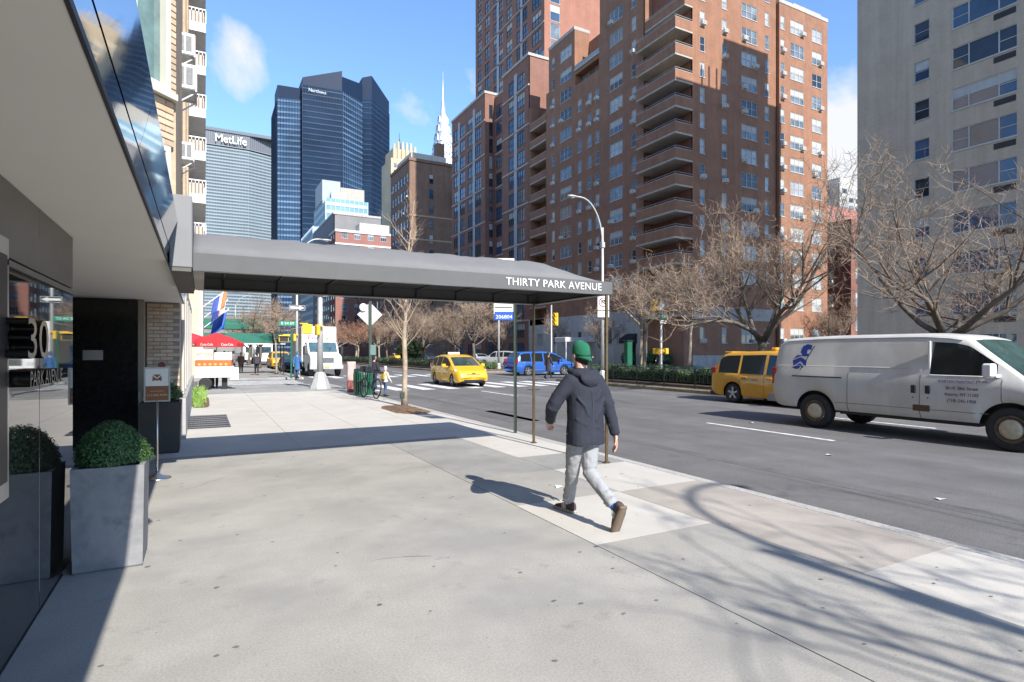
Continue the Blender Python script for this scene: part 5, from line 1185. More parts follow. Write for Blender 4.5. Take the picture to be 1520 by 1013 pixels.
q = MB(); q.lathe([(.07, 0), (.05, .1), (.05, 2.75)], 8); q.build('post', M_GREENP, gp); walk_box(gp, -.42, 0, 2.15, 0, .55)
# diamond sign from behind on a green post
ds = thing('diamond_sign', 'pale back of a diamond shaped sign on a dark green post at the corner', 'sign', (5.62, 21.9, 0))
q = MB(); q.box(-.05, .05, -.03, .03, 0, 3.5); q.build('post', M_POLEG, ds)
q = MB(); q.box(-.33, .33, -.005, .005, -.33, .33, M=Matrix.Translation((-.0, .05, 3.0)) @ Matrix.Rotation(R(-12), 4, 'Z') @ Matrix.Rotation(R(45), 4, 'Y')); q.build('sign_plate', mat('sign_back', (.52, .51, .48), .5, .3, var=.12, scale=6), ds)
q = MB(); q.lathe([(.15, 0), (.15, .01)], 20, Matrix.Translation((-.25, .04, 3.27)) @ Matrix.Rotation(R(90), 4, 'X')); q.build('round_plate', mat('sign_back', (.5, .5, .5), .5), ds)
q = MB(); q.box(-.02, .22, -.05, .05, 1.45, 1.85, b=.02); q.build('notice_box', mat('teal_box', (.10, .17, .16), .6), ds)
# litter bin, striped post
tb = thing('litter_bin', 'dark green slatted steel litter bin at the sidewalk corner', 'bin', (5.25, 21.5, 0))
q = MB(); q.smooth = True; q.lathe([(.29, .03), (.30, .8), (.02, .8)], 24); q.build('liner', mat('bin_liner', (.012, .03, .02), .8), tb)
sl = MB(); sl.rings([[(u, v, z) for u, v in ((.30 + o_, -.022), (.32 + o_, -.022), (.32 + o_, .022), (.30 + o_, .022))] for z, o_ in ((.03, .01), (.35, .03), (.75, .035), (.9, .0))]); me = sl.mesh('slat', M_GREENP)
for k in range(26): obj('slat', me, tb, (0, 0, 0), (0, 0, k * 2 * math.pi / 26))
q = MB(); q.smooth = True; q.lathe([(.33, .88), (.345, .90), (.33, .95), (.24, .98), (.22, .95)], 24); q.build('rim', M_GREENP, tb)
q = MB(); q.lathe([(.34, .02), (.34, .06)], 24); q.lathe([(.345, .5), (.345, .54)], 24); q.build('hoop', M_GREENP, tb)
pp = thing('call_box_post', 'narrow pink and red box post standing left of the litter bin', 'post', (5.15, 23.0, 0))
q = MB(); q.box(-.14, .14, -.1, .1, 0, .45, b=.02); q.build('base', mat('faded_red', (.36, .10, .09), .6, var=.2), pp); q = MB(); q.box(-.16, .16, -.12, .12, .451, 1.2, b=.02); q.build('box', mat('pale_pink', (.55, .36, .34), .6, var=.15, scale=8), pp)
# hot-dog cart with umbrella
hc = thing('food_cart', 'white and orange hot dog cart with price panels parked by the wall', 'food cart', (.45, 27.6, 0), R(-8))
q = MB(); q.box(-.65, .75, -.4, .4, .5, .98, b=.02); q.build('cabinet', M_WHITE, hc)
q = MB(); q.box(-.66, .70, -.42, .42, .985, 1.22, b=.01); q.build('orange_trim', mat('orange_print', (.60, .13, .03), .5, var=.1), hc)
for k in range(6): q = MB(); q.lathe([(.055, -.01), (.055, .01)], 12, Matrix.Translation((-.5 + k * .2, -.425, 1.06)) @ Matrix.Rotation(R(90), 4, 'X')); q.build('photo_badge', mat('bun_yellow', (.6, .36, .12), .6), hc)
q = MB(); q.box(-.66, .02, -.40, -.37, 1.24, 1.68); q.build('menu_panel', mat('menu_cream', (.62, .58, .46), .6, var=.06), hc); lettering('HOT DOGS', .2, mat('menu_brown', (.18, .06, .03), .6), hc, (-.32, -.404, 1.46), 'S', .001, fit=.58)
q = MB(); q.box(.06, .72, -.40, -.37, 1.24, 1.56); q.build('menu_panel', M_WHITE, hc); lettering('PRETZELS', .12, M_RED, hc, (.39, -.404, 1.49), 'S', .001, fit=.5)
q = MB(); q.box(-.66, .72, -.36, .40, 1.225, 1.27); q.build('counter', M_STEELD, hc)
q = MB(); q.box(.66, .98, -.45, -.42, .42, .92); q.build('side_panel', M_WHITE, hc); lettering('ICE\nCOLD', .12, M_RED, hc, (.84, -.454, .62), 'S', .001, fit=.22)
lettering('SNACKS', .12, M_RED, hc, (-.05, -.406, .82), 'S', .001, fit=.5)
for sx in (-.28,):
    for sy in (-.36, .36):
        q = MB(); q.smooth = True; q.lathe([(.18, -.06), (.25, -.06), (.26, 0), (.25, .06), (.18, .06)], 20, Matrix.Translation((sx, sy, .26)) @ Matrix.Rotation(R(90), 4, 'X')); w_ = q.build('wheel', M_RUB, hc); q = MB(); q.lathe([(.17, -.05), (.17, .05)], 16, Matrix.Translation((sx, sy, .26)) @ Matrix.Rotation(R(90), 4, 'X')); q.build('rim', M_ALU, w_)
q = MB(); q.box(.3, .5, -.1, .1, 0, .5); q.build('prop_stand', M_BLK, hc)
for k in range(6): q = MB(); q.smooth = True; q.lathe([(.035, 1.27), (.035, 1.40), (.015, 1.46), (.012, 1.5)], 8, T(-.1 + k * .09, .05 * (k % 2), 0)); q.build('bottle', (M_WHITE, M_RED, mat('mustard', (.6, .4, .03), .4))[k % 3], hc)
def umbrella(label, x, y, z, rad, col):
    t = thing('cart_umbrella', label, 'umbrella', (x, y, 0), 0, 'red umbrellas over the hot dog cart')
    q = MB(); q.tube([(0, 0, .98), (0, 0, z + .35)], .02, 8); q.build('pole', M_WHITE, t)
    for k in range(8):
        a0, a1 = k * math.pi / 4, (k + 1) * math.pi / 4; q = MB(); q.smooth = False; am = (a0 + a1) / 2
        def P_(a, s, zz): return (rad * s * math.cos(a), rad * s * math.sin(a), zz)
        q.quad(P_(a0, 0.03, z + .40), P_(a1, .03, z + .40), P_(a1, .55, z + .22), P_(a0, .55, z + .22)); q.quad(P_(a0, .55, z + .22), P_(a1, .55, z + .22), P_(a1, 1, z - .04), P_(a0, 1, z - .04)); q.quad(P_(a0, 1, z - .04), P_(a1, 1, z - .04), P_(a1, 1.0, z - .2), P_(a0, 1.0, z - .2))
        o = q.build('panel', col, t); m_ = o.modifiers.new('thick', 'SOLIDIFY'); m_.thickness = .006
        if k in (4, 5, 6): lettering('Coca-Cola', .14, M_WHITE, t, (rad * .935 * math.cos(am), rad * .935 * math.sin(am), z - .11), math.degrees(am) + 90, .002, fit=.5)
    q = MB()
    for k in range(8): q.tube([(0, 0, z + .36), (rad * math.cos(k * math.pi / 4), rad * math.sin(k * math.pi / 4), z - .05)], .008, 4)
    o = q.build('rib', M_STEEL, t); o['kind'] = 'stuff'
umbrella('red printed umbrella opened over the hot dog cart', .55, 28.2, 2.0, 1.08, mat('umbrella_red', (.55, .025, .03), .7, var=.06))
umbrella('second red umbrella half hidden by the wall corner', -.55, 28.9, 2.05, 1.0, mat('umbrella_red2', (.50, .03, .05), .7, var=.06))
# flags, green awning, far canopy
for i, (x, y, z, c, lab) in enumerate(((.15, 43.2, 3.2, 0, 'blue flag on the lower slanted white pole of the cream block'), (.15, 45.0, 3.95, 1, 'striped red and white flag with a blue corner on a slanted pole'), (.15, 41.6, 4.5, 2, 'white and blue flag on the nearest slanted pole'))):
    t = thing('flag', lab, 'flag', (x, y, z), 0, 'flags on the cream block')
    q = MB(); q.tube([(-.2, 0, -.15), (1.75, 0, 1.5)], .035, 6); q.lathe([(.06, 0), (.06, .1)], 8, T(1.75, 0, 1.5)); q.build('pole', M_WHITE, t); t.scale = (.8, .8, .8)
    nx, nz = 8, 9
    for part in ((0, 9, M_BLUE if c == 0 else M_RED),) if c == 0 else (((0, 5, mat('flag_blue', (.03, .05, .25), .8)), (5, 9, M_WHITE)) if c == 1 else ((0, 4, mat('flag_blue2', (.06, .10, .38), .8)), (4, 6, M_WHITE), (6, 9, mat('flag_orange', (.5, .2, .08), .8)))):
        q = MB(); q.smooth = True; G = {}
        for a in range(nx + 1):
            for b_ in range(part[0], part[1] + 1):
                u, v = a / nx, b_ / 9; G[a, b_] = q.add([(.65 + 1.0 * v - .25 * u, .18 * math.sin(4 * v + 2 * u) * u, .55 + .86 * v - 1.25 * u - .25 * v * u)])
        for a in range(nx):
            for b_ in range(part[0], part[1]): q.face((G[a, b_], G[a + 1, b_], G[a + 1, b_ + 1], G[a, b_ + 1]))
        o = q.build('cloth', part[2], t, False); m_ = o.modifiers.new('thick', 'SOLIDIFY'); m_.thickness = .008
    if c == 1:
        for s in range(4):
            q = MB(); q.quad(*[(.65 + 1.0 * v - .25 * u, .18 * math.sin(4 * v + 2 * u) * u - .02, .55 + .86 * v - 1.25 * u - .25 * v * u) for u, v in ((0, .60 + s * .1), (1, .60 + s * .1), (1, .65 + s * .1), (0, .65 + s * .1))]); o = q.build('stripe', M_RED, t, False); m_ = o.modifiers.new('thick', 'SOLIDIFY'); m_.thickness = .01
ga = thing('green_awning', 'long green entrance awning over the far sidewalk', 'awning', (0, 44.6, 0))
M_AWN = mat('awning_green', (.025, .14, .10), .85, var=.08)
q = MB(); q.prism([(0, 2.18), (0, 2.45), (.9, 2.9), (1.1, 2.9), (2.0, 2.45), (2.0, 2.18)], -.1, 5.3, 'x'); q.build('cover', M_AWN, ga)
q = MB(); q.box(-.12, 5.32, -.02, 2.02, 2.10, 2.178); q.build('hem', M_OFFW, ga)
for yy in (.05, 1.95): q = MB(); q.tube([(5.2, yy, 0), (5.2, yy, 2.2)], .035, 8); q.build('post', M_BLK, ga)
gb = thing('green_canopy', 'second green canopy farther along above the awning', 'awning', (0, 60, 0)); q = MB(); q.prism([(0, 3.7), (0, 4.1), (1, 4.7), (2, 4.1), (2, 3.7)], -.2, 5.0, 'x'); q.build('cover', M_AWN, gb); q = MB(); q.tube([(4.8, .1, 0), (4.8, .1, 3.7)], .05, 6); q.tube([(4.8, 1.9, 0), (4.8, 1.9, 3.7)], .05, 6); q.build('post', M_BLK, gb)
wc = thing('white_entrance_canopy', 'white flat entrance canopy on thin posts across the avenue', 'canopy', (38.0, 51.8 + 7, 0))
q = MB(); q.box(0, 4.4, -1.2, 1.2, 2.75, 3.3, b=.04); q.build('cover', M_OFFW, wc); [(lambda qq: (qq.tube([(.15, yy, 0), (.15, yy, 2.76)], .05, 6), qq.build('post', M_WHITE, wc)))(MB()) for yy in (-1.1, 1.1)]
kk = thing('green_kiosk', 'tall narrow green kiosk on the opposite sidewalk beside the lamp', 'kiosk', (36.6 + 1.2, 45.6 + .3, 0)); q = MB(); q.box(-.32, .32, -.32, .32, 0, 2.6, b=.05); q.build('cabin', mat('kiosk_green', (.008, .10, .05), .5, var=.1), kk); q = MB(); q.box(-.38, .38, -.38, .38, 2.6, 2.75, b=.03); q.build('roof', M_BLK, kk)
# bicycle
bk = thing('bicycle', 'dark bicycle leaned against the litter bin, seen nearly end on', 'bicycle', (5.08, 19.9, 0), R(100))
def wheel_tube(q, r_, cx, cz, th, n=28):
    q.rings([[(cx + (r_ + th * math.cos(b_)) * math.cos(a), th * math.sin(b_), cz + (r_ + th * math.cos(b_)) * math.sin(a)) for b_ in [k * math.pi / 3 for k in range(6)]] for a in [k * 2 * math.pi / n for k in range(n + 1)]], True, False)
for cx in (-.5, .5):
    q = MB(); q.smooth = True; wheel_tube(q, .32, cx, .34, .022); w_ = q.build('wheel', M_RUB, bk); q = MB()
    for k in range(12): a = k * math.pi / 6; q.tube([(cx, 0, .34), (cx + .31 * math.cos(a), 0, .34 + .31 * math.sin(a))], .003, 3)
    o = q.build('spoke', M_STEEL, w_); o['kind'] = 'stuff'
q = MB(); [q.tube(p, .018, 6) for p in (((-.5, 0, .34), (-.08, 0, .32), (.36, 0, .78), (-.2, 0, .82), (-.08, 0, .32)), ((-.5, 0, .34), (-.2, 0, .82)), ((-.2, 0, .82), (-.24, 0, .95)), ((.5, 0, .34), (.36, 0, .78), (.33, 0, .98)))]; q.build('frame', M_BLK, bk)
q = MB(); q.tube([(.36, -.3, 1.0), (.33, -.05, .98), (.33, .05, .98), (.36, .3, 1.0)], .014, 6); q.build('handlebar', M_BLK, bk); q = MB(); q.box(-.37, -.1, -.07, .07, .95, 1.0, b=.015); q.build('saddle', M_BLK, bk)
q = MB(); q.box(-.62, -.22, -.16, .16, .86, .93, b=.02); q.box(.3, .62, -.2, .2, .86, 1.08, b=.03); q.build('basket', M_BLK, bk)
bk.rotation_euler = (R(6), 0, R(100))
# small bits of litter
for i, (x, y) in enumerate(((3.7, 5.75), (11.7, 9.6), (9.2, 6.0), (7.6, 3.6), (8.9, 3.0))):
    q = MB(); q.poly([(-.05, -.03, .0), (.04, -.04, .012), (.06, .03, .004), (-.02, .045, .018)]); o = q.build('paper_scrap', M_WHITE, None, False); o.location = (x, y, (.004 if x < 5.5 else RZ + .008)); o.rotation_euler = (0, 0, i); m_ = o.modifiers.new('thick', 'SOLIDIFY'); m_.thickness = .001; tag(o, ('white scrap of paper on the sidewalk beside the pale slab', 'white scrap of litter on the road near the lane line by the van', 'white scrap of litter in the middle lane', 'pale scrap of litter on the road by the kerb', 'second pale scrap of litter on the road near the frame edge')[i], 'litter')
# ============================================================ vehicles
def interp(pts, x):
    if x <= pts[0][0]: return pts[0][1]
    for (a, va), (b, vb) in zip(pts, pts[1:]):
        if x <= b:
            t = (x - a) / (b - a) if b > a else 0; return va + (vb - va) * t
    return pts[-1][1]
def smooth_pts(pts, n=4):            # round a profile without losing its key points
    out = []
    for i, (x, z) in enumerate(pts):
        if 0 < i < len(pts) - 1:
            x0, z0 = pts[i - 1]; x1, z1 = pts[i + 1]; k = .16
            out.append((x + (x0 - x) * k, z + (z0 - z) * k)); out.append((x * .5 + (x + (x0 - x) * k) * .25 + (x + (x1 - x) * k) * .25, z * .5 + (z + (z0 - z) * k) * .25 + (z + (z1 - z) * k) * .25)); out.append((x + (x1 - x) * k, z + (z1 - z) * k))
        else: out.append((x, z))
    return out
def vehicle(name, label, cat, x, y, rz, S, paint, group=None):
    """S: profile dictionary. Local +x is forward, origin under the rear axle."""
    t = thing(name, label, cat, (x, y, RZ), rz, group)
    top, belt, W = smooth_pts(S['top']), S['belt'], S['W'] / 2
    xr, xf = S['top'][0][0], S['top'][-1][0]; axles = S['axles']; ra = S['arch']; rw_ = S['wheel']; bot = S['bot']; zc = rw_
    xs = {xr, xf, *[p[0] for p in top], *[q for w in S['win'] for q in w[:2]], *S.get('shield', ()), *S.get('rearglass', ()), *[q for d in S.get('doors', []) for q in d]}
    for a in axles:
        for k in range(13): xs.add(a + ra * math.cos(k * math.pi / 12))
    v = xr
    while v < xf: xs.add(round(v, 3)); v += .16
    for e in (.02, .05, .10, .16, .24): xs.add(xr + e); xs.add(xf - e)
    xs = sorted(q for q in xs if xr <= q <= xf); xs = [q for i, q in enumerate(xs) if i == 0 or q - xs[i - 1] > .004]
    ghm = max(interp(top, q) - interp(belt, q) for q in xs); tum = S.get('tumble', .80); er = S.get('endr', .22); tf, tr_ = S.get('taperf', .10), S.get('taperr', .06)
    def hw(q):
        w = W
        df = max(0, 1 - (xf - q) / .9); dr = max(0, 1 - (q - xr) / .7)
        return w * (1 - tf * df ** 2.2) * (1 - tr_ * dr ** 2.2) - (.10 * max(0, 1 - (xf - q) / er) ** 2.5) - (.07 * max(0, 1 - (q - xr) / er) ** 2.5)
    def ring(q):
        zt = interp(top, q); bl = min(interp(belt, q), zt - .02); w = hw(q); zb = bot
        if q > xf - .35: zb = bot + .10 * ((q - xf + .35) / .35) ** 2
        if q < xr + .35: zb = bot + .12 * ((xr + .35 - q) / .35) ** 2
        for a in axles:
            if abs(q - a) < ra: zb = max(zb, zc + math.sqrt(ra * ra - (q - a) ** 2) * .98)
        zb = min(zb, bl - .12); gh = max(0, zt - bl); k = min(1, gh / ghm)
        z1 = zb + .05 if zb > bot + .2 else zb + .12
        wr = (w - .05) * (1 - (1 - tum) * k); crown = S.get('crown', .06) * (.4 + .6 * k)
        ze = bl + max(0, gh - crown)
        f = .90
        return [(w - .05 - (.02 if zb < bot + .1 else 0), zb), (w - .004, z1), (w, z1 + (bl - z1) * .45), (w - .012, z1 + (bl - z1) * .82), (w - .045, bl),
                ((w - .05) + (wr - (w - .05)) * f, bl + (ze - bl) * f), (wr - .02, ze + crown * .35), (wr * .86, ze + crown * .72), (wr * .45, zt - crown * .05), (0, zt)]
    RG = [ring(q) for q in xs]; M_ = len(RG[0]); P = {'body': MB(), 'glass': {}, 'doors': {}}
    body = P['body']; body.smooth = True
    def inside(m, rngs):
        for i, w in enumerate(rngs):
            if w[0] - 1e-4 <= m <= w[1] + 1e-4: return i
        return None
    buckets = {}
    def put(key, quad): buckets.setdefault(key, []).append(quad)
    for i in range(len(xs) - 1):
        m = (xs[i] + xs[i + 1]) / 2
        for j in range(M_ - 1):
            key = ('body', 0)
            if j == 4:
                w = inside(m, S['win'])
                if w is not None and interp(top, m) - interp(belt, m) > .10: key = ('side_window', w)
            if j >= 7:
                if S.get('shield') and S['shield'][0] <= m <= S['shield'][1]: key = ('windscreen', 0)
                if S.get('rearglass') and S['rearglass'][0] <= m <= S['rearglass'][1]: key = ('rear_window', 0)
            if j < 4 and key[0] == 'body':
                d = inside(m, S.get('doors', []))
                if d is not None: key = ('door', d)
            for s in (1, -1):
                a, b_ = RG[i], RG[i + 1]
                qd = [(xs[i], s * a[j][0], a[j][1]), (xs[i + 1], s * b_[j][0], b_[j][1]), (xs[i + 1], s * b_[j + 1][0], b_[j + 1][1]), (xs[i], s * a[j + 1][0], a[j + 1][1])]
                if s < 0: qd = qd[::-1]
                kk = key if key[0] in ('body', 'windscreen', 'rear_window') else (*key, s)
                put(kk, qd)
    def build(key, nm, m, par, extra=None):
        bm = bmesh.new(); cache = {}
        for qd in buckets[key]:
            vs = []
            for p in qd:
                kp = tuple(round(c, 4) for c in p)
                if kp not in cache: cache[kp] = bm.verts.new(p)
                if not vs or vs[-1] is not cache[kp]: vs.append(cache[kp])
            if len(vs) > 2 and vs[0] is vs[-1]: vs.pop()
            if len(set(vs)) > 2:
                try: bm.faces.new(vs)
                except ValueError: pass
        if extra: extra(bm, cache)
        for f in bm.faces: f.smooth = True
        me = bpy.data.meshes.new(nm); bm.to_mesh(me); bm.free(); me.materials.append(m)
        o = obj(nm, me, par)
        return o
    def caps(bm, cache):
        for i in (0, len(xs) - 1):
            a = RG[i]; pts = [(xs[i], p[0], p[1]) for p in a] + [(xs[i], -p[0], p[1]) for p in a[::-1][1:]]
            vs = []
            for p in pts:
                kp = tuple(round(c, 4) for c in p)
                if kp not in cache: cache[kp] = bm.verts.new(p)
                if cache[kp] not in vs: vs.append(cache[kp])
            try: bm.faces.new(vs if i else vs[::-1])
            except ValueError: pass
    bo = build(('body', 0), 'body', paint, t, caps)
    t['xs'] = 0; del t['xs']
    for key in buckets:
        if key[0] == 'side_window': build(key, 'side_window', S.get('glass', M_GLASSD), t)
        elif key[0] == 'windscreen': build(key, 'windscreen', S.get('shieldglass', M_GLASSW), t)
        elif key[0] == 'rear_window': build(key, 'rear_window', M_GLASSD, t)
        elif key[0] == 'door': 
            d = build(key, 'door', paint, t)
            dr = S['doors'][key[1]]; hx = dr[0] + .12 if S.get('handle_rear', True) else dr[1] - .12
            rg = ring(hx); s = key[2]; zz = interp(belt, hx) - S.get('hdrop', .14)
            if S.get('handles', True):
                q = MB(); q.box(hx - .02, hx + .16, s * (rg[3][0] - .01), s * (rg[3][0] + .03), zz, zz + .035, b=.008); q.build('handle', S.get('handlemat', paint), d)
    # panel gaps follow the body section
    q = MB()
    for gx in S.get('gaps', []):
        rg = ring(gx)
        for s in (1, -1): q.tube([(gx, s * (p[0] - .001), p[1]) for p in rg[:5]], .0055, 4, False)
    if S.get('gaps'): q.build('panel_gap', M_BLK, t)
    # window surrounds: thin dark or pale lines at the belt
    q = MB(); n = 18
    for s in (1, -1):
        for (a, b_) in [(w[0], w[1]) for w in S['win']]:
            q.tube([(a + (b_ - a) * k / n, s * (ring(a + (b_ - a) * k / n)[4][0] + .001), ring(a + (b_ - a) * k / n)[4][1]) for k in range(n + 1)], .010, 4, False)
    q.build('belt_trim', S.get('trim', M_BLK), t)
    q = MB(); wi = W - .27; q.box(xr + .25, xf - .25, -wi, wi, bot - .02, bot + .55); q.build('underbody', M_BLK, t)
    # wheels
    for a in axles:
        for s in (1, -1):
            wt = S.get('tyre', .20); yc = s * (W - wt / 2 - .03); Mx = Matrix.Translation((a, yc, rw_)) @ Matrix.Rotation(R(-90 * s), 4, 'X'); h = wt / 2
            q = MB(); q.smooth = True; rr = S.get('rim', rw_ * .66)
            q.lathe([(rr, -h), (rw_ - .035, -h), (rw_ - .008, -h + .03), (rw_, -h + .06), (rw_, h - .06), (rw_ - .008, h - .03), (rw_ - .04, h), (rr + .012, h - .004), (rr, h - .03), (rr, -h)], 28, Mx, False); ty = q.build('tyre', M_RUB, t); 
            q = MB(); q.smooth = True
            if S.get('hub') == 'steel':
                q.lathe([(rr + .005, h - .012), (rr - .012, h + .004), (rr - .03, h - .03), (rr * .74, h - .035)], 26, Mx, False); q.build('rim', mat('rusty_rim', (.16, .11, .075), .75, .2, var=.45, scale=12), ty)
                q = MB(); q.smooth = True; q.lathe([(rr * .74, h - .03), (rr * .70, h + .006), (rr * .45, h + .022), (.0, h + .026)], 26, Mx, False); q.build('hub_cap', mat('hub_cream', (.52, .45, .33), .5, .2, var=.15, scale=14), ty)
            else:
                q.lathe([(rr + .004, h - .012), (rr - .014, h), (rr - .025, h - .05), (rr * .2, h - .07), (.0, h - .07)], 26, Mx, False); q.build('rim', mat('rim_dark', (.10, .10, .105), .45, .6, var=.1), ty)
                q = MB(); q.lathe([(rr * .2, h - .07), (rr * .2, h - .012), (0, h - .008)], 14, Mx, False)
                for k in range(S.get('spokes', 5)):
                    an = k * 2 * math.pi / S.get('spokes', 5); q.box(-.035, .035, rr * .12, rr - .008, h - .05, h - .012, M=Mx @ Matrix.Rotation(an, 4, 'Z'), b=.006)
                q.build('spoke', mat('rim_silver', (.42, .42, .43), .3, .8, var=.05), ty)
    if S.get('mirror'):
        mx, mz = S['mirror']; my = hw(mx)
        for s in (1, -1):
            q = MB(); q.smooth = False; mw, mh = S.get('mirror_size', (.12, .16)); q.box(mx - mw, mx + .05, s * (my + .06), s * (my + .26), mz, mz + mh, b=.025); q.box(mx - .04, mx + .06, s * (my - .06), s * (my + .1), mz - .01, mz + .05, b=.01); q.build('mirror', S.get('mirrormat', paint), t)
    t_ring = lambda q_: ring(q_)
    return t, ring, hw
def vbox(t, nm, m, *a, b=.01): q = MB(); q.box(*a, b=b); return q.build(nm, m, t)

VANP = mat('van_white_paint', (.60, .575, .54), .42, var=.045, scale=1.5, coat=.25, tint=(.46, .415, .355, .45, 1.3), streak=.10)
v = dict(top=[(-1.12, .75), (-1.10, 1.25), (-1.02, 1.9), (-.85, 2.06), (.2, 2.10), (2.2, 2.10), (2.75, 2.05), (2.98, 1.98), (3.30, 1.70), (3.86, 1.22), (4.2, 1.14), (4.52, 1.02), (4.58, .72)], belt=[(-1.12, 1.28), (3.2, 1.28), (3.8, 1.18), (4.58, .95)], W=1.96, axles=(0, 3.62), arch=.47, wheel=.385, bot=.44,
         win=[(2.36, 3.42)], shield=(3.0, 3.80), doors=[(.79, 2.18), (2.22, 3.50)], gaps=[.775, 2.20, 3.50], tumble=.865, crown=.10, endr=.2, taperr=.02, taperf=.08, rim=.235, hub='steel', mirror=(3.42, 1.28), mirror_size=(.10, .24), mirrormat=mat('van_mirror', (.66, .66, .66), .4, var=.04), tyre=.24, handles=False, glass=mat('van_glass', (.010, .016, .018), .04, var=.5, scale=1.6, ior=1.6), shieldglass=mat('van_windscreen', (.03, .065, .06), .05, var=.5, scale=2, ior=1.7), trim=M_WHITE)
van, vr, vw = vehicle('cargo_van', 'long white cargo van with a blue helmet emblem driving past the sidewalk', 'van', 13.20, 8.36, R(-90), v, VANP)
side_y = lambda q_, z: None
def vside(xx, z):                                                     # y of the near (east is left) side; the kerb side is local -y
    rg = vr(xx)
    for (w0, z0), (w1, z1) in zip(rg, rg[1:]):
        if z0 <= z <= z1 and z1 > z0: return w0 + (w1 - w0) * (z - z0) / (z1 - z0)
    return rg[4][0]
# pressed body lines, slider rail, handles, hinge
for s in (-1, 1):
    q = MB(); q.tube([(xx, s * (vside(xx, 1.40) + .002), 1.40) for xx in [-.98 + k * .2 for k in range(16)]], .008, 5, False); q.build('pressed_line', VANP, van)
    q = MB(); q.tube([(xx, s * (vside(xx, 1.16) + .001), 1.16) for xx in [-.55 + k * .2 for k in range(7)]], .014, 5, False); q.build('slider_rail', M_BLK, van)
    q = MB(); q.tube([(xx, s * (vside(xx, .62) + .001), .62) for xx in [.5 + k * .2 for k in range(15)]], .006, 5, False); q.build('rub_line', mat('van_dirt', (.25, .20, .15), .8), van)
    for xx in (2.09, 2.34): vbox(van, 'handle', M_BLK, xx - .045, xx + .045, s * (vside(xx, 1.0) - .02), s * (vside(xx, 1.0) + .016), .92, 1.08, b=.012)
    vbox(van, 'door_check', mat('hinge_rust', (.10, .055, .035), .8), 2.08, 2.38, s * (vside(2.2, .62) - .02), s * (vside(2.2, .62) + .012), .58, .70)
    for xx in (2.085, 2.345): q = MB(); q.lathe([(.012, 0), (.012, .006)], 8, Matrix.Translation((xx, s * (vside(xx, .84)), .84)) @ Matrix.Rotation(R(90 * (1 if s < 0 else -1)), 4, 'X')); q.build('lock', M_BLK, van)
    vbox(van, 'window_pillar', mat('van_mirror', (.66, .66, .66)), 2.315, 2.355, s * (vside(2.33, 1.5) - .03), s * (vside(2.33, 1.5) + .02), 1.285, 1.93, b=.004)
    vbox(van, 'tail_lamp', M_TAIL, -1.125, -1.0, s * .80, s * .93, .95, 1.35); vbox(van, 'bumper_end', M_STEELD, -1.26, -1.0, s * .70, s * .93, .52, .70)
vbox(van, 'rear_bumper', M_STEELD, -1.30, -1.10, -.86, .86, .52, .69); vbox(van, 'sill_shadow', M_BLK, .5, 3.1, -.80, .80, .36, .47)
# rear drip rail on the roof edge
for s in (-1, 1):
    q = MB(); q.tube([(xx, s * (vr(xx)[6][0] + .012), vr(xx)[6][1] - .02) for xx in [-.95 + k * .2 for k in range(20)]], .012, 5, False); q.build('drip_rail', mat('van_mirror', (.66, .66, .66)), van)
# lettering and emblem on the kerb side
M_INK = mat('van_ink', (.06, .065, .10), .6); M_INKB = mat('van_ink_blue', (.06, .075, .24), .6)
for i, (tx, sz, ft, m_) in enumerate((('SPARTAN PAINTING CORP', .09, .78, M_INKB), ('30-10 38th Street', .085, .52, M_INK), ('Astoria, NY 11103', .085, .54, M_INK), ('(718) 545-1900', .085, .46, M_INK))):
    z = 1.165 - i * .115; lettering(tx, sz, m_, van, (2.90, -(vside(2.9, z) + .003), z), 'S', .001, fit=ft)
M_EMB = mat('emblem_blue', (.02, .055, .30), .5, var=.08)
def emblem(pts, m): 
    q = MB(); poly = []
    for u, z in pts: poly.append((-.38 + u, -(vside(-.38 + u, 1.65 + z) + .004), 1.65 + z))
    q.poly(poly); o = q.build('emblem', m, van, False); md_ = o.modifiers.new('thick', 'SOLIDIFY'); md_.thickness = .004
emblem([(-.02, .06), (.03, .20), (.14, .25), (.26, .22), (.24, .12), (.15, .14), (.14, .03), (.22, .02), (.19, -.04), (.05, -.02)], M_EMB)
emblem([(-.19, -.10), (-.10, -.01), (.04, .0), (.13, -.06), (.02, -.02)], M_EMB); emblem([(-.20, -.13), (.0, -.05), (.16, -.13), (.15, -.26), (.0, -.15), (-.17, -.26)], M_EMB)
emblem([(-.20, -.30), (.0, -.19), (.10, -.28), (.05, -.31), (.02, -.26), (-.02, -.32), (-.10, -.33)], M_EMB); emblem([(.0, -.36), (.02, -.36), (.32, .20), (.30, .21)], M_INK)

TAXI = mat('taxi_yellow', (.72, .40, .012), .3, var=.05, scale=2, coat=.5)
TAXI2 = mat('taxi_amber', (.66, .32, .008), .32, var=.06, scale=2, coat=.5)
mv = dict(top=[(-.98, .62), (-.96, .95), (-.80, 1.30), (-.52, 1.66), (-.30, 1.72), (1.2, 1.76), (2.0, 1.72), (2.35, 1.62), (3.25, 1.08), (3.9, .92), (4.05, .62)], belt=[(-.98, 1.02), (2.9, .97), (4.05, .78)], W=1.98, axles=(0, 3.02), arch=.39, wheel=.33, bot=.22,
          win=[(-.62, .22), (.30, 1.22), (1.32, 2.86)], shield=(2.42, 3.22), rearglass=(-.80, -.54), doors=[(.32, 1.25), (1.29, 2.3)], gaps=[.30, 1.27, 2.32], tumble=.80, crown=.07, taperr=.05, rim=.225, spokes=5, mirror=(2.55, 1.0), tyre=.22)
t, rr_, _ = vehicle('yellow_minivan_taxi', 'yellow minivan taxi seen from its rear side beyond the white van', 'taxi', 16.75, 13.75, R(-90), mv, TAXI2)
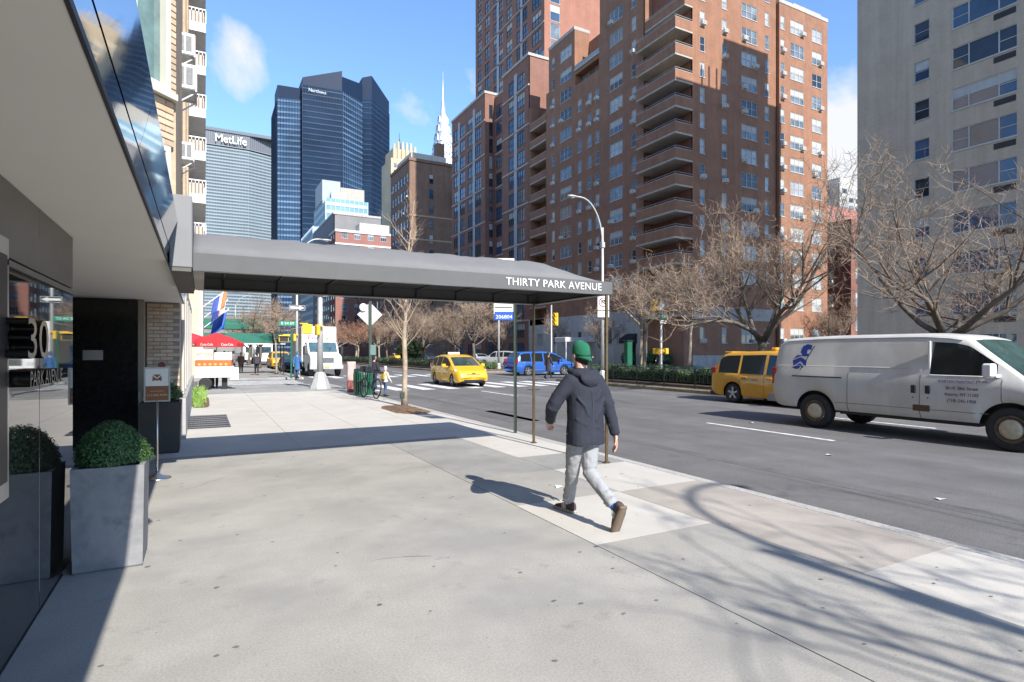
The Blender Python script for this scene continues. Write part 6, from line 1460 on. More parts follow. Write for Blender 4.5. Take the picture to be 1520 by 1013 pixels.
for s in (-1, 1): vbox(t, 'tail_lamp', M_TAIL, -.97, -.72, s * .72, s * .93, .98, 1.20, b=.03); vbox(t, 'bumper_trim', M_BLK, -1.0, -.5, s * .6, s * .92, .22, .36)
lettering('NYC TAXI', .11, M_BLK, t, (.72, -.983, .80), 'S', .001, fit=.6); vbox(t, 'roof_light', TAXI2, 1.0, 1.2, -.3, .3, 1.755, 1.86, b=.03)
vbox(t, 'roof_spoiler', TAXI2, -.62, -.28, -.62, .62, 1.68, 1.73, b=.02)
hv = dict(top=[(-.82, .55), (-.80, .95), (-.62, 1.25), (-.30, 1.50), (.4, 1.575), (1.2, 1.575), (1.75, 1.48), (2.75, 1.00), (3.35, .80), (3.52, .70), (3.60, .45)], belt=[(-.82, 1.02), (1.8, .96), (2.8, .88), (3.6, .60)], W=1.78, axles=(0, 2.72), arch=.345, wheel=.315, bot=.20,
          win=[(-.45, .22), (.30, 1.02), (1.10, 2.40)], shield=(1.80, 2.72), rearglass=(-.62, -.32), doors=[(.15, 1.05), (1.09, 2.1)], gaps=[.14, 1.07, 2.12], tumble=.78, crown=.06, rim=.22, spokes=5, mirror=(2.15, .95), tyre=.2, taperf=.18)
t, rr_, _ = vehicle('yellow_hatchback_taxi', 'bright yellow hatchback taxi coming down the avenue over the crosswalk', 'taxi', 11.80, 29.2, R(-93), hv, TAXI)
for s in (-1, 1):
    q = MB(); q.smooth = True; q.rings([[(3.12 + .16 * u + .12 * math.cos(a), s * (.76 - .10 * u + .02 * math.cos(a)), .76 - .05 * u + .075 * math.sin(a) * (1 - .3 * u)) for a in [k * math.pi / 5 for k in range(10)]] for u in (-.6, 0, 1, 1.6)]); q.build('headlight', M_LAMPG, t)
    vbox(t, 'fog_lamp', M_LAMPG, 3.5, 3.57, s * .55, s * .66, .34, .40); vbox(t, 'tail_lamp', M_TAIL, -.83, -.62, s * .70, s * .84, .85, 1.1, b=.03)
vbox(t, 'grille', M_BLK, 3.54, 3.61, -.52, .52, .27, .37); vbox(t, 'upper_grille', M_BLK, 3.5, 3.572, -.36, .36, .615, .64); vbox(t, 'number_plate', mat('plate_amber', (.55, .32, .06), .5), 3.59, 3.62, -.15, .15, .43, .53); vbox(t, 'emblem', M_CHROME, 3.53, 3.59, -.09, .09, .645, .69)
rl = vbox(t, 'roof_light', M_WHITE, .55, .72, -.32, .32, 1.57, 1.69, b=.03); lettering('TAXI', .09, M_BLK, t, (.64, 0, 1.63), 90, .09, fit=.3)
lettering('NYC', .12, M_BLK, t, (1.5, -.885, .66), 'S', .001, fit=.2)
for s in (1, -1): q = MB(); q.tube([(2.68, s * .3, 1.045), (2.25, s * .02 + .2, 1.26)], .008, 4); q.build('wiper', M_BLK, t)
bv = dict(mv); bv.update(mirror=(2.55, 1.0), trim=M_CHROME, win=[(-.62, .22), (.30, 1.22), (1.32, 2.86)])
BLUEP = mat('blue_paint', (.02, .095, .36), .28, var=.06, scale=2, coat=.6)
t, _, _ = vehicle('blue_minivan', 'bright blue minivan crossing the avenue along the side street', 'minivan', 20.4, 36.6, R(0), bv, BLUEP)
for s in (-1, 1): vbox(t, 'tail_lamp', M_TAIL, -.985, -.80, s * .74, s * .95, .85, 1.22, b=.03); vbox(t, 'chrome_strip', M_CHROME, .0, 2.6, s * .975, s * 1.0, .42, .46)
su = dict(top=[(-1.0, .62), (-.98, 1.05), (-.88, 1.20), (-.62, 1.72), (.3, 1.80), (1.6, 1.76), (2.3, 1.20), (3.3, 1.06), (3.6, .95), (3.68, .55)], belt=[(-1, 1.15), (2.2, 1.12), (3.68, .9)], W=1.92, axles=(0, 2.8), arch=.42, wheel=.37, bot=.30, win=[(-.55, .35), (.45, 1.2), (1.3, 2.0)], shield=(1.62, 2.25), rearglass=(-.86, -.64), doors=[(.4, 1.22), (1.26, 2.1)], gaps=[], tumble=.82, spokes=5, mirror=None)
sd = dict(top=[(-1.05, .55), (-1.02, .95), (-.35, 1.05), (.35, 1.42), (1.2, 1.45), (1.9, 1.02), (3.2, .86), (3.5, .55)], belt=[(-1.05, .92), (2, .92), (3.5, .75)], W=1.82, axles=(0, 2.7), arch=.36, wheel=.32, bot=.2, win=[(-.1, .6), (.68, 1.7)], shield=(1.25, 1.88), rearglass=(-.3, .33), doors=[(-.05, .65), (.69, 1.6)], gaps=[], tumble=.78, spokes=5, mirror=None)
SILV = mat('silver_paint', (.48, .48, .49), .3, .3, var=.05, coat=.4); WHP = mat('white_car_paint', (.62, .63, .66), .3, var=.05, coat=.4); DKP = mat('dark_car_paint', (.02, .025, .04), .25, var=.1, coat=.5)
t, _, _ = vehicle('silver_suv', 'silver grey sport utility car on the far lanes behind the bus stop post', 'car', 30.2, 57.0, R(128), su, SILV)
for s in (-1, 1): vbox(t, 'tail_lamp', M_TAIL, -1.01, -.9, s * .75, s * .94, .8, 1.2)
vehicle('pale_sedan', 'pale blue grey sedan half hidden behind the yellow hatchback taxi', 'car', 31.0, 66.0, R(90), sd, WHP)
vehicle('yellow_sedan_taxi', 'yellow sedan taxi far off behind the evergreen bush', 'taxi', 29.5, 96, R(90), sd, TAXI)
vehicle('dark_sedan', 'dark blue sedan on the far lanes left of the yellow hatchback taxi', 'car', 30.0, 82, R(90), sd, DKP)
vehicle('parked_dark_car', 'dark car parked at the far kerb between the green post and the leaning tree', 'car', 6.9, 55.0, R(-90), sd, mat('navy_paint', (.015, .02, .05), .25, coat=.5))
vehicle('kerbside_taxi', 'yellow taxi at the far kerb under the end of the green awning', 'taxi', 6.9, 64.5, R(-90), dict(mv), TAXI)
# delivery truck
tk = thing('delivery_truck', 'white box delivery truck with purple lettering facing us past the crosswalk', 'truck', (7.55, 42.3, RZ), R(-90))
q = MB(); q.box(-7.6, -1.7, -1.22, 1.22, .95, 3.55, b=.04); q.build('box_body', M_WHITE, tk)
q = MB(); q.smooth = False; n = 9
prof_ = [(-1.65, .55), (-1.65, 2.35), (-.9, 2.45), (-.55, 2.38), (.05, 1.65), (.9, 1.45), (1.12, 1.30), (1.18, .72), (1.12, .55)]
q.prism(prof_, -1.05, 1.05, 'y'); cb_ = q.build('cab', M_WHITE, tk); bv_ = cb_.modifiers.new('bevel', 'BEVEL'); bv_.width = .07; bv_.segments = 3
dv = Vector((.60, 0, -.73)).normalized(); nv = Vector((.73, 0, .60)).normalized(); c = Vector((-.25, 0, 2.02)) + nv * .015
q = MB(); q.box(-.44, .44, -.94, .94, -.01, .012, M=Matrix.Translation(c) @ Matrix.Rotation(math.atan2(.73, .60), 4, 'Y')); q.build('windscreen', mat('truck_windscreen', (.06, .11, .13), .05, var=.4, scale=2, ior=1.7), tk)
for s in (-1, 1):
    vbox(tk, 'side_window', M_GLASSD, -1.35, -.55, s * 1.045, s * 1.058, 1.65, 2.25); vbox(tk, 'headlight', M_LAMPG, 1.02, 1.19, s * .70, s * 1.0, .95, 1.15, b=.03)
    vbox(tk, 'mirror', M_BLK, -.15, .0, s * 1.2, s * 1.38, 1.5, 2.1, b=.03); q = MB(); q.tube([(-.1, s * 1.0, 1.5), (-.08, s * 1.28, 1.52)], .02, 5); q.tube([(-.1, s * 1.0, 2.1), (-.08, s * 1.28, 2.08)], .02, 5); q.build('mirror_arm', M_BLK, tk)
    for ax in (.25, -5.9):
        q = MB(); q.smooth = True; q.lathe([(.3, -.14), (.45, -.14), (.48, -.08), (.48, .08), (.45, .14), (.3, .14)], 22, Matrix.Translation((ax, s * .92, .48)) @ Matrix.Rotation(R(-90 * s), 4, 'X')); w_ = q.build('wheel', M_RUB, tk); q = MB(); q.lathe([(.29, .10), (.1, .12), (.0, .14)], 16, Matrix.Translation((ax, s * .92, .48)) @ Matrix.Rotation(R(-90 * s), 4, 'X')); q.build('rim', M_ALU, w_)
vbox(tk, 'bumper', M_ALU, 1.05, 1.28, -1.12, 1.12, .50, .80, b=.04)
gq = vbox(tk, 'grille', M_STEELD, 1.15, 1.20, -.5, .5, .95, 1.32); q = MB(); [q.box(1.2, 1.21, -.46, .46, .98 + k * .065, 1.01 + k * .065) for k in range(5)]; q.build('grille_bar', M_BLK, tk)
vbox(tk, 'number_plate', mat('plate_amber', (.55, .32, .06), .5), 1.285, 1.295, -.15, .15, .58, .70); vbox(tk, 'chassis', M_BLK, -7.4, .6, -.8, .8, .55, .94)
lt = lettering('Fed', .52, mat('truck_purple', (.13, .02, .22), .5), tk, (-1.69, -.38, 2.72), 90, .006, fit=.80); lt = lettering('Ex', .62, mat('truck_orange', (.6, .13, .02), .5), tk, (-1.69, .38, 2.72), 90, .006, fit=.62)
q = MB(); q.tube([(.10, -.5, 1.72), (-.4, -.2, 2.2)], .014, 4); q.tube([(.10, .35, 1.72), (-.4, .65, 2.2)], .014, 4); q.build('wiper', M_BLK, tk)
for i, (x, y, lab) in enumerate(((6.9, 80, 'white box truck parked far beyond the green awning'), (3.2 + 3.6, 98, 'white van-bodied truck at the distant end of the far sidewalk'))):
    t = thing('distant_truck', lab, 'truck', (x, y, RZ), R(-90)); vbox(t, 'box_body', M_WHITE, -6, -1.2, -1.2, 1.2, .9, 3.3, b=.04); q = MB(); q.prism([(-1.15, .5), (-1.15, 2.4), (-.2, 2.4), (.35, 1.5), (.8, 1.35), (.85, .5)], -1.05, 1.05, 'y'); q.build('cab', M_WHITE, t)
    q = MB(); q.prism([(-.14, 2.3), (.36, 1.55), (.38, 1.57), (-.12, 2.32)], -.9, .9, 'y'); q.build('windscreen', M_GLASSW, t)
    for s in (-1, 1):
        for ax in (.2, -4.8): q = MB(); q.lathe([(.46, -.12), (.46, .12)], 16, Matrix.Translation((ax, s * .95, .46)) @ Matrix.Rotation(R(90), 4, 'X')); q.build('wheel', M_RUB, t)
# ============================================================ people
def remesh(mb, name, m, parent, vox=.012, sm=6, wr=0., wsc=.08, seed=0, ratio=None):
    """Fuse overlapping lofts into one continuous skin."""
    me = mb.mesh(name, m, True); o = obj(name, me)
    rm = o.modifiers.new('r', 'REMESH'); rm.mode = 'VOXEL'; rm.voxel_size = vox; rm.use_smooth_shade = True
    s = o.modifiers.new('s', 'SMOOTH'); s.iterations = sm; s.factor = .5
    if wr:
        tx = bpy.data.textures.new('folds', 'CLOUDS'); tx.noise_scale = wsc; tx.noise_depth = 2
        d = o.modifiers.new('d', 'DISPLACE'); d.texture = tx; d.strength = wr; d.mid_level = .5; d.texture_coords = 'LOCAL'
    dg = bpy.context.evaluated_depsgraph_get(); m2 = bpy.data.meshes.new_from_object(o.evaluated_get(dg)); bpy.data.objects.remove(o)
    m2.name = name; m2.materials.clear(); m2.materials.append(m)
    for p in m2.polygons: p.use_smooth = True
    return obj(name, m2, parent)
def ell(cx, cy, z, rx, ry, n=16, tilt=(0, 0), p=2.0, rot=0.):
    out = []
    for k in range(n):
        a = k * 2 * math.pi / n; c, s = math.cos(a), math.sin(a)
        u = rx * math.copysign(abs(c) ** (2 / p), c); v = ry * math.copysign(abs(s) ** (2 / p), s)
        u, v = u * math.cos(rot) - v * math.sin(rot), u * math.sin(rot) + v * math.cos(rot)
        out.append((cx + u, cy + v, z + tilt[0] * u + tilt[1] * v))
    return out
def limb(b, pts, rad, n=12, flat=1.0):
    """Tapered limb with rings square to its run; ends rounded."""
    pts = [Vector(p) for p in pts]; P, Rr = [], []
    for i in range(len(pts) - 1):
        for k in range(4):
            t = k / 4; P.append(pts[i].lerp(pts[i + 1], t)); Rr.append(rad[i] + (rad[i + 1] - rad[i]) * t)
    P.append(pts[-1]); Rr.append(rad[-1])
    d0 = (P[0] - P[1]).normalized(); d1 = (P[-1] - P[-2]).normalized()
    P = [P[0] + d0 * Rr[0] * .7] + P + [P[-1] + d1 * Rr[-1] * .7]; Rr = [Rr[0] * .45] + Rr + [Rr[-1] * .45]
    b.tube(P, Rr, n)
def hand(b, wrist, d, palm_n, s=1., curl=.5, mirror=1):
    """Palm, four unequal curled fingers and a thumb leaving the side of the palm."""
    d = Vector(d).normalized(); n = Vector(palm_n).normalized(); n = (n - d * n.dot(d)).normalized(); x = d.cross(n) * mirror; w = Vector(wrist)
    rs = []
    for t, hw_, th in ((-.015, .026, .02), (.02, .034, .019), (.05, .041, .016), (.085, .042, .014), (.10, .038, .011)):
        c = w + d * t * s; rs.append([c + (x * hw_ * math.cos(a) + n * th * math.sin(a)) * s for a in [k * math.pi / 6 for k in range(12)]])
    b.rings(rs)
    for i, (off, L) in enumerate(((-.030, .068), (-.010, .078), (.011, .073), (.030, .056))):
        p = w + (d * .088 + x * off) * s; dd = d.copy(); pts = [p]
        for k, f in enumerate((.42, .32, .26)):
            ang = curl * (.35 + .35 * k); dd = (dd * math.cos(ang) + n * math.sin(ang)).normalized(); pts.append(pts[-1] + dd * L * f * 1.05 * s)
        b.tube(pts + [pts[-1] + dd * .004], [.0095 * s, .009 * s, .008 * s, .0072 * s, .003 * s], 8)
    p = w + (d * .025 - x * .032) * s; dd = (d * .75 - x * .6 + n * .35).normalized(); p2 = p + dd * .036 * s; d3 = (d * .95 - x * .15 + n * .3).normalized()
    b.tube([p, p2, p2 + d3 * .028 * s, p2 + d3 * .048 * s], [.014 * s, .0115 * s, .0098 * s, .005 * s], 8)
def head(b, c, fwd, s=1., ):
    f = Vector(fwd).normalized(); r_ = Vector((f.y, -f.x, 0)).normalized(); u = r_.cross(f); c = Vector(c)
    def G(x, y, z): return c + (r_ * x + f * y + u * z) * s
    rs = []
    for z, rx, ry, oy in ((-.125, .030, .034, .035), (-.115, .046, .055, .030), (-.085, .058, .075, .018), (-.04, .068, .088, .006), (.01, .074, .095, -.004), (.05, .075, .096, -.008), (.085, .066, .084, -.010), (.11, .045, .06, -.012), (.122, .018, .025, -.012)):
        rs.append([G(rx * math.cos(a), oy + ry * math.sin(a), z) for a in [k * math.pi / 8 for k in range(16)]])
    b.rings(rs)
    b.rings([[G(.016 * math.cos(a) * k, .085 + (.028 if k < 1.2 else 0), zz + .012 * math.sin(a)) for a in [q * math.pi / 4 for q in range(8)]] for zz, k in ((.005, .6), (-.03, 1.1), (-.04, .5))])
    for sx in (-1, 1): b.rings([[G(sx * .074 + sx * o, -.004 + .019 * math.cos(a) * k, -.01 + .032 * math.sin(a) * k) for a in [q * math.pi / 5 for q in range(10)]] for o, k in ((-.01, .6), (.008, 1), (.016, .8))])
    return G
def face_parts(par, G, hair=None):
    q = MB(); q.smooth = True
    for sx in (-1, 1): q.rings([[G(sx * .031 + .012 * math.cos(a) * k, .082 + o, .012 + .006 * math.sin(a) * k) for a in [w * math.pi / 4 for w in range(8)]] for o, k in ((0, .8), (.008, 1), (.012, .4))])
    q.build('eye', M_WHITE, par)
    q = MB(); q.rings([[G(.022 * math.cos(a) * k, .088 + o, -.062 + .006 * math.sin(a)) for a in [w * math.pi / 4 for w in range(8)]] for o, k in ((0, .9), (.006, 1), (.009, .3))]); q.build('mouth', mat('lip', (.36, .14, .12), .5), par)
def shoe(par, ankle, toe_dir, pitch, m_up, m_sole, s=1., name='shoe', stripe=None):
    """Sneaker: sole and upper; pitch lifts the heel about the ball of the foot."""
    o = bpy.data.objects.new(name, None); COL.objects.link(o); o.parent = par
    L = .285 * s; b = MB(); b.smooth = True
    up = []
    for x, w, z0, z1 in ((-.085, .026, .022, .06), (-.075, .034, .02, .105), (-.03, .037, .02, .115), (.02, .038, .02, .10), (.07, .041, .02, .078), (.12, .044, .02, .06), (.165, .038, .02, .048), (.195, .018, .022, .038)):
        up.append([(x * s, w * s * math.cos(a), (z0 + (z1 - z0) * (.5 + .5 * math.sin(a))) * s) for a in [k * math.pi / 6 for k in range(12)]])
    b.rings(up); u_ = b.build('upper', m_up, o)
    b = MB(); b.smooth = True; b.rings([[(x * s, w * s * math.cos(a), z * s) for x, w, a in [((-.09 + .145 * (1 - math.cos(k * math.pi / 12))) if True else 0, (.036 if k < 4 else .043) * (1.08 if 5 < k < 10 else 1), 0) for k in range(13)]] + [(x * s, -w * s, z * s) for x, w in [((-.09 + .145 * (1 - math.cos(k * math.pi / 12))), (.034 if k < 4 else .041)) for k in range(12, -1, -1)]] for z in (0, .026)], True, True)
    b.build('sole', m_sole, o)
    if stripe:
        b = MB()
        for sx in (-1, 1):
            for k in range(3): b.box((.005 + k * .022) * s, (.014 + k * .022) * s, sx * .0385 * s, sx * .042 * s, .03 * s, .085 * s, M=Matrix.Rotation(.0, 4, 'Y'))
        b.build('stripe', stripe, o)
        b = MB(); b.box(.015 * s, .09 * s, -.012 * s, .012 * s, .085 * s, .1 * s); b.build('lace', stripe, o)
    d = Vector(toe_dir); rz = math.atan2(d.y, d.x)
    o.matrix_local = Matrix.Translation(ankle) @ Matrix.Rotation(rz, 4, 'Z') @ Matrix.Rotation(pitch, 4, 'Y') @ Matrix.Translation((0, 0, -.10 * s))
    return o

# ---- the man in the foreground, walking north, seen from behind
M_JKT = mat('navy_jacket', (.018, .021, .034), .85, var=.12, scale=9, bump=.35, bscale=320)
M_JKL = mat('jacket_lining', (.05, .055, .075), .85, var=.1)
M_TRS = mat('grey_jeans', (.31, .315, .33), .85, var=.10, scale=10, bump=.35, bscale=300)
M_CAP = mat('green_cap', (.010, .115, .06), .95, var=.1, scale=20, bump=.2, bscale=300)
M_SHO = mat('brown_suede', (.075, .05, .042), .9, var=.15, scale=20); M_SOL = mat('gum_sole', (.17, .125, .09), .7, var=.15, scale=15)
man = thing('person', 'man in navy hooded jacket, backwards green cap and pale jeans striding up the sidewalk', 'person', (3.185, 4.49, 0))
HIP = {1: Vector((.062, .0, .86)), -1: Vector((-.09, .02, .86))}
LK, LA = Vector((-.055, .13, .465)), Vector((.05, .355, .095))       # leading left leg
RK, RA = Vector((.025, -.03, .465)), Vector((.04, -.40, .215))       # trailing right leg
b = MB()                                                              # one continuous body: head, neck, trunk, arms, legs, hands
G = head(b, (.012, .095, 1.565), (-.05, 1, -.06), .94)
b.tube([(0, .05, 1.36), (0, .075, 1.47), (0, .085, 1.52)], [.062, .056, .056], 12)
b.rings([ell(0, .01, .80, .12, .09), ell(0, .01, .9, .145, .10), ell(0, .02, 1.05, .13, .095), ell(0, .03, 1.22, .15, .10), ell(0, .04, 1.34, .15, .085), ell(0, .05, 1.38, .07, .06)])
LS, LE, LW = Vector((-.165, .03, 1.33)), Vector((-.31, .09, 1.08)), Vector((-.215, .28, .935))
RS, RE, RW = Vector((.168, .03, 1.33)), Vector((.232, -.05, 1.07)), Vector((.275, -.10, .815))
limb(b, [LS, LE, LW], [.05, .042, .028]); limb(b, [RS, RE, RW], [.05, .042, .028])
hand(b, LW, (LW - LE), (.5, -.3, -.8), 1.0, .75, 1); hand(b, RW, Vector((.04, -.02, -1)), (-.9, .35, .1), 1.08, .45, 1)
limb(b, [HIP[-1], LK, LA], [.075, .052, .034]); limb(b, [HIP[1], RK, RA], [.075, .052, .034])
remesh(b, 'body', M_SKIN, man, .0062, 3); face_parts(man, G)
b = MB()                                                              # trousers
b.rings([ell(-.01, .01, .93, .14, .11), ell(-.012, .01, .85, .148, .118), ell(-.014, .015, .78, .14, .112)])
limb(b, [HIP[-1] + Vector((0, 0, -.02)), HIP[-1].lerp(LK, .5), LK, LK.lerp(LA, .45), LK.lerp(LA, .93)], [.094, .082, .069, .060, .056], 14)
limb(b, [HIP[1] + Vector((0, 0, -.02)), HIP[1].lerp(RK, .5), RK, RK.lerp(RA, .45), RK.lerp(RA, .90)], [.094, .082, .069, .059, .054], 14)
for A_, B_, r_ in ((LK, LA, .060), (RK, RA, .057)):                   # creases at knee and ankle
    for t_ in (.03, .14, .66, .75, .84):
        c = A_.lerp(B_, t_); d = (B_ - A_).normalized(); a = d.orthogonal().normalized(); e = d.cross(a); tl = random.Random(int(t_ * 99)).uniform(-.3, .3)
        b.tube([c + (a * math.cos(q) + e * math.sin(q)) * (r_ + .003) + d * tl * math.sin(q) * .16 for q in [k * .6 for k in range(8)]], .0085, 6)
remesh(b, 'trousers', M_TRS, man, .009, 4, .016, .065)
b = MB()                                                              # jacket: body, sleeves, folded hood
b.rings([ell(.0, -.005, .728, .190, .135, 20, (0, .02), 2.5), ell(.0, -.005, .80, .187, .134, 20, (0, 0), 2.5), ell(0, .0, .95, .180, .130, 20, (0, 0), 2.4), ell(0, .01, 1.10, .178, .128, 20, (0, 0), 2.4), ell(0, .02, 1.22, .186, .128, 20, (0, 0), 2.4), ell(0, .03, 1.31, .188, .118, 20, (0, 0), 2.3), ell(0, .045, 1.37, .155, .098, 20), ell(0, .06, 1.42, .085, .08, 20), ell(0, .065, 1.445, .075, .075, 20)])
limb(b, [LS + Vector((.03, 0, 0)), LS.lerp(LE, .5), LE, LE.lerp(LW, .5), LE.lerp(LW, .97)], [.080, .072, .064, .056, .050], 14)
limb(b, [RS + Vector((-.03, 0, 0)), RS.lerp(RE, .5), RE, RE.lerp(RW, .5), RE.lerp(RW, .97)], [.080, .072, .062, .055, .049], 14)
for A_, B_, r_, ts in ((LS, LE, .068, (.62, .78, .92)), (LE, LW, .058, (.12, .3)), (RS, RE, .068, (.66, .82, .96)), (RE, RW, .055, (.12, .26, .5))):
    for t_ in ts:
        c = A_.lerp(B_, t_); d = (B_ - A_).normalized(); a = d.orthogonal().normalized(); e = d.cross(a); sg = 1 if int(t_ * 100) % 2 else -1
        b.tube([c + (a * math.cos(q) + e * math.sin(q)) * (r_ + .002) - (a * math.cos(q) + e * math.sin(q)) * .006 * (1 + math.sin(q * 1.5 + t_ * 20)) + d * sg * .045 * math.sin(q + t_ * 9) for q in [k * .6 for k in range(9)]], .008, 6)
for p in ([(-.155, -.09, 1.18), (-.09, -.118, 1.10), (-.04, -.126, 1.0)], [(.155, -.08, 1.15), (.09, -.117, 1.04), (.03, -.128, .96)], [(.135, -.085, 1.24), (.05, -.115, 1.14)], [(-.16, -.08, .98), (-.07, -.128, .92)], [(.05, -.133, .90), (.15, -.10, .84)]): b.tube(p, .010, 6)
remesh(b, 'jacket', M_JKT, man, .0095, 5, .012, .10)
b = MB()
rs = []                                                               # hood lying on the shoulders: open collar roll
for k in range(17):
    a = math.pi * (-.5 + 2 * k / 16); c = Vector((.118 * math.cos(a) * 1.1, .04 + .105 * math.sin(a), 1.405 + .035 * max(0, -math.sin(a)) * 0 + .02 * math.sin(a))); back = max(0., -math.sin(a))
    rs.append([c + Vector((math.cos(a), math.sin(a), 0)) * (.028 + .018 * back) * math.cos(q) + Vector((0, -.014 * back, 1)) * (.034 + .014 * back) * math.sin(q) for q in [w * math.pi / 5 for w in range(10)]])
b.rings(rs, True, False)
b.rings([ell(0, -.085, 1.265, .03, .02), ell(0, -.098, 1.30, .085, .028), ell(0, -.092, 1.34, .115, .036), ell(0, -.07, 1.39, .112, .036), ell(0, -.05, 1.42, .08, .03)])
remesh(b, 'hood', M_JKT, man, .0085, 5, .010, .06)
b = MB(); b.tube([(-.185, -.02, .738), (-.11, -.120, .732), (.0, -.140, .73), (.11, -.120, .732), (.187, -.02, .738)], .004, 6); b.build('hem_seam', M_JKL, man)
b = MB(); b.tube([(0, -.117, 1.24), (0, -.128, 1.0), (0, -.139, .75)], .0025, 4); b.build('back_seam', M_JKL, man)
# cap worn backwards: crown panels, strap side hidden, brim towards us
b = MB(); b.smooth = True; hc_ = Vector((.012, .088, 1.586)); rs = []
for z, k in ((-.022, 1.0), (.0, 1.02), (.03, 1.0), (.065, .93), (.092, .74), (.106, .45), (.112, .1)): rs.append([(hc_.x + .081 * k * math.cos(a), hc_.y + .099 * k * math.sin(a) - .004, hc_.z + z * 1.03 + .012 * math.sin(a)) for a in [w * math.pi / 10 for w in range(20)]])
b.rings(rs, True, True); b.build('cap', M_CAP, man)
b = MB(); b.smooth = True; rs = []
for k, (e, dz) in enumerate(((0, 0), (.03, -.010), (.055, -.026), (.068, -.040))):
    rs.append([(hc_.x + (.079 - .010 * k * (k > 1)) * math.cos(a) * (1 - .02 * k), hc_.y - .004 + (.096 + e * math.sin(a) ** 2 * 1.0) * math.sin(a), hc_.z - .024 + dz * abs(math.sin(a)) - .012) for a in [math.pi + w * math.pi / 14 for w in range(15)]])
b.rings(rs, False, False); o = b.build('cap_brim', M_CAP, man); o.modifiers.new('t', 'SOLIDIFY').thickness = .005
b = MB(); b.lathe([(.007, 0), (.007, .004)], 10, Matrix.Translation((hc_.x + .02, hc_.y - .161, hc_.z - .038)) @ Matrix.Rotation(R(105), 4, 'X')); b.build('cap_badge', mat('badge_gold', (.5, .34, .08), .5), man)
b = MB(); b.rings([[(hc_.x + .002 + .073 * k * math.cos(a), hc_.y - .01 + .085 * k * math.sin(a), hc_.z + z) for a in [math.pi * .98 + w * math.pi * 1.04 / 12 for w in range(13)]] for z, k in ((-.02, 1.0), (-.06, 1.0), (-.095, .86), (-.115, .66))], False, False); o = b.build('hair', mat('dark_hair', (.02, .014, .01), .7), man); o.modifiers.new('t', 'SOLIDIFY').thickness = .012
# socks and sneakers
b = MB(); b.tube([LK.lerp(LA, .90), LA], .041, 10); b.build('sock', M_WHITE, man); b = MB(); b.tube([RK.lerp(RA, .86), RA + Vector((0, -.01, -.005))], .041, 10); b.build('sock', mat('blue_sock', (.03, .14, .38), .8, var=.2), man)
shoe(man, LA + Vector((0, .0, .005)), (-.12, 1, 0), 0.0, M_SHO, mat('sole_pale', (.40, .34, .28), .7), 1.0, 'shoe', M_OFFW)
shoe(man, RA + Vector((.005, .0, -.0)), (.10, 1, 0), R(62), M_SHO, M_SOL, 1.0, 'shoe', M_OFFW)

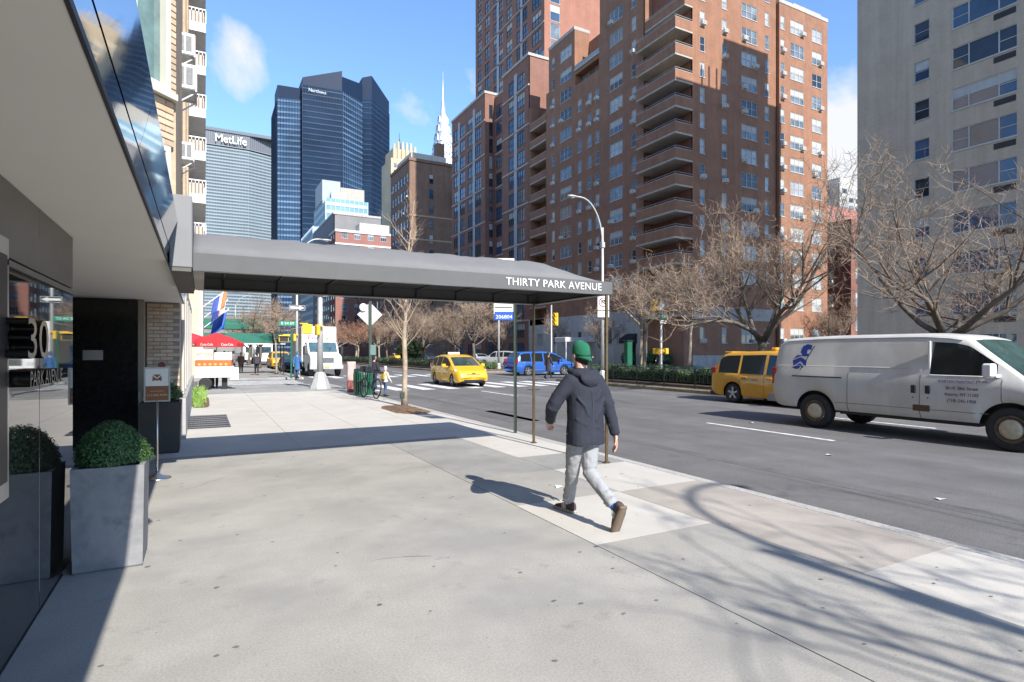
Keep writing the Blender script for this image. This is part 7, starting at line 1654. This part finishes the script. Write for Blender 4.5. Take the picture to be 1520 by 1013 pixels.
# ---- passers-by
def passer(label, x, y, rz, coat, trousers, h=1.66, stride=.25, hair=(.03, .02, .015), long=.0, bag=None, legs_col=None, hat=None, z=0., kid=False, arm=.15, name='person'):
    t = thing(name, label, 'person', (x, y, z), rz); s = h / 1.72
    t.scale = (s, s, s)
    cm = mat('coat_%s' % '_'.join('%02d' % int(c * 99) for c in coat), coat, .85, var=.15, scale=8); tm = mat('legs_%s' % '_'.join('%02d' % int(c * 99) for c in trousers), trousers, .85, var=.12, scale=8)
    b = MB(); G = head(b, (0, .03, 1.60), (0, 1, 0)); b.tube([(0, .01, 1.36), (0, .02, 1.5)], [.06, .05], 8)
    b.rings([ell(0, 0, .85, .13, .09), ell(0, 0, 1.1, .13, .09), ell(0, .01, 1.32, .16, .09), ell(0, .01, 1.38, .08, .06)])
    LKn, LAn = Vector((-.08, stride * .6, .48)), Vector((-.07, stride, .09)); RKn, RAn = Vector((.08, -stride * .1, .47)), Vector((.07, -stride, .13))
    limb(b, [(-.085, 0, .86), LKn, LAn], [.07, .05, .035], 8); limb(b, [(.085, 0, .86), RKn, RAn], [.07, .05, .035], 8)
    arms = []
    for sx, fy in ((-1, -arm), (1, arm)):
        S_, E_, W_ = Vector((sx * .18, .0, 1.33)), Vector((sx * .23, fy * .4, 1.06)), Vector((sx * .22, fy + .08, .84)); arms.append((S_, E_, W_)); limb(b, [S_, E_, W_], [.048, .04, .028], 8); hand(b, W_, W_ - E_, (-sx, .2, 0), 1., .6, -sx)
    remesh(b, 'body', M_SKIN, t, .0125, 2); face_parts(t, G)
    b = MB(); zb_ = .80 - long; b.rings([ell(0, 0, zb_, .17 + long * .12, .13 + long * .12), ell(0, 0, .95, .165, .125), ell(0, .0, 1.15, .165, .12), ell(0, .01, 1.32, .19, .115), ell(0, .01, 1.40, .09, .07)])
    for S_, E_, W_ in arms: limb(b, [S_, E_, E_.lerp(W_, .95)], [.075, .065, .052], 8)
    remesh(b, 'coat', cm, t, .02, 3, .012, .1)
    b = MB(); b.rings([ell(0, 0, .92, .145, .105), ell(0, 0, .8, .15, .11)]); limb(b, [(-.085, 0, .82), LKn, LKn.lerp(LAn, .95)], [.09, .07, .055], 8); limb(b, [(.085, 0, .82), RKn, RKn.lerp(RAn, .95)], [.09, .07, .055], 8); remesh(b, 'trousers', tm, t, .018, 3)
    hm = mat('hair_%02d%02d' % (int(hair[0] * 99), int(hair[2] * 99)), hair, .7)
    b = MB(); b.smooth = True; b.rings([[(.083 * k * math.cos(a), .02 + .10 * k * math.sin(a) - .01, 1.60 + zz) for a in [w * math.pi / 8 for w in range(16)]] for zz, k in ((.03, 1), (.07, .95), (.105, .7), (.125, .2))])
    b.rings([[(.085 * k * math.cos(a), .01 + .095 * k * math.sin(a), 1.60 + zz) for a in [math.pi + w * math.pi / 10 for w in range(11)]] for zz, k in ((.05, 1.0), (-.05, 1.0), (-.12, .8))], False, False); b.build('hat' if hat else 'hair', mat('hat_%02d' % int(hat[0] * 99), hat, .8) if hat else hm, t)
    sm = mat('shoe_%02d' % int((legs_col or (.03,))[0] * 99), legs_col or (.03, .03, .03), .6)
    shoe(t, LAn, (0, 1, 0), 0, sm, M_BLK, 1.05); shoe(t, RAn, (0, 1, 0), R(25), sm, M_BLK, 1.05)
    if bag:
        b = MB(); b.box(*bag[0], b=.03); b.build('bag', mat('bag_%02d' % int(bag[1][0] * 99), bag[1], .7), t)
    return t
passer('pedestrian in black with pink shoes walking away on the far sidewalk', 3.25, 42.6, 0, (.03, .025, .035), (.02, .02, .025), 1.55, .3, legs_col=(.55, .06, .12), bag=((-.16, .2, -.24, -.1, .85, 1.3), (.04, .035, .05)))
passer('pedestrian in a brown patterned coat walking toward us beside the one in black', 2.55, 47.5, math.pi, (.15, .09, .07), (.05, .045, .05), 1.55, .25, long=.25)
passer('pedestrian in a grey jacket and blue jeans walking away up the far sidewalk', 2.1, 49.0, 0, (.17, .16, .17), (.08, .14, .25), 1.66, .22)
passer('pedestrian with a tan bag beside the one in the grey jacket', 1.85, 52.0, 0, (.13, .08, .05), (.14, .10, .07), 1.6, .2, bag=((.12, .34, -.2, .1, .7, 1.0), (.34, .21, .10)))
passer('pedestrian in dark clothes walking past the end of the red umbrella', 1.5, 49.5, 0, (.025, .022, .022), (.02, .02, .02), 1.65, .22, hat=(.02, .02, .02))
passer('pedestrian in a dark teal jacket half hidden under the red umbrella', .75, 46, math.pi, (.05, .07, .09), (.04, .05, .08), 1.68, .2)
passer('person in a long bright blue hooded coat standing by the delivery truck', 5.15, 37.6, R(-40), (.04, .13, .30), (.05, .07, .12), 1.62, .08, long=.3, hat=(.05, .15, .33))
passer('woman in a long dark coat crossing the avenue in front of the blue minivan', 18.3, 29.6, R(-75), (.035, .028, .028), (.02, .02, .022), 1.58, .36, long=.32)
passer('adult in a dark navy jacket standing at the corner behind the bicycle', 6.1, 23.2, R(-60), (.025, .025, .04), (.03, .05, .11), 1.60, .06, z=-.11, hat=(.02, .02, .03))
passer('child in a white helmet with a yellow and white jacket at the corner', 6.2, 21.9, R(-70), (.60, .58, .48), (.07, .11, .20), 1.15, .08, z=-.11, hat=(.6, .6, .62), bag=((-.17, .17, -.22, -.12, .95, 1.3), (.55, .38, .05)))
passer('food cart vendor in a dark cap behind the hot dog cart', .5, 28.6, math.pi, (.06, .05, .07), (.03, .03, .04), 1.66, .05, hat=(.06, .01, .015))
passer('person in black bending beside the far hedge near the yellow minivan', 36.5 + 1.4, 41.5, R(100), (.015, .016, .022), (.015, .015, .02), 1.6, .3, bag=((-.25, .25, -.38, -.12, .8, 1.35), (.015, .015, .018)))
